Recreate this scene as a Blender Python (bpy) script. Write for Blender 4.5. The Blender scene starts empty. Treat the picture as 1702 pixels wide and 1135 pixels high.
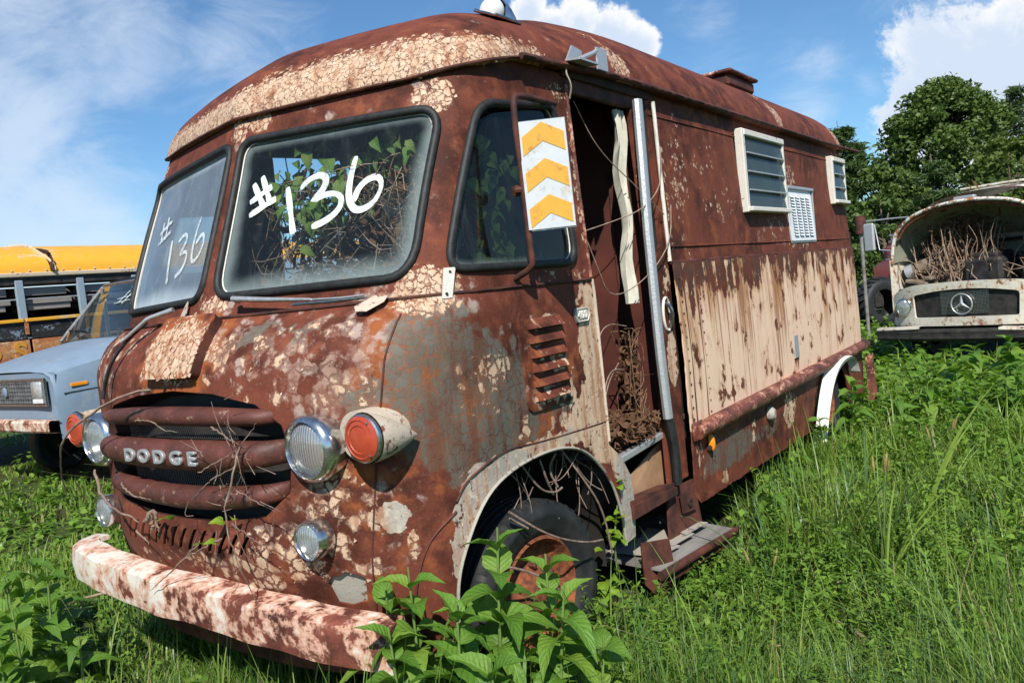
import bpy, bmesh, math, random
import numpy as np
from mathutils import Vector, Matrix, Quaternion
from mathutils.geometry import delaunay_2d_cdt

random.seed(7); rng = np.random.default_rng(7)
sc = bpy.context.scene
COL = sc.collection

# ------------------------------------------------------------------ camera
cam = bpy.data.objects.new('camera', bpy.data.cameras.new('camera'))
COL.objects.link(cam)
cam.data.sensor_width = 36.0
cam.data.lens = 28.21
cam.data.clip_start = 0.05
cam.data.clip_end = 5000.0
CR = Vector((0.80728219, 0.58031854, -0.10735858))
CU = Vector((0.0496009, 0.11455246, 0.99217815))
CF = Vector((-0.58807756, 0.80629283, -0.06369184))
CP = Vector((2.81, -1.70, 1.40))
cam.matrix_world = Matrix(((CR.x, CU.x, -CF.x, CP.x), (CR.y, CU.y, -CF.y, CP.y), (CR.z, CU.z, -CF.z, CP.z), (0, 0, 0, 1)))
sc.camera = cam

# ------------------------------------------------------------------ sun, sky, exposure
SUN_AZ, SUN_EL = math.radians(36.0), math.radians(44.0)        # azimuth from -Y towards +X
to_sun = Vector((math.sin(SUN_AZ) * math.cos(SUN_EL), -math.cos(SUN_AZ) * math.cos(SUN_EL), math.sin(SUN_EL)))
sl = bpy.data.lights.new('sun', 'SUN'); sl.energy = 4.6; sl.angle = math.radians(0.5); sl.color = (1.0, 0.95, 0.87)
sun = bpy.data.objects.new('sun', sl); COL.objects.link(sun)
sun.rotation_euler = to_sun.to_track_quat('Z', 'Y').to_euler()
sun.location = to_sun * 60
sc.view_settings.view_transform = 'Standard'
sc.view_settings.look = 'None'
sc.view_settings.exposure = 0.42
sc.view_settings.gamma = 1.0
sc.view_settings.use_curve_mapping = False
sc.cycles.max_bounces = 8
sc.cycles.transparent_max_bounces = 12
sc.cycles.caustics_reflective = False
sc.cycles.caustics_refractive = False


class NT:
    """small node-tree builder"""
    def __init__(s, tree):
        s.t = tree; s.n = tree.nodes; s.l = tree.links
    def new(s, typ, **kw):
        nd = s.n.new(typ)
        for k, v in kw.items(): setattr(nd, k, v)
        return nd
    def put(s, sock, v):
        if v is None: return
        if isinstance(v, bpy.types.NodeSocket): s.l.new(v, sock)
        elif isinstance(v, (tuple, list)):
            v = tuple(v)
            if sock.type == 'RGBA' and len(v) == 3: v = v + (1.0,)
            sock.default_value = v
        else: sock.default_value = v
    def m(s, op, a, b=None, c=None, clamp=False):
        nd = s.new('ShaderNodeMath', operation=op); nd.use_clamp = clamp
        s.put(nd.inputs[0], a); s.put(nd.inputs[1], b); s.put(nd.inputs[2], c)
        return nd.outputs[0]
    def vm(s, op, a, b=None, sc_=None):
        nd = s.new('ShaderNodeVectorMath', operation=op)
        s.put(nd.inputs[0], a); s.put(nd.inputs[1], b)
        if sc_ is not None: s.put(nd.inputs['Scale'], sc_)
        return nd.outputs['Value'] if op in ('DOT_PRODUCT', 'LENGTH', 'DISTANCE') else nd.outputs[0]
    def ss(s, x, lo, hi, a=0.0, b=1.0):
        nd = s.new('ShaderNodeMapRange', interpolation_type='SMOOTHSTEP')
        s.put(nd.inputs[0], x); s.put(nd.inputs[1], lo); s.put(nd.inputs[2], hi); s.put(nd.inputs[3], a); s.put(nd.inputs[4], b)
        return nd.outputs[0]
    def mix(s, f, a, b, blend='MIX'):
        nd = s.new('ShaderNodeMix', data_type='RGBA', blend_type=blend)
        s.put(nd.inputs[0], f); s.put(nd.inputs[6], a); s.put(nd.inputs[7], b)
        return nd.outputs[2]
    def noise(s, vec, scale, det=4.0, rough=0.55, out='Fac', dist=0.0):
        nd = s.new('ShaderNodeTexNoise'); s.put(nd.inputs['Vector'], vec)
        nd.inputs['Scale'].default_value = scale; nd.inputs['Detail'].default_value = det
        nd.inputs['Roughness'].default_value = rough; nd.inputs['Distortion'].default_value = dist
        return nd.outputs[out]
    def voro(s, vec, scale, feature='F1', out='Distance'):
        nd = s.new('ShaderNodeTexVoronoi', feature=feature); s.put(nd.inputs['Vector'], vec)
        nd.inputs['Scale'].default_value = scale
        return nd.outputs[out]
    def obj(s): return s.new('ShaderNodeTexCoord').outputs['Object']
    def attr(s, name):
        nd = s.new('ShaderNodeAttribute', attribute_name=name); return nd
    def mapv(s, vec, scale=(1, 1, 1), loc=(0, 0, 0)):
        nd = s.new('ShaderNodeMapping'); s.put(nd.inputs[0], vec)
        nd.inputs['Scale'].default_value = scale; nd.inputs['Location'].default_value = loc
        return nd.outputs[0]
    def sep(s, v):
        nd = s.new('ShaderNodeSeparateXYZ'); s.put(nd.inputs[0], v); return nd.outputs
    def sepc(s, v):
        nd = s.new('ShaderNodeSeparateColor'); s.put(nd.inputs[0], v); return nd.outputs
    def bump(s, h, strength=0.3, dist=0.01):
        nd = s.new('ShaderNodeBump'); s.put(nd.inputs['Height'], h)
        nd.inputs['Strength'].default_value = strength; nd.inputs['Distance'].default_value = dist
        return nd.outputs[0]
    def bsdf(s, col, rough=0.6, metal=0.0, normal=None, spec=0.5, **kw):
        nd = s.new('ShaderNodeBsdfPrincipled')
        s.put(nd.inputs['Base Color'], col); s.put(nd.inputs['Roughness'], rough); s.put(nd.inputs['Metallic'], metal)
        s.put(nd.inputs['Specular IOR Level'], spec)
        if normal is not None: s.put(nd.inputs['Normal'], normal)
        for k, v in kw.items(): s.put(nd.inputs[k], v)
        return nd.outputs[0]
    def out(s, sh):
        nd = s.new('ShaderNodeOutputMaterial'); s.l.new(sh, nd.inputs[0])


def material(name):
    m = bpy.data.materials.new(name); m.use_nodes = True; m.node_tree.nodes.clear()
    return m, NT(m.node_tree)


# sky: physical sky with cirrus and a few cumulus heaps, all functions of the direction
w = bpy.data.worlds.new('World'); sc.world = w; w.use_nodes = True; w.node_tree.nodes.clear()
k = NT(w.node_tree)
sky = k.new('ShaderNodeTexSky', sky_type='NISHITA')
sky.sun_disc = False; sky.sun_elevation = SUN_EL; sky.sun_rotation = math.pi - SUN_AZ
sky.altitude = 200; sky.air_density = 1.0; sky.dust_density = 0.35; sky.ozone_density = 3.0
d = k.new('ShaderNodeTexCoord').outputs['Generated']
d = k.vm('NORMALIZE', d)
dx, dy, dz = k.sep(d)
h = k.m('ADD', k.m('MAXIMUM', dz, 0.0), 0.22)
cmb = k.new('ShaderNodeCombineXYZ'); k.put(cmb.inputs[0], k.m('DIVIDE', dx, h)); k.put(cmb.inputs[1], k.m('DIVIDE', dy, h))
plane = cmb.outputs[0]
n1 = k.noise(k.mapv(plane, (1.0, 1.5, 1)), 1.35, 8, 0.62, dist=0.35)
cirrus = k.m('MULTIPLY', k.ss(n1, 0.56, 0.82), 0.22)
nb = k.noise(d, 7.0, 7, 0.62)
nb2 = k.noise(d, 2.2, 3, 0.5)
CLOUDS = [   # direction on the sky dome, angular radius, strength
    ((-0.079, 0.985, 0.152), 0.127, 1.00),
    ((-0.036, 0.985, 0.166), 0.127, 1.00),
    ((-0.124, 0.983, 0.137), 0.082, 0.90),
    ((-0.005, 0.994, 0.107), 0.134, 1.00),
    ((-0.509, 0.801, 0.316), 0.031, 1.00),
    ((-0.465, 0.833, 0.300), 0.045, 1.00),
    ((-0.439, 0.854, 0.280), 0.046, 1.00),
    ((-0.415, 0.871, 0.263), 0.036, 1.00),
    ((-0.490, 0.820, 0.297), 0.037, 1.00),
    ((-0.896, 0.398, 0.199), 0.13, 0.58),
    ((-0.888, 0.436, 0.149), 0.15, 0.59),
    ((-0.920, 0.340, 0.193), 0.19, 0.58),
    ((-0.879, 0.465, 0.109), 0.12, 0.56),
    ((-0.917, 0.387, 0.095), 0.17, 0.58),
    ((-0.811, 0.481, 0.334), 0.171, 0.45),
    ((-0.762, 0.573, 0.300), 0.149, 0.40),
    ((-0.836, 0.412, 0.362), 0.149, 0.50),
    ((-0.228, 0.950, 0.212), 0.071, 0.35),
    ((-0.189, 0.965, 0.182), 0.045, 0.30),
    ((-0.246, 0.955, 0.167), 0.082, 0.35),
    ((-0.335, 0.902, 0.274), 0.082, 0.30),
    ((-0.116, 0.966, 0.232), 0.127, 0.35),
]
def heap(lo, hi):
    acc = None
    for c, r, st in CLOUDS:
        if not (lo <= st < hi): continue
        v = k.m('MULTIPLY', k.m('SUBTRACT', 1.0, k.m('DIVIDE', k.vm('DISTANCE', d, c), r)), st)
        acc = v if acc is None else k.m('MAXIMUM', acc, v)
    return acc
nbig = k.noise(d, 17.0, 10, 0.68, dist=0.25)
solid = k.m('ADD', heap(0.6, 2.0), k.m('MULTIPLY', k.m('SUBTRACT', nbig, 0.5), 1.5))
mid = k.m('ADD', heap(0.0, 0.6), k.m('MULTIPLY', k.m('SUBTRACT', k.noise(k.mapv(d, (1, 1, 2.2)), 6.5, 8, 0.65, dist=0.6), 0.5), 0.8))
far = k.m('MULTIPLY', k.m('SUBTRACT', k.noise(d, 3.1, 7, 0.6), 0.56), 1.6)       # scattered heaps all round the sky
far = k.m('MULTIPLY', far, k.ss(k.vm('DOT_PRODUCT', d, (-0.588, 0.806, -0.06)), 0.55, 0.25))
a_solid = k.m('MAXIMUM', k.ss(solid, 0.12, 0.38), k.ss(far, 0.05, 0.3))
a_mid = k.m('MULTIPLY', k.ss(mid, 0.10, 0.56), 0.66)
alpha = k.m('MAXIMUM', k.m('MAXIMUM', a_solid, a_mid), cirrus)
shade = k.ss(k.m('ADD', k.m('SUBTRACT', k.noise(d, 9.0, 6, 0.6), 0.5), k.m('MULTIPLY', k.m('SUBTRACT', solid, 0.45), 0.5)), -0.16, 0.16)
ccol = k.mix(shade, (11.0, 11.1, 11.3), (7.4, 8.6, 10.4))
ccol = k.mix(a_solid, (8.6, 9.7, 11.2), ccol)
skyc = k.mix(1.0, sky.outputs[0], (0.93, 1.27, 1.45), 'MULTIPLY')
final = k.mix(alpha, skyc, ccol)
bg = k.new('ShaderNodeBackground'); k.put(bg.inputs[0], final); bg.inputs[1].default_value = 0.068
wo = k.new('ShaderNodeOutputWorld'); k.l.new(bg.outputs[0], wo.inputs[0])
def pchip_slopes(x, Y):
    # x (K,), Y (...,K) -> slopes
    h=np.diff(x); d=np.diff(Y,axis=-1)/h
    m=np.zeros_like(Y)
    a,b=d[...,:-1],d[...,1:]
    w1=2*h[1:]+h[:-1]; w2=h[1:]+2*h[:-1]
    ok=(a*b>0)
    with np.errstate(divide='ignore',invalid='ignore'):
        hm=(w1+w2)/(w1/a+w2/b)
    m[...,1:-1]=np.where(ok,hm,0)
    m[...,0]=d[...,0]; m[...,-1]=d[...,-1]
    return m
def hermite(x,Y,m,q):
    # x (K,), Y,m (N,K), q (N,)
    i=np.clip(np.searchsorted(x,q,side='right')-1,0,len(x)-2)
    h=x[i+1]-x[i]; t=(q-x[i])/h
    n=np.arange(len(q))
    y0,y1,m0,m1=Y[n,i],Y[n,i+1],m[n,i],m[n,i+1]
    return (2*t**3-3*t*t+1)*y0+(t**3-2*t*t+t)*h*m0+(3*t*t-2*t**3)*y1+(t**3-t*t)*h*m1
class Loft:
    def __init__(s,U,rows):
        s.U=np.array(U,float); s.Z=np.array([r[0] for r in rows],float)
        s.P=np.array([r[1] for r in rows],float)  # (L,K,2)
        Q=np.moveaxis(s.P,0,-1)                   # (K,2,L)
        s.Q=Q; s.M=pchip_slopes(s.Z,Q); s.M[...,0]*=1
    def __call__(s,uz):
        uz=np.asarray(uz,float).reshape(-1,2); u=np.abs(uz[:,0]); z=uz[:,1]; N=len(u)
        K=len(s.U); out=np.zeros((N,3)); zc=np.clip(z,s.Z[0],s.Z[-1])
        C=np.zeros((N,K,2))
        for k in range(K):
            for c in range(2):
                C[:,k,c]=hermite(s.Z,np.broadcast_to(s.Q[k,c],(N,len(s.Z))),np.broadcast_to(s.M[k,c],(N,len(s.Z))),zc)
        for c in range(2):
            Y=C[:,:,c]; m=pchip_slopes(s.U,Y)
            out[:,c]=hermite(s.U,Y,m,u)
        out[:,0]*=np.where(uz[:,0]<0,-1,1); out[:,2]=z
        return out
UK=[0,.35,.66,.92,1.08,1.26,2.06,2.36]
xs=[0,.35,.65,.89,1.0,1.045,1.045,1.04]
def row(z,ys,x=xs): return (z,list(zip(x,ys+[1.66])))
nose=Loft(UK,[
 row(.15,[.08,.09,.14,.26,.40,.58,1.36],[0,.35,.63,.86,.97,1.02,1.03,1.03]),
 row(.45,[-.03,-.02,.06,.19,.34,.54,1.36]),
 row(.60,[-.08,-.065,.03,.165,.32,.53,1.36]),
 row(.75,[-.05,-.035,.03,.155,.31,.52,1.36]),
 row(1.0,[-.05,-.04,.03,.15,.30,.52,1.36]),
 row(1.2,[-.02,-.01,.04,.15,.29,.51,1.36]),
 row(1.33,[.05,.06,.10,.20,.33,.52,1.36]),
 row(1.42,[.125,.15,.21,.31,.42,.56,1.36],[0,.35,.65,.88,.98,1.03,1.04,1.04]),
])
cab=Loft(UK,[
 row(1.41,[.13,.20,.265,.33,.44,.60,1.36],[0,.34,.68,.905,1.0,1.03,1.035,1.035]),
 row(1.52,[.17,.235,.295,.36,.47,.62,1.36],[0,.34,.68,.90,.995,1.025,1.03,1.03]),
 row(2.08,[.38,.445,.515,.58,.68,.82,1.36],[0,.34,.67,.885,.975,1.005,1.01,1.01]),
 row(2.30,[.45,.515,.60,.685,.78,.90,1.36],[0,.34,.67,.885,.97,1.0,1.005,1.005]),
])

# ------------------------------------------------------------------ mesh helpers
def mesh_from(name, v, f, smooth=None):
    me = bpy.data.meshes.new(name)
    me.from_pydata([tuple(map(float, p)) for p in v], [], [tuple(map(int, q)) for q in f])
    me.validate()
    if smooth is not None:
        me.polygons.foreach_set('use_smooth', [True] * len(me.polygons))
        if smooth < 179: me.set_sharp_from_angle(angle=math.radians(smooth))
    me.update()
    return me

def link(name, me, mat=None, parent=None, label=None, kind=None):
    o = bpy.data.objects.new(name, me); COL.objects.link(o)
    if mat is not None:
        for m_ in (mat if isinstance(mat, (list, tuple)) else [mat]): me.materials.append(m_)
    if parent is not None:
        o.parent = parent
        p = parent; M_ = Matrix()
        while p is not None:
            M_ = Matrix.LocRotScale(p.location, p.rotation_euler, p.scale) @ M_ if p.parent is None else p.matrix_parent_inverse @ Matrix.LocRotScale(p.location, p.rotation_euler, p.scale) @ M_
            p = p.parent
        o.matrix_parent_inverse = M_.inverted()
    if label: o['label'] = label
    if kind: o['kind'] = kind
    return o

def thing(name, label, cat, loc=(0, 0, 0), group=None, rot=0.0):
    o = bpy.data.objects.new(name, None); COL.objects.link(o)
    o.location = loc; o.rotation_euler = (0, 0, rot)
    o.empty_display_size = 0.2
    return tag(o, label, cat, group)

def tag(o, label, cat, group=None):
    o['label'] = label; o['category'] = cat
    if group: o['group'] = group
    return o

def unit(v):
    v = np.asarray(v, float); return v / (np.linalg.norm(v) + 1e-12)

def resample(path, n):
    p = np.asarray(path, float); L = np.r_[0, np.cumsum(np.linalg.norm(np.diff(p, axis=0), axis=1))]
    t = np.linspace(0, L[-1], n)
    return np.stack([np.interp(t, L, p[:, c]) for c in range(p.shape[1])], 1)

def smooth_path(path, n=24, it=3):
    p = np.asarray(path, float)
    for _ in range(it):
        q = [p[0]]
        for a, b in zip(p[:-1], p[1:]): q += [a * .75 + b * .25, a * .25 + b * .75]
        q.append(p[-1]); p = np.array(q)
    return resample(p, n)

class MB:
    """collects shapes that make ONE part"""
    def __init__(s): s.v = []; s.f = []; s.mi = []
    def add(s, v, f, mi=0):
        o = len(s.v); s.v += [tuple(p) for p in v]; s.f += [tuple(i + o for i in q) for q in f]; s.mi += [mi] * len(f); return s
    def box(s, c, size, b=0.004, rot=None, mi=0):
        hx, hy, hz = [q / 2 for q in size]; b = min(b, hx * .8, hy * .8, hz * .8)
        bm = bmesh.new(); bmesh.ops.create_cube(bm, size=1.0)
        for v in bm.verts: v.co = Vector((v.co.x * 2 * hx, v.co.y * 2 * hy, v.co.z * 2 * hz))
        if b > 0: bmesh.ops.bevel(bm, geom=list(bm.edges), offset=b, segments=1, affect='EDGES')
        R_ = rot if rot is not None else Matrix.Identity(3)
        V = [R_ @ v.co + Vector(c) for v in bm.verts]; bm.verts.index_update()
        F = [[v.index for v in fc.verts] for fc in bm.faces]; bm.free()
        return s.add(V, F, mi)
    def tube(s, path, r, n=8, caps=True, mi=0, flat=None):
        p = np.asarray(path, float); K = len(p)
        r = np.full(K, r) if np.isscalar(r) else np.interp(np.linspace(0, 1, K), np.linspace(0, 1, len(r)), r)
        T = np.gradient(p, axis=0); T /= np.linalg.norm(T, axis=1)[:, None] + 1e-12
        up = np.array([0, 0, 1.0]) if abs(T[0][2]) < .9 else np.array([0, 1.0, 0])
        N0 = unit(np.cross(T[0], up)); V = []
        for i in range(K):
            N0 = unit(N0 - T[i] * (N0 @ T[i])); B = np.cross(T[i], N0)
            ra, rb = (r[i], r[i]) if flat is None else (r[i] * flat[0], r[i] * flat[1])
            for j in range(n):
                a = 2 * math.pi * j / n; V.append(p[i] + N0 * math.cos(a) * ra + B * math.sin(a) * rb)
        F = [(i * n + j, (i + 1) * n + j, (i + 1) * n + (j + 1) % n, i * n + (j + 1) % n) for i in range(K - 1) for j in range(n)]
        F = [q[::-1] for q in F]
        if caps: F += [tuple(range(n)), tuple(range(K * n - 1, K * n - n - 1, -1))]
        return s.add(V, F, mi)
    def lathe(s, prof, c, axis, n=28, mi=0):
        """prof: (radius, distance along axis) from back to front"""
        ax = unit(axis); up = np.array([0, 0, 1.0]) if abs(ax[2]) < .9 else np.array([1.0, 0, 0])
        e1 = unit(np.cross(up, ax)); e2 = np.cross(ax, e1); V = []; c = np.asarray(c, float)
        for r, h_ in prof:
            for j in range(n):
                a = 2 * math.pi * j / n; V.append(c + ax * h_ + (e1 * math.cos(a) + e2 * math.sin(a)) * max(r, 1e-4))
        F = [(i * n + j, i * n + (j + 1) % n, (i + 1) * n + (j + 1) % n, (i + 1) * n + j) for i in range(len(prof) - 1) for j in range(n)]
        return s.add(V, F, mi)
    def quad(s, a, b, c, d_, mi=0): return s.add([a, b, c, d_], [(0, 1, 2, 3)], mi)
    def slab(s, poly, nrm, t, mi=0):
        """flat polygon (3D points) given thickness t along nrm"""
        n_ = len(poly); P0 = [np.asarray(p, float) for p in poly]; nv = unit(nrm) * t
        V = P0 + [p + nv for p in P0]
        return s.add(V, [tuple(range(n_ - 1, -1, -1)), tuple(range(n_, 2 * n_))] + [(i, (i + 1) % n_, n_ + (i + 1) % n_, n_ + i) for i in range(n_)], mi)
    def skin(s, rows, closed=False, mi=0, flip=False):
        n_ = len(rows[0]); V = [p for r in rows for p in r]; m_ = n_ if closed else n_ - 1
        F = [(i * n_ + j, i * n_ + (j + 1) % n_, (i + 1) * n_ + (j + 1) % n_, (i + 1) * n_ + j) for i in range(len(rows) - 1) for j in range(m_)]
        if flip: F = [q[::-1] for q in F]
        return s.add(V, F, mi)
    def build(s, name, mat, parent=None, smooth=35, label=None, kind=None):
        me = mesh_from(name, s.v, s.f, smooth)
        o = link(name, me, mat, parent, label, kind)
        if isinstance(mat, (list, tuple)) and len(me.polygons) == len(s.mi): me.polygons.foreach_set('material_index', s.mi)
        return o

def boxpart(name, c, size, mat, parent, b=0.004, rot=None, label=None, smooth=30):
    return MB().box(c, size, b, rot).build(name, mat, parent, smooth, label)

def rpoly(pts, r, n=5):
    """round the corners of a polygon"""
    out = []; K = len(pts); P_ = [np.array(p, float) for p in pts]
    r = [r] * K if np.isscalar(r) else r
    for i in range(K):
        p, a, b = P_[i], P_[i - 1], P_[(i + 1) % K]
        da, db = unit(a - p), unit(b - p)
        cc = min(r[i], np.linalg.norm(a - p) * .45, np.linalg.norm(b - p) * .45)
        q0, q1 = p + da * cc, p + db * cc
        for t in np.linspace(0, 1, n + 1): out.append((1 - t) ** 2 * q0 + 2 * t * (1 - t) * p + t * t * q1)
    return np.array(out)

def densify(poly, step):
    out = []; K = len(poly)
    for i in range(K):
        a, b = np.array(poly[i], float), np.array(poly[(i + 1) % K], float)
        n_ = max(1, int(math.ceil(np.linalg.norm(b - a) / step)))
        for j in range(n_): out.append(a + (b - a) * j / n_)
    return np.array(out)

def inside(P_, poly):
    x, y = P_[:, 0], P_[:, 1]; c = np.zeros(len(P_), bool); px, py = poly[:, 0], poly[:, 1]; j = len(poly) - 1
    for i in range(len(poly)):
        cond = ((py[i] > y) != (py[j] > y)) & (x < (px[j] - px[i]) * (y - py[i]) / (py[j] - py[i] + 1e-15) + px[i])
        c ^= cond; j = i
    return c

def edge_dist(P_, poly):
    dm = np.full(len(P_), 1e9)
    for i in range(len(poly)):
        a = poly[i]; b = poly[(i + 1) % len(poly)]; ab = b - a; L = ab @ ab + 1e-12
        t = np.clip(((P_ - a) @ ab) / L, 0, 1); dm = np.minimum(dm, np.linalg.norm(P_ - a - t[:, None] * ab, axis=1))
    return dm

def normals_of(fn, uz, e=2e-3):
    du = fn(uz + [e, 0]) - fn(uz - [e, 0]); dz_ = fn(uz + [0, e]) - fn(uz - [0, e])
    n_ = np.cross(du, dz_); return n_ / (np.linalg.norm(n_, axis=1)[:, None] + 1e-12)

def off(fn, dist):
    def g(uz):
        uz = np.asarray(uz, float).reshape(-1, 2); return fn(uz) + normals_of(fn, uz) * dist
    return g

def panel(name, fn, outer, holes=(), step=0.03, thick=0.012, mat=None, parent=None, smooth=40, rag=0.0, label=None, dent=0.0):
    """sheet with real openings: triangulated in its own (u, z) plane, mapped on to fn, given thickness inwards"""
    outer = densify(outer, step)
    holes = [densify(h_, step) for h_ in holes]
    if rag: outer = outer + rng.normal(0, rag, outer.shape)
    lo, hi = outer.min(0), outer.max(0)
    gx, gy = np.meshgrid(np.arange(lo[0], hi[0], step), np.arange(lo[1], hi[1], step * .9))
    gx = gx + (np.arange(gx.shape[0]) % 2)[:, None] * step * .5
    G = np.stack([gx.ravel(), gy.ravel()], 1) + rng.uniform(-.12, .12, (gx.size, 2)) * step
    ok = inside(G, outer) & (edge_dist(G, outer) > step * .5)
    for h_ in holes: ok &= ~inside(G, h_) & (edge_dist(G, h_) > step * .5)
    G = G[ok]
    V2 = list(outer); E = [(i, (i + 1) % len(outer)) for i in range(len(outer))]
    for h_ in holes:
        o_ = len(V2); V2 += list(h_); E += [(o_ + i, o_ + (i + 1) % len(h_)) for i in range(len(h_))]
    V2 += list(G)
    r = delaunay_2d_cdt([Vector((p[0], p[1])) for p in V2], E, [], 0, 1e-7)
    V2 = np.array([(p.x, p.y) for p in r[0]]); T = np.array([q for q in r[2]])
    c = V2[T].mean(1); ok = inside(c, outer)
    for h_ in holes: ok &= ~inside(c, h_)
    T = T[ok]
    n_ = normals_of(fn, V2); P_ = fn(V2)
    if dent:
        ph = P_ * 1.0
        P_ = P_ + n_ * (dent * (np.sin(ph[:, [0]] * 5.1 + ph[:, [2]] * 3.3) * np.sin(ph[:, [1]] * 4.3 + 1 + ph[:, [2]] * 2.1) + .5 * np.sin(ph[:, [2]] * 11 + ph[:, [1]] * 7)))
    used = np.unique(T); remap = -np.ones(len(V2), int); remap[used] = np.arange(len(used)); T = remap[T]; P_ = P_[used]; n_ = n_[used]
    K = len(P_); F = [tuple(t) for t in T]; V = list(P_)
    if thick:
        V += list(P_ - n_ * thick); F += [(t[2] + K, t[1] + K, t[0] + K) for t in T]
        e = {}
        for t in T:
            for i in range(3):
                a, b = t[i], t[(i + 1) % 3]; e[(a, b)] = 1
        F += [(b, a, a + K, b + K) for (a, b) in e if (b, a) not in e]
    me = mesh_from(name, V, F, smooth)
    return link(name, me, mat, parent, label)

def ribbon(mb, fn, pts, width, n=30, mi=0, th=0.0):
    p = smooth_path(pts, n, 2); T = np.gradient(p, axis=0); T /= np.linalg.norm(T, axis=1)[:, None] + 1e-12
    N_ = np.stack([-T[:, 1], T[:, 0]], 1)
    w_ = width * (.85 + .3 * np.abs(np.sin(np.linspace(0, 5, n)))) ; w_[0] *= .7; w_[-1] *= .6
    a = fn(p + N_ * w_[:, None] / 2); b = fn(p - N_ * w_[:, None] / 2)
    mb.skin([list(a), list(b)], mi=mi)

def gasket(name, fn, poly, r, mat, parent, n=8, flat=None, o_=0.0):
    q = densify(poly, 0.03); P_ = off(fn, o_)(q); P_ = np.vstack([P_, P_[:1]])
    return MB().tube(P_, r, n, caps=False, flat=flat).build(name, mat, parent, 60)

def text_mesh(body, size, depth, bold=0.0):
    cu = bpy.data.curves.new('txt', 'FONT'); cu.body = body; cu.size = size; cu.extrude = depth; cu.offset = bold
    cu.align_x = 'CENTER'; cu.align_y = 'CENTER'; cu.bevel_depth = depth * .35; cu.resolution_u = 4
    o = bpy.data.objects.new('txt', cu); COL.objects.link(o)
    dg = bpy.context.evaluated_depsgraph_get(); dg.update()
    me = bpy.data.meshes.new_from_object(o.evaluated_get(dg)); bpy.data.objects.remove(o); bpy.data.curves.remove(cu)
    return me

def set_xf(me, M_): me.transform(M_); me.update()

def frame(o_, ex, ey, ez):
    return Matrix(((ex[0], ey[0], ez[0], o_[0]), (ex[1], ey[1], ez[1], o_[1]), (ex[2], ey[2], ez[2], o_[2]), (0, 0, 0, 1)))

# ------------------------------------------------------------------ materials
def rust_color(k, co, d1=(.052, .017, .011), d2=(.158, .045, .027), d3=(.26, .085, .036), pale=(.33, .165, .10)):
    a = k.noise(co, 2.4, 7, .62); b = k.noise(co, 11, 6, .6); c = k.noise(co, 75, 5, .65)
    col = k.mix(k.ss(k.m('ADD', k.m('MULTIPLY', a, .6), k.m('MULTIPLY', b, .4)), .36, .56), d1, d2)
    col = k.mix(k.m('MULTIPLY', k.ss(b, .52, .72), .6), col, d3)
    col = k.mix(k.m('MULTIPLY', k.ss(c, .58, .75), .4), col, pale)
    col = k.mix(k.m('MULTIPLY', k.ss(k.noise(co, 90, 3, .6), .60, .72), .55), col, (.028, .011, .010))
    return col, a, b, c

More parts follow.
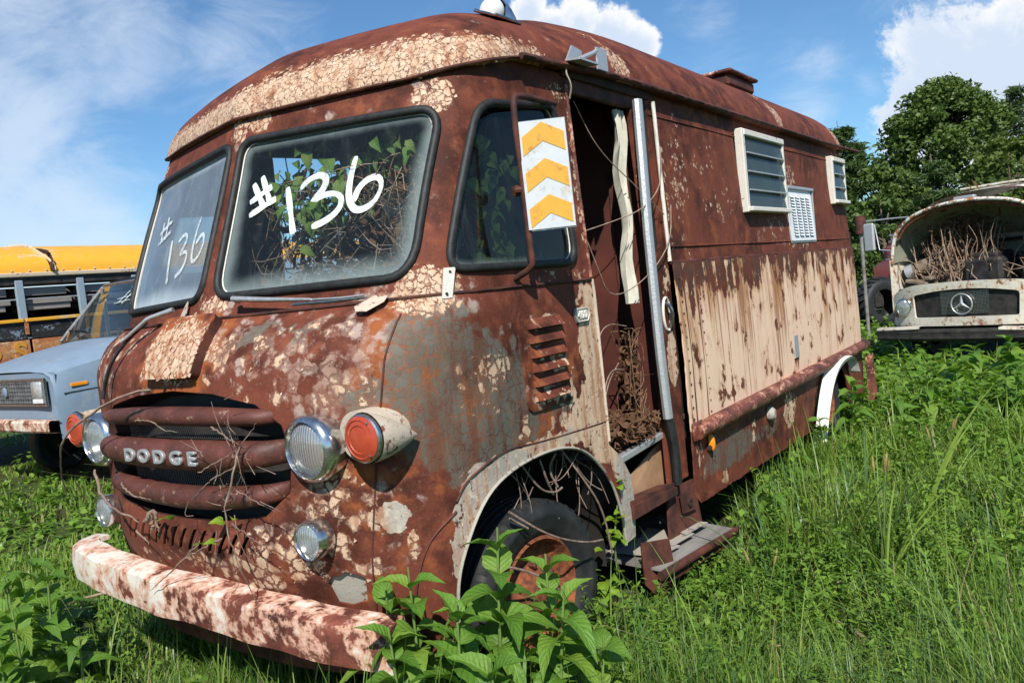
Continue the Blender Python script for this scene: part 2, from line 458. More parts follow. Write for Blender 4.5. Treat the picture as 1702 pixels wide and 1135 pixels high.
def make_body():
    m, k = material('weathered_cream_paint_on_rust')
    co = k.obj()
    rust, a, b, c = rust_color(k, co)
    W = k.sepc(k.attr('wear').outputs['Color']); W2 = k.sepc(k.attr('wear2').outputs['Color'])
    cream_, green_, orange_ = W[0], W[1], W[2]; coarse_, pale_, panel_ = W2[0], W2[1], W2[2]
    solid_ = k.attr('wear2').outputs['Alpha']
    fine_n = k.noise(co, 26, 4, .6)
    # orange bright rust
    oc = k.mix(k.noise(co, 30, 5, .6), (.16, .04, .018), (.42, .13, .035))
    rust = k.mix(k.m('MULTIPLY', k.ss(k.m('ADD', orange_, k.m('MULTIPLY', k.m('SUBTRACT', b, .5), 1.6)), .35, .75), .85), rust, oc)
    # crackle: cells of two sizes
    wco = k.vm('ADD', co, k.vm('SCALE', k.vm('SUBTRACT', k.noise(co, 24, 6, .72, out='Color'), (.5, .5, .5)), sc_=.060))
    def cells(scale):
        return k.voro(wco, scale, 'DISTANCE_TO_EDGE'), k.sepc(k.voro(wco, scale, 'F1', 'Color'))[0]
    e1, r1 = cells(36.0); e2, r2 = cells(23.0)
    isc = k.ss(coarse_, .4, .6)
    def lerp(f, x, y): return k.m('ADD', k.m('MULTIPLY', x, k.m('SUBTRACT', 1.0, f)), k.m('MULTIPLY', y, f))
    split = k.ss(k.noise(co, 9, 4, .6), .48, .56)
    e2 = k.m('MINIMUM', e2, k.m('ADD', k.m('MULTIPLY', e1, 1.6), k.m('MULTIPLY', k.m('SUBTRACT', 1.0, split), .6)))
    edge = lerp(isc, e1, e2); rnd = lerp(isc, r1, r2)
    edge = k.m('ADD', edge, k.m('MULTIPLY', k.m('SUBTRACT', k.noise(co, 120, 3, .6), .5), .05))
    big = k.m('MULTIPLY', k.m('SUBTRACT', k.noise(co, 6.5, 7, .65), .5), 1.3)
    # pale bleached rust, blistered in cells
    pc = k.mix(fine_n, (.22, .105, .075), (.47, .33, .26))
    pc = k.mix(k.m('MULTIPLY', k.ss(r2, .70, .82), .5), pc, (.42, .37, .33))
    pf = k.ss(k.m('ADD', k.m('ADD', pale_, k.m('MULTIPLY', k.m('SUBTRACT', k.noise(co, 13, 7, .68), .5), 2.6)), k.m('MULTIPLY', k.m('SUBTRACT', r2, .5), .9)), .62, 1.05)
    pf = k.m('MULTIPLY', pf, k.m('ADD', .30, k.m('MULTIPLY', k.ss(e2, .03, .16), .55)))
    rust = k.mix(pf, rust, pc)
    def cover(x, cell_amt=.6):
        return k.m('ADD', k.m('ADD', x, big), k.m('MULTIPLY', k.m('SUBTRACT', rnd, .5), cell_amt))
    # green-grey primer
    cg = k.m('MULTIPLY', k.ss(cover(green_, .45), .40, .55), k.m('ADD', .25, k.m('MULTIPLY', .75, k.ss(k.m('ADD', e2, k.m('MULTIPLY', k.m('SUBTRACT', fine_n, .5), .22)), .0, .07))))
    gcol = k.mix(k.noise(co, 8, 5, .6), (.075, .085, .070), (.15, .160, .135))
    gcol = k.mix(k.m('MULTIPLY', k.ss(k.noise(k.mapv(co, (9, 9, 1.3)), 1.6, 6, .65), .47, .62), .8), gcol, (.13, .055, .03))
    gcol = k.mix(k.m('MULTIPLY', k.ss(fine_n, .5, .7), .4), gcol, (.14, .07, .04))
    col = k.mix(k.m('MULTIPLY', cg, .85), rust, gcol)
    # cream paint islands
    wid = k.m('ADD', .030, k.m('MULTIPLY', k.m('SUBTRACT', 1.0, k.m('MINIMUM', cream_, 1.0)), .16))
    cc = k.m('MULTIPLY', k.ss(cover(cream_), .46, .54), k.m('MAXIMUM', k.ss(edge, wid, k.m('ADD', wid, .028)), k.ss(solid_, .2, .45)))
    # drip panel on the lower side: continuous paint with runs of rust
    z = k.sep(co)[2]
    t = k.ss(z, .45, 1.45)
    st1 = k.noise(k.mapv(co, (4.6, 4.6, .62)), 2.4, 8, .66, dist=.5)
    st2 = k.noise(k.mapv(co, (26, 26, .9)), 1.7, 6, .6)
    clus = k.m('SUBTRACT', k.noise(k.mapv(co, (1.7, 1.7, .12)), 2.0, 4, .6), .5)
    la = k.noise(k.mapv(co, (34, 34, .30)), 1.0, 4, .6)
    lb = k.noise(k.mapv(co, (5.5, 5.5, .28)), 1.0, 6, .62, dist=.2)
    tz = k.m('SUBTRACT', t, .62)
    ma = k.ss(k.m('ADD', la, k.m('ADD', k.m('MULTIPLY', clus, .75), k.m('MULTIPLY', tz, .16))), .52, .62)
    lng = k.noise(k.mapv(co, (13, 13, 1.5)), 1.0, 4, .6)
    ma = k.m('MULTIPLY', ma, k.ss(lng, .36, .50))
    mb_ = k.ss(k.m('ADD', lb, k.m('ADD', k.m('MULTIPLY', clus, .95), k.m('MULTIPLY', tz, .26))), .47, .66)
    mb_ = k.m('MULTIPLY', mb_, k.ss(k.noise(k.mapv(co, (6, 6, 1.0)), 1.0, 4, .6), .36, .56))
    blot = k.noise(co, 6.5, 6, .62)
    drip = k.m('ADD', k.m('MULTIPLY', st1, .55), k.m('MULTIPLY', blot, .45))
    top = k.ss(z, 1.05, 1.46)
    rusted = k.ss(k.m('ADD', drip, k.m('MULTIPLY', top, .125)), .575, .605)
    low = k.ss(z, .62, .47)
    rusted = k.m('MAXIMUM', rusted, k.m('MULTIPLY', k.ss(k.m('ADD', blot, k.m('MULTIPLY', low, .35)), .585, .64), 1.0))
    ccol = k.mix(k.noise(co, 14, 5, .6), (.50, .345, .225), (.67, .52, .385))
    ccol = k.mix(k.m('MULTIPLY', k.ss(r2, .2, .9), .25), ccol, (.60, .36, .20))
    ccol = k.mix(k.ss(k.m('ADD', solid_, k.m('MULTIPLY', k.m('SUBTRACT', b, .5), .6)), .60, .85), ccol, k.mix(k.noise(co, 16, 5, .6), (.30, .275, .23), (.47, .44, .385)))
    ccol = k.mix(k.m('MULTIPLY', k.ss(st2, .48, .70), .35), ccol, (.50, .27, .12))
    dcol = k.mix(k.m('MULTIPLY', k.ss(k.noise(k.mapv(co, (5, 5, .4)), 2.2, 4, .6), .50, .68), .5), (.77, .54, .395), (.70, .475, .32))
    dcol = k.mix(k.m('MULTIPLY', mb_, .80), dcol, (.42, .195, .075))
    dcol = k.mix(k.m('MULTIPLY', k.ss(k.noise(k.mapv(co, (2.2, 2.2, .5)), 1.0, 3, .5), .55, .70), .40), dcol, (.60, .50, .29))
    dcol = k.mix(k.m('MULTIPLY', k.ss(k.m('ADD', drip, k.m('MULTIPLY', top, .125)), .515, .575), .55), dcol, (.50, .245, .095))
    dcol = k.mix(k.m('MULTIPLY', ma, .74), dcol, (.25, .088, .034))
    dcol = k.mix(k.m('MULTIPLY', k.ss(k.noise(co, 4, 5, .6), .48, .66), .45), dcol, (.80, .58, .40))
    pedge = k.m('MULTIPLY', k.ss(cover(panel_, .0), .42, .5), k.m('SUBTRACT', 1.0, rusted))
    darkrun = k.mix(k.ss(blot, .45, .6), (.060, .050, .040), (.12, .038, .022))
    col = k.mix(k.m('MULTIPLY', k.ss(panel_, .3, .6), .55), col, darkrun)
    col = k.mix(pedge, col, dcol)
    run_ = k.noise(k.mapv(co, (17, 17, 1.6)), 1.0, 6, .65)
    ccol = k.mix(k.m('MULTIPLY', k.ss(run_, .46, .62), .78), ccol, (.34, .15, .075))
    ccol = k.mix(k.m('MULTIPLY', k.ss(k.noise(co, 38, 4, .6), .5, .7), .35), ccol, (.80, .68, .52))
    cc = k.m('MULTIPLY', cc, k.ss(k.m('ADD', run_, k.m('MULTIPLY', solid_, -.2)), .68, .60))
    cc = k.m('MULTIPLY', cc, k.ss(k.m('ADD', k.noise(co, 30, 6, .72), k.m('MULTIPLY', clus, .10)), .36, .41))
    body_c = k.ss(cover(cream_), .46, .54)
    col = k.mix(k.m('MULTIPLY', body_c, .22), col, (.24, .11, .065))
    col = k.mix(k.m('MULTIPLY', cc, .94), col, ccol)
    paint = k.m('MAXIMUM', k.m('MAXIMUM', cc, pedge), k.m('MULTIPLY', cg, .6))
    hgt = k.m('ADD', k.m('MULTIPLY', k.m('ADD', cc, k.m('MULTIPLY', pedge, .25)), .5), k.m('ADD', k.m('MULTIPLY', c, .45), k.m('MULTIPLY', b, .5)))
    hgt = k.m('ADD', hgt, k.m('MULTIPLY', k.m('MULTIPLY', k.ss(e2, .0, .12), .22), k.ss(k.m('ADD', k.m('ADD', green_, cream_), pale_), .1, .5)))
    nrm = k.bump(hgt, .38, .006)
    rough = lerp(paint, k.m('ADD', .55, k.m('MULTIPLY', b, .3)), .5)
    k.out(k.bsdf(col, rough, 0, nrm, .16))
    return m

def patina(name, d1, d2, paint, cover, scale=6.0, rough=.6, stretch=(1, 1, 1), soft=.06, spec=.4, bump=.4, mid=None, metal=0.0, grad=0.0):
    """paint over rust: cover = share of paint left"""
    m, k = material(name); co = k.obj()
    c2 = k.mapv(co, stretch)
    rust, a, b, c = rust_color(k, co, d1, d2, tuple(min(1, x * 1.8) for x in d2))
    n_ = k.m('ADD', k.m('MULTIPLY', k.noise(c2, scale, 7, .65), .65), k.m('MULTIPLY', k.noise(co, scale * 4, 5, .6), .35))
    if grad: n_ = k.m('ADD', n_, k.m('MULTIPLY', k.sep(co)[0], grad))
    f = k.ss(n_, .5 + (.5 - cover) * .42 - soft / 2, .5 + (.5 - cover) * .42 + soft / 2)
    p2 = k.mix(k.noise(co, scale * 2.3, 5, .6), tuple(x * .78 for x in paint), paint)
    if mid: p2 = k.mix(k.ss(n_, .5 + (.5 - cover) * .42 + soft * .35, .5 + (.5 - cover) * .42 + soft * .35 + .09), mid, p2)
    k.out(k.bsdf(k.mix(f, rust, p2), rough, metal, k.bump(k.m('ADD', f, c), bump, .006), spec))
    return m

def plain(name, c1, c2, scale=12, rough=.6, metal=0.0, spec=.4, bump=.15, stretch=(1, 1, 1), dist=.004, **kw):
    m, k = material(name); co = k.mapv(k.obj(), stretch)
    n_ = k.noise(co, scale, 6, .62)
    k.out(k.bsdf(k.mix(k.ss(n_, .3, .7), c1, c2), rough, metal, k.bump(n_, bump, dist) if bump else None, spec, **kw))
    return m

def glass_mat(name, tint=(.80, .86, .85), haze=.12, hazecol=(.42, .46, .46), edge=True, gl=1.0, streak=0.0, rough=.03):
    """thin aged pane: clear transmission, mirror reflection by Fresnel, whitish haze towards the rim ('rim' attribute)"""
    m, k = material(name); co = k.obj()
    tr = k.new('ShaderNodeBsdfTransparent'); k.put(tr.inputs[0], tint)
    g = k.new('ShaderNodeBsdfGlossy'); g.inputs['Roughness'].default_value = rough
    k.put(g.inputs['Normal'], k.bump(k.noise(co, 3, 2, .5), .04, .01))
    fr = k.new('ShaderNodeFresnel'); fr.inputs[0].default_value = 1.5
    f = k.m('MULTIPLY', k.m('MULTIPLY', fr.outputs[0], 1.7), gl, clamp=True)
    s1 = k.new('ShaderNodeMixShader'); k.l.new(f, s1.inputs[0]); k.l.new(tr.outputs[0], s1.inputs[1]); k.l.new(g.outputs[0], s1.inputs[2])
    df = k.new('ShaderNodeBsdfDiffuse'); k.put(df.inputs[0], hazecol)
    n_ = k.noise(co, 5, 5, .6)
    hz = k.m('ADD', haze, k.m('MULTIPLY', k.m('SUBTRACT', n_, .5), haze * 1.2))
    if streak: hz = k.m('ADD', hz, k.m('MULTIPLY', k.ss(k.noise(k.mapv(co, (9, 9, .8)), 2.0, 5, .6), .5, .75), streak))
    if edge:
        rim = k.attr('rim').outputs['Fac']
        hz = k.m('ADD', hz, k.m('MULTIPLY', k.ss(k.m('ADD', rim, k.m('MULTIPLY', k.m('SUBTRACT', k.noise(co, 4, 5, .6), .5), .5)), .35, 1.0), .62))
    hz = k.m('MINIMUM', k.m('MAXIMUM', hz, 0.0), .93)
    s2 = k.new('ShaderNodeMixShader'); k.l.new(hz, s2.inputs[0]); k.l.new(s1.outputs[0], s2.inputs[1]); k.l.new(df.outputs[0], s2.inputs[2])
    k.out(s2.outputs[0])
    return m

def leaf_mat(name, c1, c2, trans=.45, rough=.45, veins=False, dead=None):
    m, k = material(name); co = k.obj()
    at = k.attr('tint'); v = at.outputs['Fac']
    col = k.mix(v, c1, c2)
    col = k.mix(k.m('MULTIPLY', k.ss(k.noise(co, 30, 4, .6), .45, .7), .35), col, tuple(x * .6 for x in c1))
    if dead: col = k.mix(k.ss(v, .86, .97), col, dead)
    nrm = None
    if veins:
        lv = k.sep(k.attr('uvl').outputs['Vector'])
        au = k.m('ABSOLUTE', lv[0])
        sv = k.m('SINE', k.m('MULTIPLY', k.m('SUBTRACT', lv[1], k.m('MULTIPLY', au, .22)), 56.0))
        vein = k.m('MAXIMUM', k.m('MULTIPLY', k.ss(sv, .80, 1.0), .55), k.ss(au, .09, .02))
        col = k.mix(k.m('MULTIPLY', vein, .28), col, tuple(min(1, x * 1.7) for x in c2))
        col = k.mix(k.m('MULTIPLY', k.ss(k.noise(co, 7, 4, .6), .52, .7), .30), col, (.22, .24, .05))
        rnd_ = k.new('ShaderNodeObjectInfo').outputs['Random']
        col = k.mix(k.m('MULTIPLY', k.m('POWER', rnd_, 4.0), .55), col, tuple(min(1, x * y) for x, y in zip(c2, (1.7, 1.15, 1.2))))
        col = k.mix(k.m('MULTIPLY', k.ss(rnd_, .45, .0), .35), col, tuple(x * .55 for x in c1))
        nrm = k.bump(k.m('ADD', k.m('MULTIPLY', sv, -.12), k.m('ADD', k.m('MULTIPLY', vein, -.5), k.noise(co, 9, 5, .6))), .35, .02)
    b = k.bsdf(col, rough, 0, nrm, .35)
    t = k.new('ShaderNodeBsdfTranslucent'); k.put(t.inputs[0], k.mix(1.0, col, (1.25, 1.35, .55), 'MULTIPLY'))
    s_ = k.new('ShaderNodeMixShader'); s_.inputs[0].default_value = trans * .8
    k.l.new(b, s_.inputs[1]); k.l.new(t.outputs[0], s_.inputs[2]); k.out(s_.outputs[0])
    return m

BODY = make_body()
M = dict(
 rust=plain('brown_rust', (.030, .012, .010), (.125, .038, .024), 9, .75, bump=.5),
 rust_dark=plain('dark_rust', (.018, .010, .009), (.060, .022, .015), 9, .8, bump=.5),
 rust_red=plain('red_brown_interior_paint', (.060, .018, .014), (.115, .032, .022), 3, .6, bump=.2),
 rust_orange=plain('orange_scale_rust', (.075, .022, .013), (.28, .085, .028), 26, .85, bump=.9, dist=.01),
 bars=patina('rusty_grille_paint', (.030, .015, .013), (.105, .034, .024), (.27, .16, .11), .24, 9, .55, bump=.35),
 bumper=patina('flaking_white_bumper', (.035, .016, .013), (.17, .052, .036), (.74, .68, .58), .58, 6.5, .6, (1, 1, .7), .06, mid=(.56, .31, .22), grad=-.035, spec=.2),
 van_bumper=patina('flaking_white_van_bumper', (.035, .016, .013), (.17, .052, .036), (.72, .66, .55), .62, 8.0, .6, (1, 1, .7), .09, mid=(.47, .25, .17), spec=.2),
 rail=patina('flaking_cream_rail', (.040, .016, .012), (.15, .045, .03), (.66, .50, .38), .42, 13, .55, (1, .5, 1), .08, mid=(.40, .17, .11)),
 white_chip=patina('chipped_white_trim', (.05, .02, .014), (.17, .06, .03), (.74, .70, .62), .86, 9, .5),
 grey_chip=patina('chipped_grey_primer', (.07, .035, .025), (.17, .075, .045), (.40, .37, .31), .72, 7, .6),
 chrome=plain('chrome', (.42, .41, .40), (.72, .72, .72), 34, .19, .95, bump=.10),
 chrome_old=plain('pitted_chrome', (.35, .34, .33), (.62, .61, .60), 40, .28, .95, bump=.2),
 alu=patina('oxidised_aluminium', (.10, .07, .05), (.30, .26, .22), (.58, .59, .60), .86, 14, .42, (1, 1, .2), metal=.55),
 alu_bright=plain('dull_bright_letters', (.55, .54, .52), (.72, .71, .69), 40, .35, .7, bump=.1),
 rubber=plain('perished_rubber', (.010, .011, .011), (.026, .027, .027), 30, .6, bump=.3),
 tyre=plain('old_tyre', (.011, .012, .013), (.028, .028, .028), 14, .62, bump=.35, stretch=(1, 1, 1)),
 lamp_face=plain('clear_lamp_face', (.42, .45, .45), (.62, .65, .64), 30, .15, .35, bump=.2),
 red_lens=plain('faded_red_plastic', (.34, .042, .018), (.44, .075, .032), 18, .42, bump=.12),
 amber=plain('amber_plastic', (.75, .22, .01), (.85, .33, .02), 18, .3, bump=.05),
 white_lens=plain('chalky_white_plastic', (.66, .66, .65), (.80, .80, .79), 14, .42, bump=.1),
 flake=plain('cream_paint_flake', (.30, .17, .10), (.62, .47, .34), 40, .6, bump=.1),
 pod=patina('cream_lamp_pod', (.10, .035, .022), (.24, .10, .05), (.56, .47, .37), .70, 9, .6),
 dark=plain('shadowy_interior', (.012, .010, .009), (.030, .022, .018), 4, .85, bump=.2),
 floor_dirt=plain('dirt', (.05, .032, .02), (.11, .07, .042), 22, .95, bump=.8, dist=.02),
 cloth=plain('stained_curtain', (.42, .40, .33), (.62, .59, .50), 7, .9, bump=.3),
 card=plain('weathered_cardboard', (.27, .15, .075), (.40, .24, .13), 7, .85, bump=.3),
 wood_grey=plain('grey_weathered_wood', (.13, .12, .11), (.30, .28, .26), 5, .85, bump=.7, stretch=(1, .12, 1.6)),
 paper=plain('white_card', (.70, .72, .74), (.80, .82, .83), 5, .7, bump=.05),
 yellow_reflect=patina('amber_reflective_film', (.30, .12, .03), (.45, .20, .04), (.72, .38, .045), .80, 12, .45, soft=.24, bump=.05),
 white_reflect=patina('white_reflective_film', (.25, .20, .15), (.42, .36, .29), (.60, .63, .65), .80, 10, .42, soft=.22, bump=.05),
 twig=plain('dry_twig', (.20, .125, .085), (.40, .29, .22), 30, .85, bump=.5),
 twig_grey=plain('grey_dry_stick', (.13, .085, .062), (.30, .215, .165), 30, .85, bump=.5),
 twig_dark=plain('dead_vine', (.085, .045, .025), (.23, .125, .07), 40, .9, bump=.5),
 bark=plain('bark', (.07, .05, .04), (.19, .15, .12), 6, .9, bump=1.0, dist=.03, stretch=(1, 1, .3)),
 soil=plain('soil_and_thatch', (.035, .030, .014), (.115, .088, .048), 5, .95, bump=.8, dist=.03),
 leaf=leaf_mat('broad_leaf', (.085, .20, .022), (.15, .30, .042), .42, .46, veins=True),
 vine_leaf=leaf_mat('vine_leaf', (.11, .22, .04), (.22, .34, .08), .4, .45, veins=True, dead=(.24, .12, .06)),
 dead_leaf=leaf_mat('dead_leaf', (.15, .075, .04), (.30, .18, .11), .2, .8),
 stem=plain('green_stem', (.10, .17, .04), (.16, .24, .06), 20, .5, bump=.1),
 grass=leaf_mat('grass_blade', (.095, .185, .020), (.29, .40, .085), .40, .38, dead=(.30, .23, .12)),
 grass_blue=leaf_mat('blue_green_blade', (.055, .135, .035), (.15, .25, .085), .35, .4, dead=(.30, .23, .12)),
 herb=leaf_mat('herb_leaf', (.085, .185, .020), (.23, .365, .056), .40, .5),
 bright_leaf=leaf_mat('bright_creeper_leaf', (.16, .30, .02), (.26, .42, .04), .45, .4, veins=True),
 seed=plain('brown_seed_head', (.16, .13, .04), (.30, .24, .08), 60, .8, bump=.5),
 tree_a=leaf_mat('oak_leaf', (.055, .100, .020), (.14, .20, .045), .28, .5),
 tree_b=leaf_mat('pine_needles', (.040, .075, .020), (.090, .145, .036), .18, .55),
 tree_c=leaf_mat('yellowing_leaf', (.075, .12, .022), (.14, .18, .04), .35, .5),
 glass_r=glass_mat('hazy_windscreen', haze=.03, streak=.06, hazecol=(.24, .295, .295), gl=.5),
 glass_l=glass_mat('dusty_windscreen', haze=.26, streak=.16, hazecol=(.40, .46, .50), gl=1.1),
 glass_far=glass_mat('filthy_side_glass', haze=.50, streak=.2, hazecol=(.28, .31, .31), gl=.6),
 glass_side=glass_mat('dusty_side_glass', haze=.02, streak=.06, hazecol=(.20, .24, .23), gl=.5),
 glass_louvre=glass_mat('louvre_glass', tint=(.55, .66, .60), haze=.26, hazecol=(.13, .17, .155), edge=False, gl=.45),
 glass_clear=glass_mat('lamp_glass', tint=(.92, .94, .94), haze=.06, hazecol=(.6, .62, .62), edge=False, gl=1.0, rough=.06),
 glass_van=glass_mat('van_glass', tint=(.55, .66, .66), haze=.05, hazecol=(.30, .36, .38), edge=False, gl=1.0),
 merc_rim=patina('rusted_white_rim', (.10, .04, .02), (.34, .14, .055), (.72, .70, .62), .52, 6, .5),
 merc_roof=patina('rusted_white_roof', (.09, .03, .02), (.27, .09, .05), (.72, .69, .60), .60, 3, .5),
 twig_lorry=plain('pale_dead_stem', (.19, .115, .075), (.40, .29, .20), 18, .85, bump=.4),
 yellow=patina('faded_bus_yellow', (.14, .06, .03), (.30, .20, .13), (.80, .40, .035), .88, 3.0, .5, (1, .35, 1.4), .10, mid=(.60, .45, .26), bump=.12),
 trim_pale=patina('peeling_bus_trim', (.10, .06, .04), (.28, .19, .12), (.60, .49, .34), .72, 9, .6, (1, .4, 1)),
 bus_blue=patina('faded_blue_post', (.16, .09, .05), (.30, .22, .16), (.28, .36, .42), .80, 9, .6, (1, 1, .4)),
 bus_black=patina('peeling_black_band', (.008, .009, .010), (.020, .021, .022), (.20, .25, .31), .36, 8, .6, (1, .5, 1)),
 bus_rust=patina('rusted_bus_panel', (.13, .045, .02), (.36, .13, .05), (.58, .47, .32), .50, 6, .7, (1, .6, 1), .16, mid=(.48, .24, .10)),
 sky_blue=patina('faded_blue_paint', (.17, .19, .21), (.28, .33, .38), (.215, .295, .39), .78, 3.2, .45, (1, 1, .7), .25, bump=.06, spec=.5),
 black_plastic=plain('grey_grille_plastic', (.09, .095, .10), (.19, .195, .20), 14, .5, bump=.1),
 merc_white=patina('chalky_white_lorry_paint', (.09, .03, .018), (.28, .10, .045), (.70, .67, .57), .70, 4.5, .6, soft=.10, mid=(.60, .52, .40)),
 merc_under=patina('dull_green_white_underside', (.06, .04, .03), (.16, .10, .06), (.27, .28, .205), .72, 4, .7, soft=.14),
 black_steel=plain('sooty_black_steel', (.012, .012, .012), (.045, .040, .036), 8, .6, bump=.3),
 duct=plain('brown_dusty_duct', (.13, .095, .065), (.24, .185, .13), 10, .7, bump=.3),
 red_paint=patina('faded_red_paint', (.06, .02, .015), (.10, .03, .02), (.13, .032, .028), .7, 4, .5),
 black_paint=plain('black_lettering', (.02, .015, .012), (.05, .035, .025), 20, .7, bump=.1),
 rust_lettering=plain('orange_lettering', (.42, .17, .03), (.60, .28, .04), 12, .7, bump=.1),
)

# head-lamp lens: fluted glass in front of a bright bowl
def fluted(name):
    m, k = material(name); co = k.obj()
    x = k.sep(co)[0]
    wv = k.m('SINE', k.m('MULTIPLY', x, 560))
    hz = k.sep(co)[2]
    nrm = k.bump(k.m('ADD', k.m('MULTIPLY', wv, .6), k.m('MULTIPLY', k.noise(co, 34, 3, .6), 1.1)), .5, .004)
    tr = k.new('ShaderNodeBsdfTransparent'); k.put(tr.inputs[0], (.9, .93, .92))
    gs = k.new('ShaderNodeBsdfPrincipled'); k.put(gs.inputs['Base Color'], (.80, .83, .82)); gs.inputs['Roughness'].default_value = .16; gs.inputs['Metallic'].default_value = .6; k.put(gs.inputs['Normal'], nrm)
    s_ = k.new('ShaderNodeMixShader'); s_.inputs[0].default_value = .52
    k.l.new(tr.outputs[0], s_.inputs[1]); k.l.new(gs.outputs[0], s_.inputs[2]); k.out(s_.outputs[0])
    return m
M['fluted'] = fluted('fluted_lamp_glass')

def marker(name, lo=.50, hi=.95):
    m, k = material(name); co = k.obj()
    n_ = k.noise(co, 55, 4, .6); b_ = k.noise(co, 9, 3, .6)
    tr = k.new('ShaderNodeBsdfTransparent')
    s_ = k.new('ShaderNodeMixShader'); k.l.new(k.ss(k.m('ADD', k.m('MULTIPLY', n_, .6), k.m('MULTIPLY', b_, .4)), .36, .52, lo, hi), s_.inputs[0])
    k.l.new(tr.outputs[0], s_.inputs[1]); k.l.new(k.bsdf((.70, .76, .76), .6), s_.inputs[2]); k.out(s_.outputs[0]); return m
M['paint_white'] = marker('brushed_white_marker'); M['paint_faint'] = marker('faint_white_marker', .22, .72)

# ================================================================== THE STEP VAN
van = thing('step_van', 'rusted step van with flaking cream paint, 136 daubed on its windscreens', 'van', (0, 3.0, -0.16))
B = M['body'] = make_body()
BODYPARTS = []
def bodypart(o): BODYPARTS.append(o); return o

ARCH = [(2.144, .194), (2.125, .321), (2.075, .455), (2.017, .55), (1.932, .637), (1.847, .697), (1.763, .73), (1.678, .748), (1.577, .757), (1.426, .752), (1.302, .728), (1.222, .69), (1.165, .624), (1.114, .533), (1.075, .457), (1.05, .36), (1.03, .11)]
ARCH_OUT = [(2.06, 1.412), (2.06, .675), (2.162, .595), (2.231, .497), (2.249, .353), (2.245, .20)]
right = ARCH_OUT + ARCH
outer = right + [(-u, z) for u, z in right[::-1]]
MOUTH = [(-.60, .93), (-.575, 1.03), (-.47, 1.105), (-.25, 1.145), (0, 1.16), (.25, 1.145), (.47, 1.105), (.575, 1.03), (.60, .93), (.575, .80), (.46, .715), (.22, .688), (0, .684), (-.22, .688), (-.46, .715), (-.575, .80)]
slots = []
for i in range(14):
    u = -.40 + i * .0585; s_ = -.018 - .012 * (i / 13)
    slots.append(np.array([(u - s_ - .012, .648), (u - s_ + .008, .652), (u + s_ + .016, .575), (u + s_ - .006, .570)]))
RUSTHOLE = [(.655, .47), (.68, .50), (.70, .495), (.73, .515), (.76, .505), (.79, .49), (.785, .45), (.775, .40), (.72, .385), (.67, .395)]
nose_o = bodypart(panel('nose_panel', nose, outer, [np.array(MOUTH)] + slots + [np.array(RUSTHOLE)], .024, .008, B, van, 50, dent=.003))
# pale inner skin seen through the rusted hole and grey filler below it
panel('inner_skin', off(nose, -.02), rpoly([(.60, .30), (.84, .30), (.84, .54), (.60, .54)], .03), [], .05, 0, M['grey_chip'], van)
# return flange of the grille mouth and the dark shell behind it
mo = densify(np.array(MOUTH), .04)
rows = [list(off(nose, q)(mo * [sx, 1] + [0, dz_])) for q, sx, dz_ in ((.004, 1.0, 0), (-.05, .97, 0), (-.12, .95, 0))]
MB().skin([r + [r[0]] for r in rows]).build('grille_flange', M['rust_dark'], van, 60)
panel('radiator_shell', off(nose, -.13), rpoly([(-.70, .50), (.70, .50), (.70, 1.24), (-.70, 1.24)], .05), [], .08, 0, M['black_steel'], van)

# grille bars (elliptical tubes following the nose)
def bar(name, z0, ry, rz, half, bow=0.0, o_=.03):
    u = np.linspace(-half, half, 40); t = np.abs(u) / half
    z = z0 + bow * t ** 2
    P_ = off(nose, o_)(np.stack([u, z], 1)); P_[:, 1] += .07 * np.clip((t - .86) / .14, 0, 1) ** 2
    r_ = 1 - .30 * t ** 3
    mb = MB(); n_ = 14; V = []
    for i in range(40):
        for j in range(n_):
            a = 2 * math.pi * j / n_
            V.append(P_[i] + np.array([0, -math.cos(a) * ry, math.sin(a) * rz * r_[i]]))
    F = [(i * n_ + j, i * n_ + (j + 1) % n_, (i + 1) * n_ + (j + 1) % n_, (i + 1) * n_ + j) for i in range(39) for j in range(n_)]
    mb.add(V, F + [tuple(range(n_)), tuple(range(39 * n_, 40 * n_))]); return mb.build(name, M['bars'], van, 60)
bar('grille_bar', 1.068, .040, .036, .56, -.01, .005)
mid_bar = bar('grille_bar', .928, .048, .057, .58, .012, .02)
bar('grille_bar', .765, .044, .044, .55, .035, .005)

# diamond mesh between the bars
mb = MB()
for z0, z1 in ((.800, .892), (.980, 1.050)):
    n_ = 4; hh = (z1 - z0) / n_
    for i in range(60):
        for j in range(n_):
            u0 = -.36 + i * .012; a, b, c_ = (u0, z0 + j * hh), (u0 + .006, z0 + (j + .5) * hh), (u0, z0 + (j + 1) * hh)
            e_ = (u0 + .012, z0 + j * hh); g_ = (u0 + .012, z0 + (j + 1) * hh)
            fn_ = off(nose, -.018)
            for p, q in ((a, b), (b, c_), (e_, b), (b, g_)):
                P_ = fn_(np.array([p, q])); wv = np.array([.0024, -.001, 0.])
                mb.add([P_[0] - wv, P_[0] + wv, P_[1] + wv, P_[1] - wv], [(0, 1, 2, 3)])
mb.build('grille_mesh', M['alu_bright'], van, None, kind='stuff')

# DODGE lettering
bf = off(nose, .072)
for ch, u in zip('DODGE', (-.205, -.103, .003, .108, .205)):
    me = text_mesh(ch, .066, .005, .001)
    p = bf(np.array([(u, .928)]))[0]; p2 = bf(np.array([(u + .01, .928)]))[0]; ex = Vector(p2 - p).normalized(); ez = Vector((0, 0, 1)); ey = ex.cross(ez)
    me.transform(frame(p, ex * 1.45, ez, -ey * -1 if False else ex.cross(ez)))
    me.update(); o = link('letter', me, M['alu'], van)

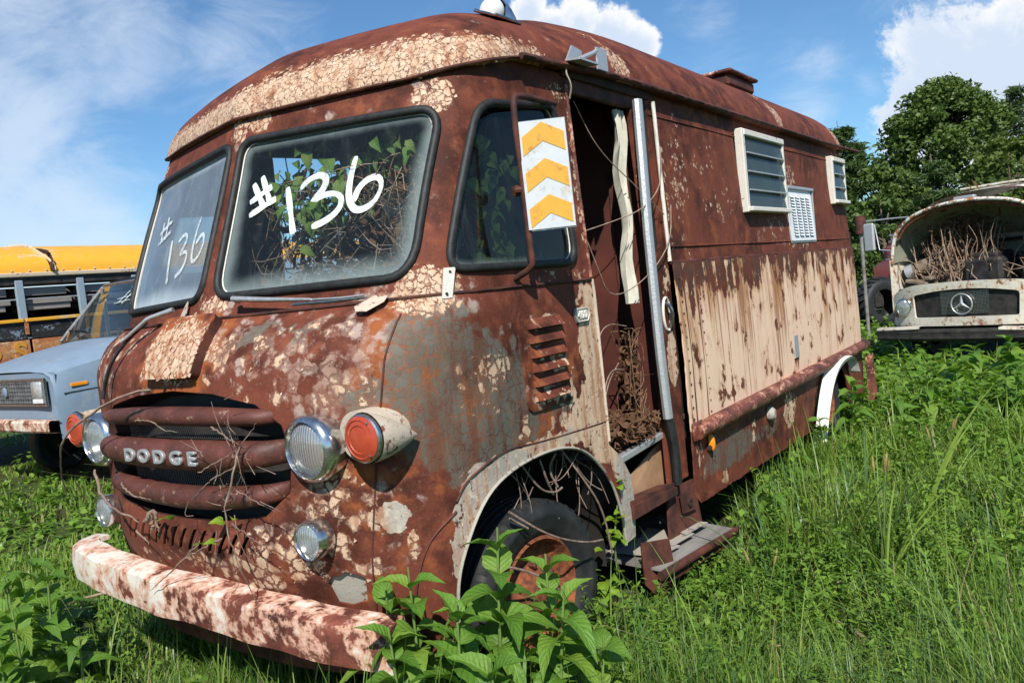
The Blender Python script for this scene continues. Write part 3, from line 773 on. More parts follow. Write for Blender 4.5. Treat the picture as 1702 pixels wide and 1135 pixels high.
# hood lid with scaly paint
lid = lambda uz: off(nose, .0)(uz)
hl = rpoly([(-.165, 1.20), (.165, 1.20), (.165, 1.405), (-.165, 1.405)], .03)
bodypart(panel('hood_lid', off(nose, .045), hl, [], .018, .006, B, van, 50))
q = densify(hl, .03); rows = [list(off(nose, o_)(q)) for o_ in (.043, .0)]
MB().skin([r + [r[0]] for r in rows]).build('lid_rim', M['rust'], van, 60)

# pressed seams of the nose, fender and wheel-arch panel
for s_ in (1, -1):
    for pts, r_ in (([(.975, 1.36), (.968, 1.286), (.942, 1.138), (.895, .902), (.857, .679), (.80, .403), (.79, .25)], .0035), ([(2.05, .78), (1.75, .791), (1.528, .804), (1.323, .825), (1.16, .775), (1.11, .70)], .0035), ([(1.104, .668), (1.02, .61), (.97, .513), (.928, .386), (.91, .24)], .0045)):
        q_ = smooth_path([(s_ * a_, b_) for a_, b_ in pts], 40, 2); MB().tube(off(nose, .001)(q_), r_, 6).build('pressed_seam', M['rust'], van, 60)
# seam bead under the windscreen, flaking scabs of paint
sb = off(nose, .004)(np.stack([np.linspace(-2.0, 2.05, 90), np.full(90, 1.41)], 1))
MB().tube(sb, .006, 6).build('seam_bead', M['rust'], van, 60)
mb = MB(); mb.slab(off(nose, .02)(np.array([(.80, 1.385), (.83, 1.425), (.87, 1.44), (.895, 1.43), (.90, 1.39), (.86, 1.365), (.82, 1.368)])), (.3, -.9, .2), .004)
mb.build('paint_flake', M['pod'], van)
mb = MB(); mb.slab(off(cab, .015)(np.array([(-.20, 1.425), (-.165, 1.415), (-.14, 1.44), (-.14, 1.49), (-.16, 1.475)])), (-.2, -.9, .2), .004)
mb.build('paint_flake', M['pod'], van)

# ---- cab with the windscreen and quarter-light openings
WS = rpoly([(.045, 1.492), (.945, 1.482), (.975, 2.085), (.035, 2.118)], [.09, .13, .10, .07], 6)
SW = rpoly([(1.068, 1.492), (1.958, 1.488), (1.905, 2.15), (1.145, 2.105)], .09, 6)
SWL = rpoly([(-1.62, 1.50), (-1.10, 1.50), (-1.14, 1.97), (-1.62, 1.99)], .07, 6)
def mir(p): return np.array([(-a, b) for a, b in p[::-1]])
cab_outer = [(-2.06, 1.412), (2.06, 1.412), (2.06, 2.30), (-2.06, 2.30)]
bodypart(panel('cab_panel', cab, cab_outer, [WS, mir(WS), SW, SWL], .024, .02, B, van, 50, dent=.0015))

def pane(name, poly, mat, o_=-.012, rimw=.105):
    ctr = poly.mean(0); q = ctr + (poly - ctr) * .995
    o = panel(name, off(cab, o_), q, [], .035, 0, mat, van, 60)
    me = o.data; uzv = []
    # rim attribute: 1 at the edge, fading inwards
    kd = densify(q, .02); P_ = off(cab, o_)(kd)
    co = np.array([v.co for v in me.vertices]); dd = np.min(np.linalg.norm(co[:, None, :] - P_[None], axis=2), axis=1)
    zz = np.clip((co[:, 2] - 1.45) / .65, 0, 1); wv = rimw * (1.75 - 1.0 * zz)
    rim = np.clip(1 - dd / wv, 0, 1)
    at = me.attributes.new('rim', 'FLOAT', 'POINT'); at.data.foreach_set('value', rim.astype(np.float32)); return o
ws_r = pane('windscreen', WS, M['glass_r'])
ws_l = pane('windscreen', mir(WS), M['glass_l'])
sw_r = pane('side_window', SW, M['glass_side'], rimw=.04)
sw_l = pane('side_window', SWL, M['glass_far'], rimw=.04)
for pl, pa in ((WS, ws_r), (mir(WS), ws_l), (SW, sw_r), (SWL, sw_l)):
    gasket('rubber_seal', cab, pl, .0165, M['rubber'], pa, 8, None, .002)
    ctr = pl.mean(0); gasket('pane_edge', cab, ctr + (pl - ctr) * .966, .0035, M['white_chip'], pa, 5, None, -.008)

# hand-painted lot numbers
NUM_R = [[(.133, 1.932), (.168, 1.885), (.208, 1.831)], [(.173, 1.956), (.201, 1.908), (.244, 1.834)], [(.131, 1.856), (.185, 1.882), (.235, 1.907)], [(.140, 1.803), (.208, 1.831), (.268, 1.854)],
 [(.317, 1.89), (.349, 1.803), (.385, 1.702)],
 [(.382, 1.873), (.405, 1.90), (.445, 1.916), (.480, 1.908), (.492, 1.885), (.481, 1.848), (.436, 1.812), (.491, 1.834), (.542, 1.830), (.573, 1.806), (.566, 1.763), (.519, 1.73), (.462, 1.716)],
 [(.601, 1.960), (.592, 1.895), (.593, 1.829), (.606, 1.785), (.634, 1.752), (.672, 1.749), (.716, 1.767), (.742, 1.807), (.740, 1.848), (.710, 1.868), (.665, 1.860), (.632, 1.83), (.625, 1.785)]]
NUM_L = [[(-.660, 1.885), (-.640, 1.805)], [(-.610, 1.905), (-.590, 1.800)], [(-.685, 1.830), (-.560, 1.880)], [(-.670, 1.785), (-.545, 1.830)],
 [(-.505, 1.785), (-.490, 1.690), (-.470, 1.590)],
 [(-.438, 1.769), (-.395, 1.800), (-.352, 1.780), (-.380, 1.731), (-.405, 1.707), (-.340, 1.721), (-.318, 1.690), (-.344, 1.639), (-.405, 1.612)],
 [(-.250, 1.853), (-.272, 1.779), (-.275, 1.695), (-.245, 1.655), (-.187, 1.685), (-.161, 1.745), (-.195, 1.782), (-.250, 1.740)]]
for num, pa, wd in ((NUM_R, ws_r, .0235), (NUM_L, ws_l, .016)):
    for st in num:
        mb = MB(); ribbon(mb, off(cab, -.006), st, wd, 36); mb.build('paint_stroke', M['paint_white' if num is NUM_R else 'paint_faint'], pa, 180)

# ---- wipers
g = off(cab, .05)
def wp(pts, o_): return off(cab, o_)(np.array(pts))
wa = np.vstack([wp([(.20, 1.462)], .055), wp([(.36, 1.447), (.545, 1.43)], .05)])
mb = MB().tube(resample(wa, 12), [.011, .009, .0055], 8); mb.tube(wp([(.20, 1.462), (.20, 1.455)], .03), .013, 8)
wr = mb.build('wiper', M['alu_bright'], van, 60)
MB().tube(wp([(.545, 1.43), (.66, 1.425), (.76, 1.425)], .045), .0045, 6).tube(wp([(.46, 1.425), (.60, 1.422), (.76, 1.422)], .028), .006, 6).build('wiper_blade', M['alu_bright'], wr, 60)
nf = lambda pts, o_: off(nose, o_)(np.array(pts))
wl_ = np.vstack([wp([(-.20, 1.452)], .05), nf([(-.30, 1.40)], .06), nf([(-.42, 1.33)], .05)])
mb = MB().tube(resample(wl_, 12), [.011, .008, .006], 8); wl = mb.build('wiper', M['alu_bright'], van, 60)
MB().tube(smooth_path(nf([(-.34, 1.40), (-.42, 1.33), (-.47, 1.24), (-.49, 1.13)], .04), 16), .007, 6).build('wiper_blade', M['rubber'], wl, 60)

# ---- lamps
def headlamp(x):
    c = (x, .075, .950); ax = (0, -1, 0)
    mb = MB().lathe([(.100, -.03), (.112, .0), (.117, .035), (.117, .060), (.108, .082), (.096, .088), (.091, .080), (.090, .060)], c, ax, 36)
    o = mb.build('headlamp', M['chrome'], van, 60)
    MB().lathe([(.002, .0), (.05, .012), (.08, .04), (.091, .062)], c, ax, 32).build('reflector', M['chrome_old'], o, 60)
    MB().lathe([(.0905, .070), (.078, .080), (.052, .088), (.025, .091), (.001, .092)], c, ax, 32).build('lens', M['fluted'], o, 60)
for x in (-.69, .69): headlamp(x)
def turn(x):
    s_ = 1 if x > 0 else -1; f = np.array([x, .045, .985]); tip = np.array([s_ * .985, .215, .962]); rows = []
    for t in np.linspace(0, 1, 12):
        c = f + (tip - f) * t; r = .079 * (1 - t ** 1.5) + .004
        rows.append([tuple(c + np.array([math.cos(a) * r * (1 - .1 * t), .25 * math.cos(a) * s_ * r * t, math.sin(a) * r])) for a in np.linspace(0, 2 * math.pi, 25)[:-1]])
    mb = MB().skin(rows, closed=True)
    col_ = [[tuple(f + np.array([-s_ * .055 + math.cos(a) * .085, h_, math.sin(a) * .083])) for a in np.linspace(0, 2 * math.pi, 25)[:-1]] for h_ in (.02, .10, .20)]
    mb.skin(col_, closed=True).add(col_[0], [tuple(range(24))])
    o = mb.build('turn_signal', M['pod'], van, 50)
    MB().lathe([(.079, 0), (.079, .014), (.073, .018)], f, (0, -1, 0), 32).build('bezel', M['chrome_old'], o, 40)
    l_ = MB().lathe([(.0735, .008), (.0735, .020), (.062, .027), (.060, .024), (.045, .029), (.043, .026), (.020, .031), (.001, .031)], f, (0, -1, 0), 32).build('lens', M['red_lens'], o, 30)
    for a in (.9, 3.4, 5.4): MB().lathe([(.0045, 0), (.004, .004), (.001, .005)], f + np.array([math.cos(a) * .066, -.024, math.sin(a) * .066]), (0, -1, 0), 8).build('screw', M['chrome_old'], o)
for x in (-.925, .925): turn(x)
def fog(x):
    c = (x, .035, .645); ax = (0, -1, 0)
    o = MB().lathe([(.060, -.01), (.068, .02), (.069, .05), (.063, .064), (.059, .062), (.058, .05)], c, ax, 30).build('fog_lamp', M['chrome'], van, 60)
    MB().lathe([(.0585, .056), (.05, .064), (.03, .069), (.001, .071)], c, ax, 28).build('lens', M['fluted'], o, 60)
    MB().lathe([(.001, .02), (.04, .025), (.058, .05)], c, ax, 28).build('reflector', M['chrome_old'], o, 60)
for x in (-.664, .664): fog(x)

# ---- front bumper: bent channel
bx = np.array([(-1.045, .10), (-1.035, .02), (-.98, -.035), (-.80, -.085), (-.55, -.115), (-.25, -.135), (0, -.14), (.3, -.135), (.6, -.115), (.82, -.085), (1.005, -.03)])
bp = smooth_path(bx, 60, 2); rows = []
for i, (x, y) in enumerate(bp):
    y += .004 * math.sin(x * 9.0) + .003 * math.sin(x * 23 + 1)
    zt = .478 + .003 * math.sin(x * 14) - .035 * (x + 1) / 2 - .045 * max(0, x) ** 2; hgt = .155
    t_ = np.array([bp[min(i + 1, 59)][0] - bp[max(i - 1, 0)][0], bp[min(i + 1, 59)][1] - bp[max(i - 1, 0)][1]]); n_ = unit([t_[1], -t_[0]])
    sec = [(-.115, -.02), (-.11, .0), (-.02, .0), (.0, -.012), (.008, -hgt * .5), (.0, -hgt + .012), (-.02, -hgt), (-.06, -hgt), (-.06, -hgt + .01), (-.015, -hgt + .02), (-.012, -.03), (-.10, -.02)]
    rows.append([(x + n_[0] * a, y + n_[1] * a, zt + b_) for a, b_ in sec])
mb = MB().skin(rows, closed=True); mb.add(rows[-1], [tuple(range(12))]); mb.add(rows[0], [tuple(range(11, -1, -1))])
bump_o = mb.build('front_bumper', M['bumper'], van, 40)
for x in (-.5, .45): boxpart('bumper_bracket', (x, .05, .38), (.06, .28, .08), M['rust_dark'], van)
for u_, z_ in ((.42, .36), (-.30, .385)): MB().lathe([(.012, -.004), (.012, .003), (.006, .006), (.001, .006)], (u_, -.128, z_), (0, -1, 0), 10).build('bolt', M['rust_dark'], van)

# ---- wheel-arch lips
for s_ in (1, -1):
    ap = off(nose, .003)(np.array([(s_ * u, z) for u, z in ARCH]))
    MB().tube(smooth_path(ap, 50, 2), .007, 6).build('arch_lip', M['grey_chip'] if s_ > 0 else M['rust'], van, 60)
# inner wheel housing
for s_ in (1, -1):
    P_ = np.array([(s_ * .955, .87 + .52 * math.cos(a), .16 + .58 * math.sin(a)) for a in np.linspace(-.1, math.pi + .1, 24)])
    rows = [[tuple(p) for p in P_], [(p[0] - s_ * .42, p[1], p[2]) for p in P_]]
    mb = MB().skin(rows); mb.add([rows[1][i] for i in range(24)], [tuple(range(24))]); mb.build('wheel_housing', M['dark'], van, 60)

def wheel(name, c, steer=0.0, side=1, parent=van):
    c = np.array(c); ax = np.array([side * math.cos(steer), side * math.sin(steer), 0])
    prof = [(.235, -.085), (.262, -.100), (.305, -.106), (.345, -.094), (.362, -.080)]
    for gx in (-.050, -.018, .018, .050):
        prof += [(.366, gx - .012), (.354, gx - .008), (.354, gx - .004), (.366, gx)]
    prof += [(.362, .080), (.345, .094), (.318, .104), (.305, .106), (.30, .103), (.262, .100), (.235, .085), (.222, .07)]
    o = MB().lathe(prof, c, ax, 56).build(name, M['tyre'], parent, 50)
    # tread lugs across the shoulder
    mb = MB(); e1 = np.array([0, 0, 1.]); e2 = np.cross(ax, e1)
    for j in range(44):
        a = 2 * math.pi * j / 44; rad = e1 * math.cos(a) + e2 * math.sin(a); tan = -e1 * math.sin(a) + e2 * math.cos(a)
        for sx in (-1, 1):
            p0 = c + rad * .357 + ax * sx * .073
            mb.add([p0 + tan * t_ + ax * q_ + rad * r_ for t_ in (-.014, .014) for q_, r_ in ((-.018, .010), (.016, .004), (.024, -.022))], [(0, 1, 4, 3), (1, 2, 5, 4), (0, 3, 5, 2)])
    mb.build('tread_block', M['tyre'], o, 20, kind='stuff')
    MB().lathe([(.228, .078), (.215, .086), (.205, .070), (.195, .035), (.17, .02), (.12, .028), (.10, .04), (.085, .055), (.07, .075), (.03, .082), (.001, .082)], c, ax, 40).build('rim', M['rust_orange'], o, 50)
    for j in range(6):
        a = 2 * math.pi * j / 6
        MB().lathe([(.013, .03), (.013, .062), (.008, .066), (.001, .066)], c + (e1 * math.cos(a) + e2 * math.sin(a)) * .112, ax, 6).build('wheel_nut', M['rust'], o, 20)
    return o
wheel('front_wheel', (.925, .80, .205), -.10)
wheel('front_wheel', (-.925, .80, .205), -.10, -1)
for s_ in (1, -1): wheel('rear_wheel', (s_ * .915, 5.06, .185), 0, s_)
MB().tube([(-.85, 5.06, .19), (.85, 5.06, .19)], .06, 12).build('rear_axle', M['rust_dark'], van, 60)
MB().tube([(-.85, .80, .19), (.85, .80, .19)], .045, 12).build('front_axle', M['rust_dark'], van, 60)
for s_ in (1, -1): boxpart('chassis_rail', (s_ * .45, 3.2, .36), (.09, 6.1, .16), M['rust_dark'], van)

# ---- body sides behind the door
XR = 6.10
def side_fn(x0, slope, bulge=0.0):
    def fn(uz):
        uz = np.asarray(uz, float).reshape(-1, 2); s_ = np.abs(uz[:, 0]); z = uz[:, 1]; X = x0 - slope * (z - 1.45) + bulge * np.sin((z - .15) / 1.3 * math.pi)
        R_ = .30; a = np.clip((s_ - XR) / R_, 0, math.pi / 2); rest = np.maximum(s_ - XR - R_ * math.pi / 2, 0)
        x = X - R_ + R_ * np.cos(a) - rest; y = np.minimum(s_, XR) + R_ * np.sin(a)
        return np.stack([np.where(uz[:, 0] < 0, -x, x), y - .06 * np.clip((z - 1.4), 0, 1), z], 1)
    return fn
low_fn = side_fn(1.050, 0, .012); up_fn = side_fn(1.035, .035)
SEND = XR + .30 * math.pi / 2 + .74
RARCH = [(4.42, .10), (4.50, .26), (4.62, .40), (4.80, .50), (5.05, .54), (5.28, .51), (5.42, .42), (5.52, .28), (5.58, .10)]
low_outer = [(2.215, .20), (2.28, .155), (2.5, .15)] + RARCH + [(SEND, .10), (SEND, 1.45), (2.215, 1.45)]
bodypart(panel('lower_side', low_fn, low_outer, [], .032, .008, B, van, 50, rag=.003, dent=.003))
bodypart(panel('lower_side', low_fn, [(-a, b_) for a, b_ in [(1.36, .20)] + low_outer[1:-1] + [(1.36, 1.45)]][::-1], [], .06, .008, B, van, 50))
W1 = [(3.42, 1.76), (4.235, 1.76), (4.235, 2.235), (3.42, 2.235)]; W2 = [(5.62, 1.865), (6.02, 1.865), (6.02, 2.215), (5.62, 2.215)]
bodypart(panel('upper_side', up_fn, [(2.19, 1.455), (SEND, 1.455), (SEND, 2.35), (2.19, 2.35)], [np.array(W1), np.array(W2)], .034, .008, B, van, 50, dent=.002))
bodypart(panel('upper_side', up_fn, [(-2.02, 1.455), (-SEND, 1.455), (-SEND, 2.35), (-2.02, 2.35)][::-1], [], .07, .008, B, van, 50))
# belt bead and the raised seam above it
for z_, r_, o_ in ((1.452, .010, .004), (1.535, .006, .002), (2.215, .005, .001)):
    MB().tube(off(up_fn, o_)(np.stack([np.linspace(2.20, XR + .4, 60), np.full(60, z_)], 1)), r_, 6).build('belt_moulding', B if z_ > 1.5 else M['rust'], van, 60)
for y_ in (2.30, 2.46): MB().tube(low_fn(np.array([(y_, z_) for z_ in np.linspace(.25, 1.43, 12)])) + np.array([.001, 0, 0]), .004, 5).build('panel_seam', M['rust'], van, 60)
for i in range(17):
    for y_ in (2.26, 2.50): MB().lathe([(.0075, 0), (.006, .004), (.001, .005)], low_fn(np.array([(y_, .36 + i * .063)]))[0], (1, 0, 0), 6).build('rivet', M['rust'], van)

# rub rail
rl = [(2.235, .545), (2.28, .555), (2.9, .556), (4.40, .555), (6.50, .553)]
rp = off(low_fn, .028)(resample(np.array(rl), 40))
mb = MB().tube(rp, [.036] + [.046] * 20, 10, flat=(1.0, 1.0)); mb.box(low_fn(np.array([(2.27, .55)]))[0] + [.012, 0, 0], (.02, .13, .10), .008)
mb.build('rub_rail', M['rail'], van, 60)
for y_ in (2.245, 2.30): MB().lathe([(.012, 0), (.010, .008), (.001, .01)], (1.078, y_, .535 + (y_ - 2.245) * .6), (1, 0, 0), 8).build('rail_bolt', M['rust_dark'], van)

# rear arch flare (torn), mud flap, tail post
fl = np.array([(4.36, .02), (4.44, .18), (4.56, .36), (4.72, .50), (4.95, .585), (5.30, .585), (5.46, .52), (5.54, .40)])
q = smooth_path(fl, 36, 2); wv = np.array([.0, .0])
inn = q + np.stack([np.full(36, .11) * np.linspace(1, .7, 36), -.035 * np.sin(np.linspace(0, math.pi, 36)) - .03], 1)
rows = [list(off(low_fn, .025)(q)), list(off(low_fn, .10)((q + inn) / 2)), list(off(low_fn, .085)(inn)), list(off(low_fn, .01)(inn))]
MB().skin(rows).build('wheel_flare', M['white_chip'], van, 50)
mb = MB().slab([(1.03, 6.38, .42), (1.09, 6.40, .44), (1.10, 6.42, .0), (1.02, 6.40, -.02)], (.2, 1, 0), .012); mb.build('mud_flap', M['rail'], van)
boxpart('tail_step', (0, 6.52, .30), (1.9, .22, .05), M['rust'], van)

# marker lamps, hook, latch on the lower side
f = low_fn(np.array([(2.42, .425)]))[0]
o = MB().lathe([(.026, 0), (.026, .02), (.02, .03)], f, (1, 0, 0), 16).build('marker_lamp', M['rust_dark'], van, 40)
mb = MB(); rows = [[(f[0] + .012 + r_ * .6, f[1] + math.cos(a) * .020 * q_, f[2] + .025 + math.sin(a) * .052 * q_) for a in np.linspace(0, 6.283, 17)[:-1]] for r_, q_ in ((0, 1), (.03, .9), (.045, .5), (.05, .02))]
mb.skin(rows, closed=True).build('lens', M['amber'], o, 60)
f = low_fn(np.array([(3.44, .42)]))[0]
MB().lathe([(.045, 0), (.042, .03), (.03, .045), (.001, .048)], f, (1, .1, 0), 18).build('fuel_cap', M['grey_chip'], van, 40)
f = low_fn(np.array([(4.12, .80)]))[0]
MB().slab([f + [0, -.045, .06], f + [0, .05, .06], f + [0, .05, -.10], f + [0, -.045, -.10]], (1, 0, 0), .012).build('latch_plate', M['alu'], van)

# ---- louvred windows
def jalousie(poly, n_, label=None):
    p = np.array(poly); y0, z0 = p.min(0); y1, z1 = p.max(0); o_ = .02
    c = lambda y, z, o_: tuple(off(up_fn, o_)(np.array([(y, z)]))[0])
    xm = c((y0 + y1) / 2, (z0 + z1) / 2, 0)[0]
    mb = MB(); t = .045
    mb.box((xm + .018, y0 + .0, (z0 + z1) / 2), (.055, t, z1 - z0 + .06), .005); mb.box((xm + .018, y1, (z0 + z1) / 2), (.055, t * .7, z1 - z0 + .06), .005)
    mb.box((xm + .022, (y0 + y1) / 2, z1 + .005), (.065, y1 - y0, .04), .005); mb.box((xm + .03, (y0 + y1) / 2, z0 - .01), (.085, y1 - y0 + .03, .03), .005)
    o = mb.build('louvred_window', M['white_chip'], van, 30)
    hh = (z1 - z0) / n_
    for i in range(n_):
        zc = z1 - (i + .5) * hh; tilt = .008
        V = [(xm + .040 + tilt, y0 + .03, zc - hh * .53), (xm + .040 + tilt, y1 - .02, zc - hh * .53), (xm + .026, y1 - .02, zc + hh * .53), (xm + .026, y0 + .03, zc + hh * .53)]
        mb = MB().add(V, [(0, 1, 2, 3)]); mb.build('glass_slat', M['glass_louvre'], o, None)
        boxpart('slat_rail', (xm + .040 + tilt, (y0 + y1) / 2 + .005, zc - hh * .53), (.010, y1 - y0 - .05, .010), M['alu'], o, .002)
    return o
jalousie(W1, 4); jalousie(W2, 3)
# dull inner blind behind the glass
boxpart('window_blind', (.955, 3.83, 1.99), (.012, .80, .46), M['wood_grey'], van); boxpart('window_blind', (.945, 5.82, 2.04), (.012, .40, .36), M['cloth'], van)

# white vent grille: plate with 4 x 14 slots and hoods
vy0, vy1, vz0, vz1 = 4.335, 4.975, 1.535, 1.925
vent_fn = off(up_fn, .014)
sl_ = []
for i in range(4):
    for j in range(14):
        ya = vy0 + .075 + i * .132; za = vz1 - .062 - j * .0218
        sl_.append(np.array([(ya, za - .009), (ya + .100, za - .009), (ya + .100, za), (ya, za)]))
vent = panel('vent_grille', vent_fn, rpoly([(vy0, vz0), (vy1, vz0), (vy1, vz1), (vy0, vz1)], .012, 3), sl_, .05, .006, M['paper'], van, 30)
bars_me = None
for q in sl_:
    y, z = q[0]; P_ = vent_fn(np.array([(y, z + .013), (y + .100, z + .013), (y, z + .002), (y + .100, z + .002)]))
    P_[2:, 0] += .011
    MB().add(P_, [(0, 1, 3, 2)]).build('vent_slat', M['paper'], vent, None)
bx0 = up_fn(np.array([(4.65, 1.73)]))[0][0]
MB().box((bx0 + .008, vy0 - .006, 1.73), (.018, .014, .41), .003).box((bx0 + .008, vy1 + .006, 1.73), (.018, .014, .41), .003).box((bx0 + .014, 4.655, vz1 + .006), (.022, .655, .022), .003).box((bx0 + .003, 4.655, vz0 - .006), (.022, .655, .02), .003).build('vent_frame', M['alu'], vent)

# ---- roof
def roof_outline(n_=520):
    pts = []
    us = np.linspace(0, 2.06, 110); c_ = off(cab, .036)(np.stack([us, np.full(110, 2.27)], 1))
    for u, p in zip(us, c_):
        t = np.clip((u - .72) / .78, 0, 1); t = t * t * (3 - 2 * t)
        pts.append((p[0], p[1], 2.215 + .085 * t))
    x_end = pts[-1][0]; pts[0] = (0.0, pts[0][1], pts[0][2])
    for y in np.linspace(1.40, 6.0, 150): pts.append((x_end, y, 2.30))
    for a in np.linspace(0, math.pi / 2, 26)[1:]: pts.append((x_end - .40 + .40 * math.cos(a), 6.0 + .40 * math.sin(a), 2.30))
    for x in np.linspace(x_end - .40, 0, 20)[1:]: pts.append((x, 6.40, 2.30))
    P_ = np.array(pts); L = np.r_[0, np.cumsum(np.linalg.norm(np.diff(P_, axis=0), axis=1))]
    t = np.linspace(0, L[-1], n_); return np.stack([np.interp(t, L, P_[:, c]) for c in range(3)], 1)
ol = roof_outline(300); ring = np.vstack([ol, ol[::-1][1:-1] * [-1, 1, 1]])
st_ = np.clip((ring[:, 1] - .95) / .9, 0, 1); ring[:, 2] += .035 * st_ * st_ * (3 - 2 * st_)
st_ = np.clip((ring[:, 1] - .8) / 1.6, 0, 1); CREST = 2.715 + .145 * st_ * st_ * (3 - 2 * st_)
rr = np.cos(np.linspace(0, math.pi / 2, 44)) ** .8
rows = [list(ring * 1.0 - np.array([0, 0, .0]) + np.stack([-.05 * np.sign(ring[:, 0]) * (np.abs(ring[:, 0]) > .9), .05 * (ring[:, 1] < .9), np.full(len(ring), -.002)], 1))]
for r in rr:
    sp = np.stack([np.zeros(len(ring)), np.clip(ring[:, 1], 1.75, 5.5), ring[:, 2]], 1)
    xy = sp[:, :2] + (ring[:, :2] - sp[:, :2]) * r
    side = np.clip((ring[:, 1] - .55) / .8, 0, 1)
    hgt = (1 - r ** 2.2) ** (1 / 1.8)
    zc = ring[:, 2] + (CREST - ring[:, 2]) * hgt
    rows.append([tuple(p) for p in np.column_stack([xy, zc])])
mb = MB().skin(rows, closed=True, flip=True)
roof = bodypart(mb.build('roof', B, van, 60))
# rain gutter
gp = [(ring[i][0] + .012, ring[i][1] - .004, ring[i][2] + .006) for i in range(0, 220)]
gp = [p for p in gp if p[1] < 6.0 and p[1] > .95] + [(1.066, 6.2, 2.343), (1.075, 6.56, 2.346)]
MB().tube(gp, .014, 6).build('rain_gutter', M['rust'], van, 60)
lp = [(p[0] * 1.004, p[1] - .006, p[2] + .002) for p in ring[:70]]; lp = [(-a, b_, c_) for a, b_, c_ in lp[::-1]] + lp[1:]
MB().tube(lp, .006, 6).build('visor_lip', M['rust'], van, 60)

def roof_z(x, y):
    """height of the roof above (x, y)"""
    me = roof.data; co = ROOFCO
    d2 = (co[:, 0] - x) ** 2 + (co[:, 1] - y) ** 2; return co[np.argmin(d2), 2]
ROOFCO = np.array([v.co for v in roof.data.vertices])
def clearance(x, y, tilt):
    z = roof_z(x, y); R_ = Matrix.Rotation(tilt, 3, 'Y')
    o = MB().box((x, y + .05, z + .012), (.125, .19, .014), .007, R_).build('clearance_lamp', M['chrome'], van, 30)
    rows = []
    for t in np.linspace(0, 1, 9):
        r = math.sqrt(max(0, 1 - t * t)); rows.append([tuple(R_ @ Vector((math.cos(a) * .050 * (r * .45 + .55 * (1 - t ** 3)), math.sin(a) * .056 * (r * .5 + .5 * (1 - t ** 3)) + .0, .014 + t * .068)) + Vector((x, y, z))) for a in np.linspace(0, 6.2832, 21)[:-1]])
    MB().skin(rows, closed=True).add(rows[-1], [tuple(range(20))]).build('lens', M['white_lens'], o, 50)
    rows = [[tuple(R_ @ Vector((sx * hw * .8, yy, hh)) + Vector((x, y, z))) for sx, hh in ((-1, .015), (-.8, .048 * q_ + .012), (0, .074 * q_ + .012), (.8, .048 * q_ + .012), (1, .015))] for yy, hw, q_ in ((.03, .06, 1), (.08, .055, .85), (.13, .04, .4), (.165, .02, .05))]
    MB().skin(rows).build('lamp_hood', M['chrome'], o, 50)
for s_ in (1, -1): clearance(s_ * .86, 1.07, s_ * .42)
zv = roof_z(.35, 5.0)
o = MB().box((.30, 5.0, zv + .05), (.50, .60, .10), .02).build('roof_vent', M['rust'], van, 30)
MB().box((.30, 5.0, zv + .115), (.56, .66, .03), .01).build('vent_cover', M['rail'], o, 30)

# broken lamp bracket over the door
mb = MB(); mb.slab([(1.055, 1.30, 2.335), (1.13, 1.30, 2.325), (1.13, 1.46, 2.325), (1.055, 1.46, 2.335)], (0, 0, 1), .008)
mb.slab([(1.055, 1.30, 2.335), (1.055, 1.44, 2.335), (1.055, 1.44, 2.40), (1.055, 1.36, 2.41)], (1, 0, 0), .006)
mb.slab([(1.10, 1.49, 2.32), (1.10, 1.58, 2.32), (1.10, 1.58, 2.415), (1.10, 1.49, 2.415)], (1, .1, 0), .008); mb.tube([(1.08, 1.38, 2.35), (1.10, 1.47, 2.385), (1.10, 1.50, 2.40)], .010, 8)
mb.build('lamp_bracket', M['alu'], van, 30)
MB().tube(smooth_path([(1.06, 1.31, 2.33), (1.05, 1.30, 2.29), (1.06, 1.33, 2.24), (1.03, 1.35, 2.19)], 14), .004, 5).build('loose_cable', M['pod'], van, 60)

# ---- louvre plate, badge, bracket plate on the cab side
lf = off(nose, .010)
bodypart(panel('louvre_plate', lf, rpoly([(1.49, .925), (1.80, .925), (1.815, 1.305), (1.49, 1.315)], .035, 4), [], .02, .010, B, van, 40))
for i in range(6):
    z1 = 1.262 - i * .056
    P_ = nose(np.array([(1.535, z1)]))[0]; x0 = P_[0] + .010; ya, yb = P_[1], P_[1] + .235
    V = [(x0, ya, z1 + .020), (x0, yb, z1 + .020), (x0 + .026, yb - .006, z1 - .018), (x0 + .026, ya + .006, z1 - .018), (x0, ya, z1 - .020), (x0, yb, z1 - .020)]
    bodypart(MB().add(V, [(0, 3, 2, 1), (0, 4, 3), (1, 2, 5)]).build('louvre', B, van, 20))
    MB().box((x0 + .002, (ya + yb) / 2, z1 - .020), (.006, .215, .010), 0).build('louvre_slot_shade', M['dark'], van, None)  # dark bar colouring in the shade of the open gap under each louvre
bd = nose(np.array([(1.932, 1.264)]))[0]
hx = [(0, -.062, 0), (0, -.045, .030), (0, .045, .030), (0, .062, 0), (0, .045, -.030), (0, -.045, -.030)]
badge = MB().slab([bd + np.array(p) + [.002, 0, 0] for p in hx], (1, 0, 0), .008).build('badge', M['alu_bright'], van, 30)
MB().tube([bd + np.array(p) * [1, .93, .90] + [.012, 0, 0] for p in hx + hx[:1]], .0028, 6).build('badge_rim', M['white_chip'], badge, 60)
MB().slab([bd + np.array(p) * [1, .86, .80] + [.0105, 0, 0] for p in hx], (1, 0, 0), .001).build('badge_field', M['grey_chip'], badge, None)
me = text_mesh('400', .044, .003, .001); me.transform(frame(bd + np.array([.012, 0, -.001]), Vector((0, 1.15, 0)), Vector((0, .12, 1)), Vector((1, 0, 0)))); link('badge_number', me, M['white_chip'], badge)
pp_ = off(cab, .006)(np.array([(1.045, 1.415), (1.09, 1.415), (1.105, 1.50), (1.05, 1.50)])); pp_[:2, 2] -= .02
o = MB().slab(pp_, (.75, -.65, 0), .008).build('bracket_plate', M['white_chip'], van)
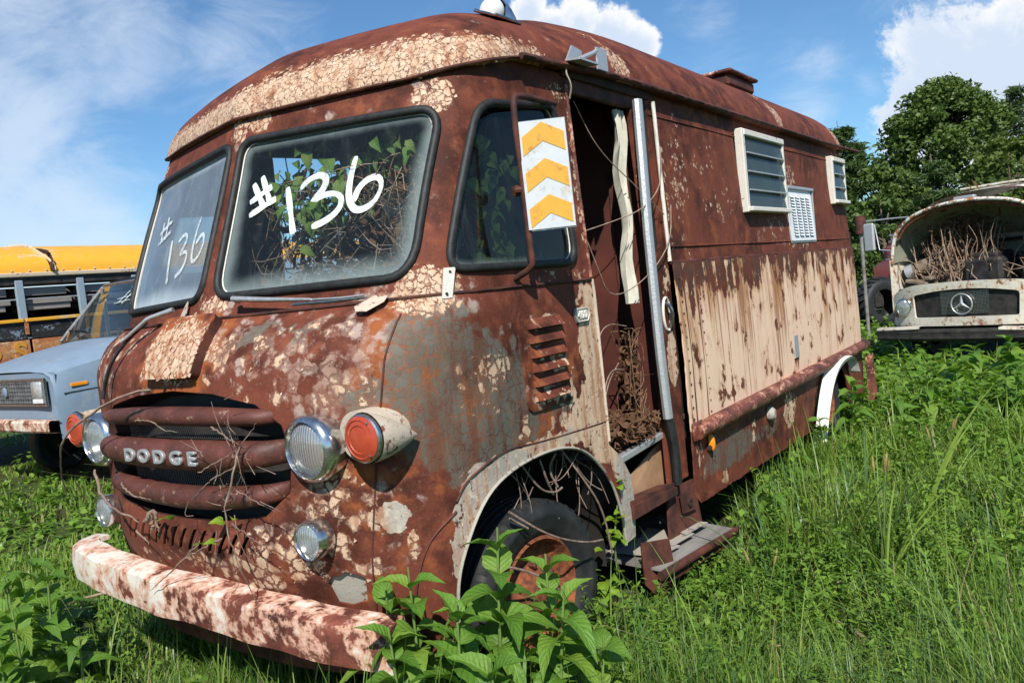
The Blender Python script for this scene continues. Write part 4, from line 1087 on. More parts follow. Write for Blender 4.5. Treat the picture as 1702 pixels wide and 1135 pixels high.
for p in (pp_[:2].mean(0) + [0, 0, .015], pp_[2:].mean(0) - [0, 0, .015]): MB().lathe([(.006, .006), (.005, .012), (.001, .012)], p, (.75, -.65, 0), 8).build('screw', M['rust_dark'], o)

# ---- mirror arm with the chevron plate
arm = smooth_path([(1.0, 1.27, 2.165), (1.06, 1.05, 2.14), (1.12, .81, 2.115), (1.125, .772, 2.09), (1.122, .79, 1.8), (1.118, .80, 1.52), (1.115, .81, 1.475), (1.03, .80, 1.44)], 60, 2)
mirr = MB().tube(arm, .0125, 10).build('mirror_arm', M['rust'], van, 60)
MB().lathe([(.022, 0), (.02, .02), (.001, .022)], (1.09, .80, 1.765), (-.3, -.95, 0), 10).tube([(1.095, .775, 1.765), (1.15, .81, 1.765)], .013, 8).build('clamp', M['rust'], mirr, 40)
A_ = np.array([1.12, .795, 2.007]); ex = np.array([.144, .098, 0.]); ez = np.array([0, 0.006, -.395]); nv = np.array([.56, -.826, 0])
P = lambda s_, t_, o_=0: A_ + ex * s_ + ez * t_ + nv * o_
pl = MB().slab([P(0, 0), P(0, 1), P(1, 1), P(1, 0)], nv, .022).build('mirror_back', M['white_reflect'], mirr, 30)
MB().slab([P(-.015, -.012, -.004), P(-.015, 1.012, -.004), P(1.015, 1.012, -.004), P(1.015, -.012, -.004)], nv, .010).build('mirror_rim', M['chrome_old'], pl, 30)
for v0 in (.018, .352, .685):
    for a, b_ in (((.06, .125), (.5, .0)), ((.5, .0), (.96, .105))):
        q = [P(a[0], v0 + a[1] + .0, .0228), P(a[0], v0 + a[1] + .175, .0228), P(b_[0], v0 + b_[1] + .175, .0228), P(b_[0], v0 + b_[1], .0228)]
        MB().slab(q, nv, .0012).build('chevron', M['yellow_reflect'], pl, None)

# ---- doorway, slid-back door, step well
door_fn = lambda uz: np.column_stack([np.full(len(np.asarray(uz).reshape(-1, 2)), 1.022) - .03 * np.clip(np.asarray(uz).reshape(-1, 2)[:, 1] - 1.45, 0, 1), np.asarray(uz, float).reshape(-1, 2)])
dr = bodypart(panel('sliding_door', door_fn, [(1.985, .32), (2.205, .32), (2.205, 2.335), (1.985, 2.335)], [rpoly([(2.055, 1.53), (2.135, 1.53), (2.135, 2.25), (2.055, 2.25)], .03)], .025, .025, B, van, 40))
MB().box((1.00, 2.10, 1.89), (.006, .10, .76), 0).build('door_glass', M['black_steel'], dr, None)
st = [(1.045, 1.975, 2.26), (1.05, 1.945, 1.6), (1.058, 1.935, 1.0), (1.062, 1.945, .68)]
MB().tube(resample(np.array(st), 20), .030, 8, flat=(.8, 1.0)).build('door_edge', M['alu'], dr, 40)
st = [(1.062, 1.945, .70), (1.07, 1.965, .60), (1.066, 1.985, .48), (1.06, 1.99, .335)]
MB().tube(smooth_path(np.array(st), 16), .026, 8, flat=(.8, 1.1)).build('edge_rubber', M['rubber'], dr, 40)
mb = MB(); hp = [(1.026, 2.12 + .042 * math.cos(a), 1.19 + .085 * math.sin(a)) for a in np.linspace(0, 6.2832, 25)]
mb.tube(hp, .008, 6).build('handle_cup', M['white_chip'], dr, 60)
MB().tube(smooth_path([(1.03, 2.10, 1.25), (1.055, 2.115, 1.23), (1.055, 2.13, 1.17), (1.03, 2.135, 1.12)], 12), .010, 6).build('handle', M['chrome_old'], dr, 60)
MB().tube(smooth_path([(1.030, 2.185, 2.28), (1.032, 2.19, 1.9), (1.036, 2.195, 1.46)], 20), .011, 6).build('door_gasket', M['white_chip'], dr, 60)
boxpart('door_track', (.99, 1.75, 2.315), (.06, .85, .05), M['rust_dark'], van)
boxpart('door_header', (.985, 1.75, 2.275), (.03, .85, .09), M['rust'], van)
# door-post edge (front), flaking
MB().tube(cab(np.array([(2.06, z_) for z_ in np.linspace(1.42, 2.27, 14)])) + np.array([.002, .004, 0]), .009, 6).build('door_post', M['rail'], van, 60)
MB().tube(nose(np.array([(2.06, z_) for z_ in np.linspace(.69, 1.41, 14)])) + np.array([.000, .004, 0]), .009, 6).build('door_post', M['pod'], van, 60)

boxpart('cab_floor', (0, .95, .80), (1.96, 1.0, .03), M['floor_dirt'], van)
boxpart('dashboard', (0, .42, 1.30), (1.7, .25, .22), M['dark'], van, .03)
boxpart('rear_floor', (0, 4.2, .62), (1.98, 4.4, .03), M['floor_dirt'], van)
boxpart('entry_floor', (.1, 1.73, .565), (1.74, .58, .03), M['floor_dirt'], van)
boxpart('entry_sill', (.985, 1.76, .572), (.04, .55, .035), M['alu'], van, .006, Matrix.Rotation(.05, 3, 'X'))
MB().box((.0, 2.12, 1.45), (1.94, .03, 1.72), .004).build('bulkhead', M['rust_red'], van)
for x in (.78, .5): boxpart('bulkhead_rib', (x, 2.098, 1.45), (.012, .012, 1.70), M['rust'], van, .002)
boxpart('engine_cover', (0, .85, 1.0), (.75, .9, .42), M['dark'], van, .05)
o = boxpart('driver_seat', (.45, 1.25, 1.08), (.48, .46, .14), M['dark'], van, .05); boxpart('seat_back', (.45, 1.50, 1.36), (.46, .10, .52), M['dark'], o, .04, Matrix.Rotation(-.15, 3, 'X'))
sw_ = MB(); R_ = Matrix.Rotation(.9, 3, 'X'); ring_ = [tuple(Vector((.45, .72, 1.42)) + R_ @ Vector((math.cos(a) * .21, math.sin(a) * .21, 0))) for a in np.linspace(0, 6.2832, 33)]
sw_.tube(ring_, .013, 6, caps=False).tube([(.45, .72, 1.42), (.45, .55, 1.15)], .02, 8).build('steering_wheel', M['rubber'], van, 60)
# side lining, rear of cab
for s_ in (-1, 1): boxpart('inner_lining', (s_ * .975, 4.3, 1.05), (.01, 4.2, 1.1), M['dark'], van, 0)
# under-step framing: cardboard, rail, tread
mb = MB().slab([(.93, 1.66, .42), (.95, 2.06, .545), (.955, 2.10, .46), (.95, 2.03, .27), (.94, 1.70, .34)], (1, -.15, .05), .008); mb.build('cardboard_sheet', M['card'], van)
boxpart('step_riser', (.80, 1.78, .44), (.02, .60, .28), M['dark'], van)
mb = MB().slab([(.86, 1.50, .325), (1.05, 1.50, .36), (1.05, 1.97, .325), (.86, 1.97, .29)], (0, 0, 1), .02); mb.slab([(1.05, 1.50, .36), (1.05, 1.97, .325), (1.05, 1.97, .285), (1.05, 1.50, .295)], (1, 0, 0), .012)
mb.build('step_frame', M['rust'], van)
mb = MB().slab([(1.00, 1.96, .30), (1.03, 2.22, .30), (1.05, 2.24, .04), (1.02, 1.90, .06)], (1, -.1, 0), .014); mb.build('step_hanger', M['rust'], van)
o = MB().slab([(1.046, 2.02, .27), (1.05, 2.16, .255), (1.056, 2.17, .155), (1.05, 2.03, .17)], (1, -.1, 0), .012).build('hanger_plate', M['rust'], van)
MB().lathe([(.024, 0), (.022, .012), (.012, .014), (.012, .004), (.001, .004)], (1.062, 2.095, .21), (1, -.1, 0), 12).build('bolt', M['rust_dark'], o, 30)
sp_ = MB()
tr_ = [(.72, 1.60, .045), (1.13, 1.58, .03), (1.20, 2.30, .01), (.76, 2.36, .03)]
sp_.slab(tr_, (0, 0, 1), .012); step = sp_.build('step_tread', M['wood_grey'], van)
MB().tube([(1.14, 1.55, .02), (1.20, 2.36, -.005)], .022, 8).tube([(1.12, 1.55, -.03), (1.17, 2.30, -.06)], .016, 8).build('step_edge', M['rust'], step, 60)
mb = MB().slab([(1.05, 1.545, .17), (1.12, 1.70, .15), (1.13, 1.72, -.04), (1.09, 1.62, -.12), (1.05, 1.55, -.03)], (.8, -.6, 0), .010); mb.build('step_bracket', M['rust'], step)
mb = MB()
for i in range(3):
    a = rng.uniform(0, 1); mb.slab([(.80 + .08 * i, 1.65 + .2 * i, .063 + .006 * i), (1.08, 1.68 + .15 * i, .06 + .006 * i), (1.10, 1.86 + .18 * i, .058 + .004 * i), (.84, 1.88 + .15 * i, .066 + .005 * i)], (0, .02 * i, 1), .004)
mb.build('tread_scale', M['grey_chip'], step)
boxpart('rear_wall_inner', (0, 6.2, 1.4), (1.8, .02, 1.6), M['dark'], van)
# curtain hanging behind the door edge
rows = []
for i, z_ in enumerate(np.linspace(2.22, 1.27, 14)):
    w_ = .085 + .03 * math.sin(i * .6) * (i / 13); rows.append([(.955 + .024 * math.sin(j * 1.7 + i * .25) + .012 * math.sin(i * 1.1), 1.915 + w_ * (j / 9 - .5) - .03 * i / 14, z_) for j in range(10)])
cur = MB().skin(rows).build('curtain', M['cloth'], None, 60); tag(cur, 'strip of stained pale curtain hanging inside the doorway of the rusted step van', 'curtain')

# ---- where paint has survived, where it has gone (real stains with a shape of their own)
WEAR = [  # channel, centre, horizontal radius, vertical radius, strength
 ('pale', (.79, .09, 1.19), .26, .17, 1.0), ('coarse', (.79, .09, 1.19), .32, .26, 1), ('cream', (.79, .09, 1.17), .20, .13, .30), ('green', (.86, .15, 1.05), .12, .12, .45), ('green', (.5, .04, 1.33), .25, .06, .4), ('orange', (.8, .1, .55), .25, .2, .4),
 ('pale', (.44, .02, 1.27), .28, .10, .9), ('cream', (.22, .01, 1.28), .10, .12, .62), ('coarse', (.22, .01, 1.25), .35, .2, 1), ('pale', (.25, 0, 1.30), .20, .12, 1),
 ('orange', (.97, .24, 1.26), .16, .22, .9), ('orange', (.92, .17, 1.12), .14, .16, .7), ('orange', (1.04, .5, .95), .2, .1, .5), ('orange', (1.02, .3, .7), .2, .3, .35),
 ('green', (1.02, .35, 1.15), .22, .25, .75), ('green', (1.04, .50, .98), .26, .28, .95), ('green', (1.04, .85, 1.00), .30, .24, .65), ('green', (1.00, .29, .99), .16, .20, .6), ('green', (1.04, .55, .78), .25, .08, .6),
 ('coarse', (1.03, .6, 1.0), .55, .42, 1),
 ('cream', (1.04, .50, 1.08), .13, .11, .50), ('cream', (1.04, .62, 1.13), .07, .07, .62), ('orange', (1.04, .52, 1.06), .15, .12, .7),
 ('cream', (1.04, .73, .88), .06, .05, .55), ('cream', (1.04, .95, .86), .08, .05, .55), ('cream', (1.04, 1.0, .88), .07, .05, .5),
 ('cream', (.75, .07, .73), .13, .19, .58), ('coarse', (.72, .06, .68), .3, .3, 1), ('cream', (.80, .09, .60), .10, .14, .55), ('pale', (.7, .05, .65), .25, .2, .7), ('pale', (.4, -.03, .55), .3, .12, .6), ('orange', (.85, .13, .85), .2, .25, .5), ('pale', (1.0, .4, 1.2), .3, .2, .35), ('pale', (.5, .05, 1.30), .5, .12, .45), ('cream', (.65, .08, 1.22), .3, .16, .34), ('orange', (1.04, 1.0, .95), .5, .25, .4), ('orange', (1.04, 1.3, .75), .3, .2, .45), ('pale', (.5, .25, 2.2), .5, .1, .3),
 ('cream', (.50, -.03, .57), .22, .10, .66), ('coarse', (.50, -.03, .57), .3, .2, 1), ('cream', (.38, -.04, .50), .14, .08, .62),
 ('cream', (.05, -.05, .50), .20, .07, .50), ('coarse', (0, -.05, .50), .4, .2, 1), ('cream', (-.32, -.03, .48), .16, .06, .42), ('cream', (-.74, .07, .62), .07, .16, .55),
 ('cream', (.89, .16, .69), .050, .050, 1.3), ('cream', (.93, .2, .58), .03, .09, .6), ('pale', (.90, .16, .68), .10, .16, .6),
 ('cream', (1.04, 1.30, 1.06), .10, .36, .95), ('cream', (1.04, 1.22, .82), .18, .14, .85), ('cream', (1.04, 1.15, .98), .10, .08, .45), ('coarse', (1.04, 1.25, .95), .25, .4, 1), ('cream', (1.04, 1.28, 1.30), .09, .10, .6),
 ('cream', (1.04, .45, .67), .10, .14, 1.1), ('cream', (1.04, .36, .52), .06, .20, 1.0), ('cream', (1.04, .62, .76), .14, .06, 1.0), ('cream', (1.04, .95, .775), .28, .05, .85), ('cream', (1.04, 1.35, .72), .14, .12, .95), ('cream', (1.04, 1.52, .42), .10, .30, 1.3), ('cream', (1.04, 1.46, .62), .10, .12, 1.1),
 ('cream', (.95, .37, 1.43), .14, .09, .92), ('pale', (.93, .35, 1.40), .25, .10, .8), ('pale', (.99, .42, 1.36), .14, .05, .9),
 ('pale', (.04, .14, 1.47), .16, .06, .7), ('cream', (.06, .17, 1.47), .09, .04, .72), ('pale', (-.3, .05, 1.25), .3, .2, .35), ('cream', (-.55, .10, 1.28), .25, .20, .26), ('coarse', (-.5, .1, 1.25), .4, .3, 1), ('pale', (-.6, .12, 1.2), .2, .2, .5),
 ('cream', (.89, .60, 2.15), .085, .085, .86), ('pale', (.89, .60, 2.15), .12, .11, .7), ('cream', (.12, .44, 2.19), .075, .06, .85), ('cream', (.0, .41, 2.17), .05, .09, .7), ('pale', (.02, .42, 2.17), .08, .1, .6),
 ('cream', (-.85, .60, 2.13), .06, .08, .6), ('cream', (-.93, .45, 1.62), .05, .14, .55), ('cream', (-.95, .42, 1.45), .08, .1, .5),
 ('cream', (1.02, 1.36, 1.84), .03, .42, .62), ('cream', (1.02, 1.2, 1.44), .5, .03, .34), ('cream', (1.0, 1.30, 2.22), .1, .05, .5),
 ('solid', (1.04, .45, .67), .14, .18, 1.0), ('solid', (1.04, .36, .48), .10, .25, 1.0), ('solid', (1.04, .62, .76), .18, .06, .9), ('solid', (1.04, .95, .775), .32, .06, .7), ('solid', (1.04, 1.36, .72), .16, .14, .55), ('solid', (1.04, 1.50, .45), .12, .30, 1.0), ('solid', (1.04, 1.30, 1.06), .14, .40, .5), ('solid', (1.04, 1.22, .84), .2, .16, .5), ('solid', (.89, .16, .69), .08, .08, 1.0),
 ('solid', (1.05, 3.2, .35), 1.5, .2, .5), ('solid', (1.02, 2.15, 1.1), .1, .4, .5), ('solid', (1.06, .95, 1.09), .15, .25, .5),
 # roof bands
 ('cream', (1.0, 1.86, 2.40), .10, .17, .8), ('cream', (.9, 1.82, 2.56), .07, .08, .5), ('cream', (1.02, 2.0, 2.33), .25, .03, .42), ('cream', (.98, 4.30, 2.45), .10, .14, .75), ('cream', (.85, 4.25, 2.60), .07, .07, .6), ('cream', (.98, 5.95, 2.42), .09, .13, .8), ('cream', (.8, 2.1, 2.60), .08, .03, .45), ('cream', (.6, 1.6, 2.66), .12, .02, .4),
 # upper side specks
 ('cream', (1.03, 2.45, 1.85), .12, .42, .36), ('cream', (1.03, 2.9, 1.9), .35, .30, .24), ('cream', (1.03, 4.46, 2.02), .20, .09, .5), ('cream', (1.03, 3.9, 1.62), .4, .10, .3), ('cream', (1.03, 4.6, 1.50), .35, .04, .45), ('pale', (1.03, 4.0, 1.60), .4, .14, .4),
 ('cream', (1.03, 2.26, 1.85), .035, .42, .55), ('cream', (1.03, 5.8, 2.25), .35, .03, .5), ('cream', (1.03, 6.3, 1.6), .05, .3, .35),
 # lower side below the rail
 ('green', (1.05, 2.75, .34), .40, .10, .8), ('green', (1.05, 3.4, .32), .3, .06, .5), ('cream', (1.05, 3.15, .38), .04, .10, .6), ('cream', (1.05, 2.62, .20), .06, .05, .8), ('cream', (1.05, 3.9, .36), .16, .12, .55), ('cream', (1.05, 2.30, .42), .05, .12, .45), ('orange', (1.05, 3.0, .3), 1.2, .12, .3),
 # louvre plate, hood lid, sliding door
 ('cream', (1.06, .95, 1.09), .12, .04, .8), ('cream', (1.06, .95, .97), .12, .035, .8), ('cream', (1.06, .98, 1.26), .08, .03, .7), ('pale', (1.06, .9, 1.05), .15, .25, .5), ('coarse', (1.06, .9, 1.1), .2, .3, 1),
 ('cream', (0, -.03, 1.31), .21, .13, 1.0), ('orange', (0, -.03, 1.30), .3, .2, .8),
 ('cream', (1.02, 2.15, .95), .06, .14, .8), ('cream', (1.02, 2.17, 1.36), .05, .08, .6), ('cream', (1.02, 2.14, 1.30), .04, .05, .5), ('cream', (1.03, 2.02, 1.9), .05, .4, .45),
]
CH = {'cream': (0, 0), 'green': (0, 1), 'orange': (0, 2), 'coarse': (1, 0), 'pale': (1, 1), 'panel': (1, 2), 'solid': (1, 3)}
def wear(o):
    me = o.data; n_ = len(me.vertices); co = np.empty(n_ * 3, np.float32); me.vertices.foreach_get('co', co); co = co.reshape(-1, 3).astype(float)
    A = np.zeros((2, n_, 4), np.float32); A[0, :, 3] = 1
    for ch, c, rh, rz, s_ in WEAR:
        dd = np.sqrt(((co[:, 0] - c[0]) / rh) ** 2 + ((co[:, 1] - c[1]) / rh) ** 2 + ((co[:, 2] - c[2]) / rz) ** 2)
        v = np.clip((1.35 - dd) / .7, 0, 1); v = v * v * (3 - 2 * v) * s_
        a, b_ = CH[ch]; A[a, :, b_] = np.maximum(A[a, :, b_], v)
    if o.name.startswith('roof'):
        # cream band on the visor: distance above the lip
        x, y, z = co.T; front = np.clip((1.55 - y) / .25, 0, 1)
        base = 2.215 + .085 * np.clip(np.abs(x) / 1.0, 0, 1) ** 1.5
        top = .150 + .045 * np.sin(x * 3.1 + .6) - .015 * np.clip((x - .75) / .3, 0, 1)
        v = np.clip((top - (z - base)) / .07, 0, 1) * front * np.clip((1.20 - y) / .08, 0, 1)
        A[0, :, 0] = np.maximum(A[0, :, 0], v * 1.02); A[1, :, 1] = np.maximum(A[1, :, 1], .45 * np.clip(v * 1.2, 0, 1))
    if o.name.startswith('lower_side'):
        x, y, z = co.T; v = np.clip((z - .50) / .10, 0, 1) * np.clip((1.47 - z) / .05, 0, 1) * np.clip((y - 2.16) / .06, 0, 1)
        A[1, :, 2] = np.where(x > 0, v, v * .8)
    if o.name.startswith('louvre'): A[0, :, 1] = 0; A[1, :, 3] = .5; A[0, :, 0] *= .9
    for i, nm in ((0, 'wear'), (1, 'wear2')):
        at = me.attributes.new(nm, 'FLOAT_COLOR', 'POINT'); at.data.foreach_set('color', A[i].ravel())
for o in BODYPARTS: wear(o)

# lifted chips of paint standing proud of the rust
def chips(o, n, lo, hi, size):
    me = o.data; nv = len(me.vertices); co = np.empty(nv * 3, np.float32); me.vertices.foreach_get('co', co); co = co.reshape(-1, 3)
    no = np.empty(nv * 3, np.float32); me.vertices.foreach_get('normal', no); no = no.reshape(-1, 3)
    cr_ = np.empty(nv * 4, np.float32); me.attributes['wear'].data.foreach_get('color', cr_); cr_ = cr_.reshape(-1, 4)[:, 0]
    idx = np.where((cr_ > lo) & (cr_ < hi) & (co[:, 1] < 2.3))[0]
    if not len(idx): return
    mb = MB()
    for i in rng.choice(idx, n):
        nn = no[i] / (np.linalg.norm(no[i]) + 1e-9)
        if nn @ (np.array(CP) - co[i]) < 0: nn = -nn
        t1 = unit(np.cross(nn, rng.normal(0, 1, 3))); t2 = np.cross(nn, t1); s_ = size * rng.uniform(.45, 1.25); c0 = co[i] + t1 * rng.uniform(-.012, .012) + t2 * rng.uniform(-.012, .012) + nn * .0015
        k_ = rng.integers(4, 7); ang = np.sort(rng.uniform(0, 6.283, k_)); lift = rng.uniform(.1, .5)
        V = [c0 + nn * .001] + [c0 + (t1 * math.cos(a) + t2 * math.sin(a)) * s_ * rng.uniform(.6, 1.1) + nn * s_ * lift * (.5 + .5 * math.cos(a - ang[0])) for a in ang]
        mb.add(V, [(0, j + 1, (j + 1) % k_ + 1) for j in range(k_)])
    mb.build('paint_chips', M['flake'], van, None, kind='stuff')
for o in BODYPARTS:
    if o.name == 'roof': chips(o, 190, .35, 1.1, .008)
    if o.name == 'nose_panel': chips(o, 200, .30, 1.4, .010)
    if o.name == 'cab_panel': chips(o, 80, .30, 1.1, .008)
    if o.name == 'hood_lid': chips(o, 90, .4, 1.4, .012)

# ================================================================== terrain
def gz(x, y):
    x = np.asarray(x, float); y = np.asarray(y, float)
    t = np.clip((y - 4) / 8, 0, 1); t = t * t * (3 - 2 * t)
    return -.16 - .29 * t + .018 * np.sin(x * 1.9 + .7) * np.sin(y * 1.6) + .010 * np.sin(x * 4.1 + y * 3.3)
def G(x, y): return float(gz(x, y))
s_ = np.sinh(np.linspace(-7.2, 7.2, 181)) * 1.2
gx, gy = np.meshgrid(s_, s_ + 4); gzv = gz(gx, gy) * 1.0
V = np.stack([gx.ravel(), gy.ravel(), gzv.ravel()], 1); n_ = 181
F = [(i * n_ + j, i * n_ + j + 1, (i + 1) * n_ + j + 1, (i + 1) * n_ + j) for i in range(n_ - 1) for j in range(n_ - 1)]
def ground_mat():
    m, k = material('grassy_soil'); co = k.obj()
    a = k.noise(co, .8, 6, .6); b = k.noise(co, 12, 6, .65)
    col = k.mix(k.ss(b, .4, .65), (.030, .026, .012), (.10, .080, .042))
    col = k.mix(k.ss(k.m('ADD', k.m('MULTIPLY', a, .5), k.m('MULTIPLY', b, .5)), .45, .58), col, (.045, .085, .016))
    k.out(k.bsdf(col, .95, 0, k.bump(b, .8, .03), .2)); return m
o = link('ground', mesh_from('ground', V, F, 180), ground_mat()); o['kind'] = 'structure'

# ================================================================== the pale blue van
CX, OV = -6.45, 0.0
bv = thing('blue_van', 'faded pale blue van with amber side marker and rusty white bumper, beside the bus', 'van', (CX, 4.0, -.16))
def arch_z(y, yc, r, z0):
    d_ = r * r - (y - yc) ** 2; return z0 + (math.sqrt(d_) if d_ > 0 else 0)
ST = [(1.985, [(0, 1.105), (.50, 1.10), (.80, 1.08), (.93, 1.03), (.975, .95), (.985, .75)]),
      (2.02, [(0, 1.145), (.50, 1.14), (.81, 1.115), (.945, 1.06), (.985, .945), (.995, .75)]),
      (2.12, [(0, 1.195), (.50, 1.19), (.83, 1.16), (.965, 1.09), (1.0, .97), (1.01, .75)]),
      (2.45, [(0, 1.285), (.50, 1.275), (.86, 1.235), (.985, 1.15), (1.015, 1.03), (1.02, .76)]),
      (2.92, [(0, 1.365), (.50, 1.355), (.89, 1.315), (1.0, 1.235), (1.025, 1.12), (1.03, .78)]),
      (3.3, [(0, 1.37), (.5, 1.365), (.93, 1.335), (1.005, 1.27), (1.028, 1.13), (1.03, .78)]),
      (6.9, [(0, 1.37), (.5, 1.365), (.93, 1.335), (1.005, 1.27), (1.028, 1.13), (1.03, .78)])]
ys = np.array([s[0] for s in ST]); Q = np.array([s[1] for s in ST])
rows = []
for y in list(np.linspace(1.985, 2.12, 5)) + list(np.linspace(2.2, 3.4, 26)) + list(np.linspace(3.6, 6.9, 14)):
    sec = [(np.interp(y, ys, Q[:, j, 0]), np.interp(y, ys, Q[:, j, 1])) for j in range(6)]
    zb = max(.42, arch_z(y, 2.82, .43, .36) if abs(y - 2.82) < .43 else 0, arch_z(y, 5.75, .43, .36) if abs(y - 5.75) < .43 else 0)
    sec.append((1.01, min(zb, .76)))
    rows.append([(CX - a, y, b) for a, b in sec[::-1]] + [(CX + a, y, b) for a, b in sec[1:]])
body = MB().skin(rows); body.add([rows[-1][i] for i in range(13)], [tuple(range(13))]); body.build('body', M['sky_blue'], bv, 35)
# nose face with apron
MB().skin([[(CX + x, 1.985 + .03 * (abs(x) / .98) ** 4, z) for x in np.linspace(-.975, .975, 15)] for z in (1.085, 1.03, .74, .60)]).build('front_apron', M['sky_blue'], bv, 40)
MB().box((CX, 1.955, 1.022), (1.72, .03, .022), .004).box((CX, 1.955, .765), (1.72, .03, .022), .004).box((CX - .86, 1.955, .894), (.022, .03, .28), .004).box((CX + .86, 1.955, .894), (.024, .03, .28), .004).build('grille_surround', M['chrome_old'], bv)
MB().box((CX, 1.975, .894), (1.70, .012, .25), 0).build('grille_backing', M['dark'], bv, None)
for i in range(6): MB().box((CX, 1.958, .79 + i * .0415), (1.16, .022, .009), .002).build('grille_bar', M['black_plastic'], bv)
for i in range(21): MB().box((CX - .575 + i * .0575, 1.956, .894), (.009, .022, .235), .002).build('grille_bar', M['black_plastic'], bv)
for s in (-1, 1):
    x = CX + s * .725
    o = MB().box((x, 1.953, .895), (.235, .026, .235), .01).build('headlamp', M['black_plastic'], bv)
    MB().box((x, 1.938, .918), (.205, .026, .165), .02).build('lens', M['lamp_face'], o, 50)
    MB().box((x, 1.937, .805), (.20, .02, .045), .006).build('parking_lens', M['white_lens'], o)
    MB().box((CX + s * 1.016, 2.215, .935), (.012, .17, .036), .005).build('side_marker', M['amber'], bv, label='amber side marker lamp')
    MB().tube([(CX + s * 1.008, 2.06, .865), (CX + s * 1.022, 2.5, .875)], .006, 6).build('side_strip', M['chrome_old'], bv)
    MB().lathe([(.20, -.06), (.30, -.09), (.335, -.07), (.34, 0), (.335, .07), (.30, .09), (.20, .07), (.10, .03), (.001, .03)], (CX + s * .90, 2.82, .17), (s, 0, 0), 32).build('front_wheel', M['tyre'], bv, 40)
    MB().lathe([(.20, -.06), (.30, -.09), (.335, -.07), (.34, 0), (.335, .07), (.30, .09), (.20, .07), (.10, .03), (.001, .03)], (CX + s * .90, 5.75, .17), (s, 0, 0), 32).build('rear_wheel', M['tyre'], bv, 40)
MB().lathe([(.055, 0), (.055, .012), (.045, .02), (.001, .022)], (CX, 1.946, .905), (0, -1, 0), 24).build('emblem', M['sky_blue'], bv, 50)
MB().lathe([(.058, 0), (.058, .012), (.053, .014)], (CX, 1.946, .905), (0, -1, 0), 24).build('emblem_rim', M['chrome_old'], bv, 50)
rows = [[(CX + x, 1.86 + .02 * (abs(x)) ** 3 + a, b) for x in np.linspace(-1.03, 1.03, 21)] for a, b in ((.09, .62), (.0, .62), (-.014, .60), (-.014, .52), (0, .50), (.09, .49))]
MB().skin(rows).build('front_bumper', M['van_bumper'], bv, 30)
# windscreen, pillars, roof, sides
WB = [(2.90, 1.37), (3.46, 1.98)]
ws = MB().skin([[(CX + x * (1 - .10 * t), 2.90 + .56 * t + .10 * (abs(x) / .95) ** 2.5, 1.37 + .62 * t) for x in np.linspace(-.93, .93, 13)] for t in np.linspace(0, 1, 6)])
wso = ws.build('windscreen', M['glass_van'], bv, 60)
for s in (-1, 1):
    P_ = [(CX + s * .945 * (1 - .10 * t), 2.90 + .56 * t + .10, 1.365 + .62 * t) for t in np.linspace(0, 1, 8)]
    MB().tube(P_, .022, 8).build('windscreen_pillar', M['black_plastic'], bv, 60)
    MB().skin([[(CX + s * (1.0 - .12 * t), y, 1.34 + .66 * t) for y in np.linspace(4.35, 6.9, 6)] for t in (0, .5, 1)]).build('upper_side', M['sky_blue'], bv, 60)
    MB().skin([[(CX + s * (1.0 - .12 * t), 3.05 + .52 * t + yy * (1.30 - .52 * t), 1.34 + .66 * t) for yy in (0, .5, 1)] for t in (0, .5, 1)]).build('door_window', M['glass_van'], bv, 60)
MB().tube([(CX + x, 3.47 + .10 * (abs(x) / .85) ** 2.5, 1.995) for x in np.linspace(-.85, .85, 13)], .022, 8).build('windscreen_header', M['chrome_old'], bv, 60)
rows = []
for t in np.linspace(0, 1, 7):
    y = 3.46 + 3.4 * t; crown = 2.03 + .12 * min(1, t * 3)
    rows.append([(CX + a, y + (.10 * (abs(a) / .87) ** 2.5 if t == 0 else 0), b) for a, b in ((-.90, 1.99), (-.80, crown - .03), (-.5, crown), (0, crown + .01), (.5, crown), (.80, crown - .03), (.90, 1.99))])
MB().skin(rows).build('roof', M['sky_blue'], bv, 60)
boxpart('dashboard', (CX, 3.15, 1.28), (1.8, .4, .16), M['dark'], bv, .03)
boxpart('rear_wall', (CX, 6.85, 1.65), (1.8, .03, .7), M['sky_blue'], bv)
boxpart('seat', (CX - .4, 4.1, 1.45), (.5, .14, .6), M['dark'], bv, .05); boxpart('seat', (CX + .45, 4.1, 1.45), (.5, .14, .6), M['dark'], bv, .05)
cols = [[(CX - .62 + .03 * math.sin(j * 2) + .07 * j * .3, 3.40 + .01 * j, z) for j in range(4)] for z in np.linspace(1.38, 1.96, 6)]
MB().skin(cols).build('bus_reflection', M['duct'], bv, 60)  # solid brown strip standing in for the bus reflected in the windscreen
wf = lambda x, t, o_=.012: (CX + x * (1 - .10 * t), 2.90 + .56 * t + .10 * (abs(x) / .95) ** 2.5 - o_ * .74, 1.37 + .62 * t + o_ * .67)
MB().tube([wf(-.28, .02, .03), wf(-.55, .13, .03)], .010, 6).tube([wf(-.80, .17, .02), wf(-.22, .125, .02)], .011, 6).build('wiper', M['rubber'], bv, 60)
for a, b in (((.10, .58), (.20, .80)), ((.20, .56), (.30, .80)), ((.03, .66), (.32, .70)), ((.02, .58), (.33, .62))):
    p = [wf(a[0] + (b[0] - a[0]) * t, a[1] + (b[1] - a[1]) * t) for t in np.linspace(0, 1, 6)]
    MB().tube(p, .014, 6, flat=(1, .4)).build('paint_stroke', M['paint_white'], wso, 60)

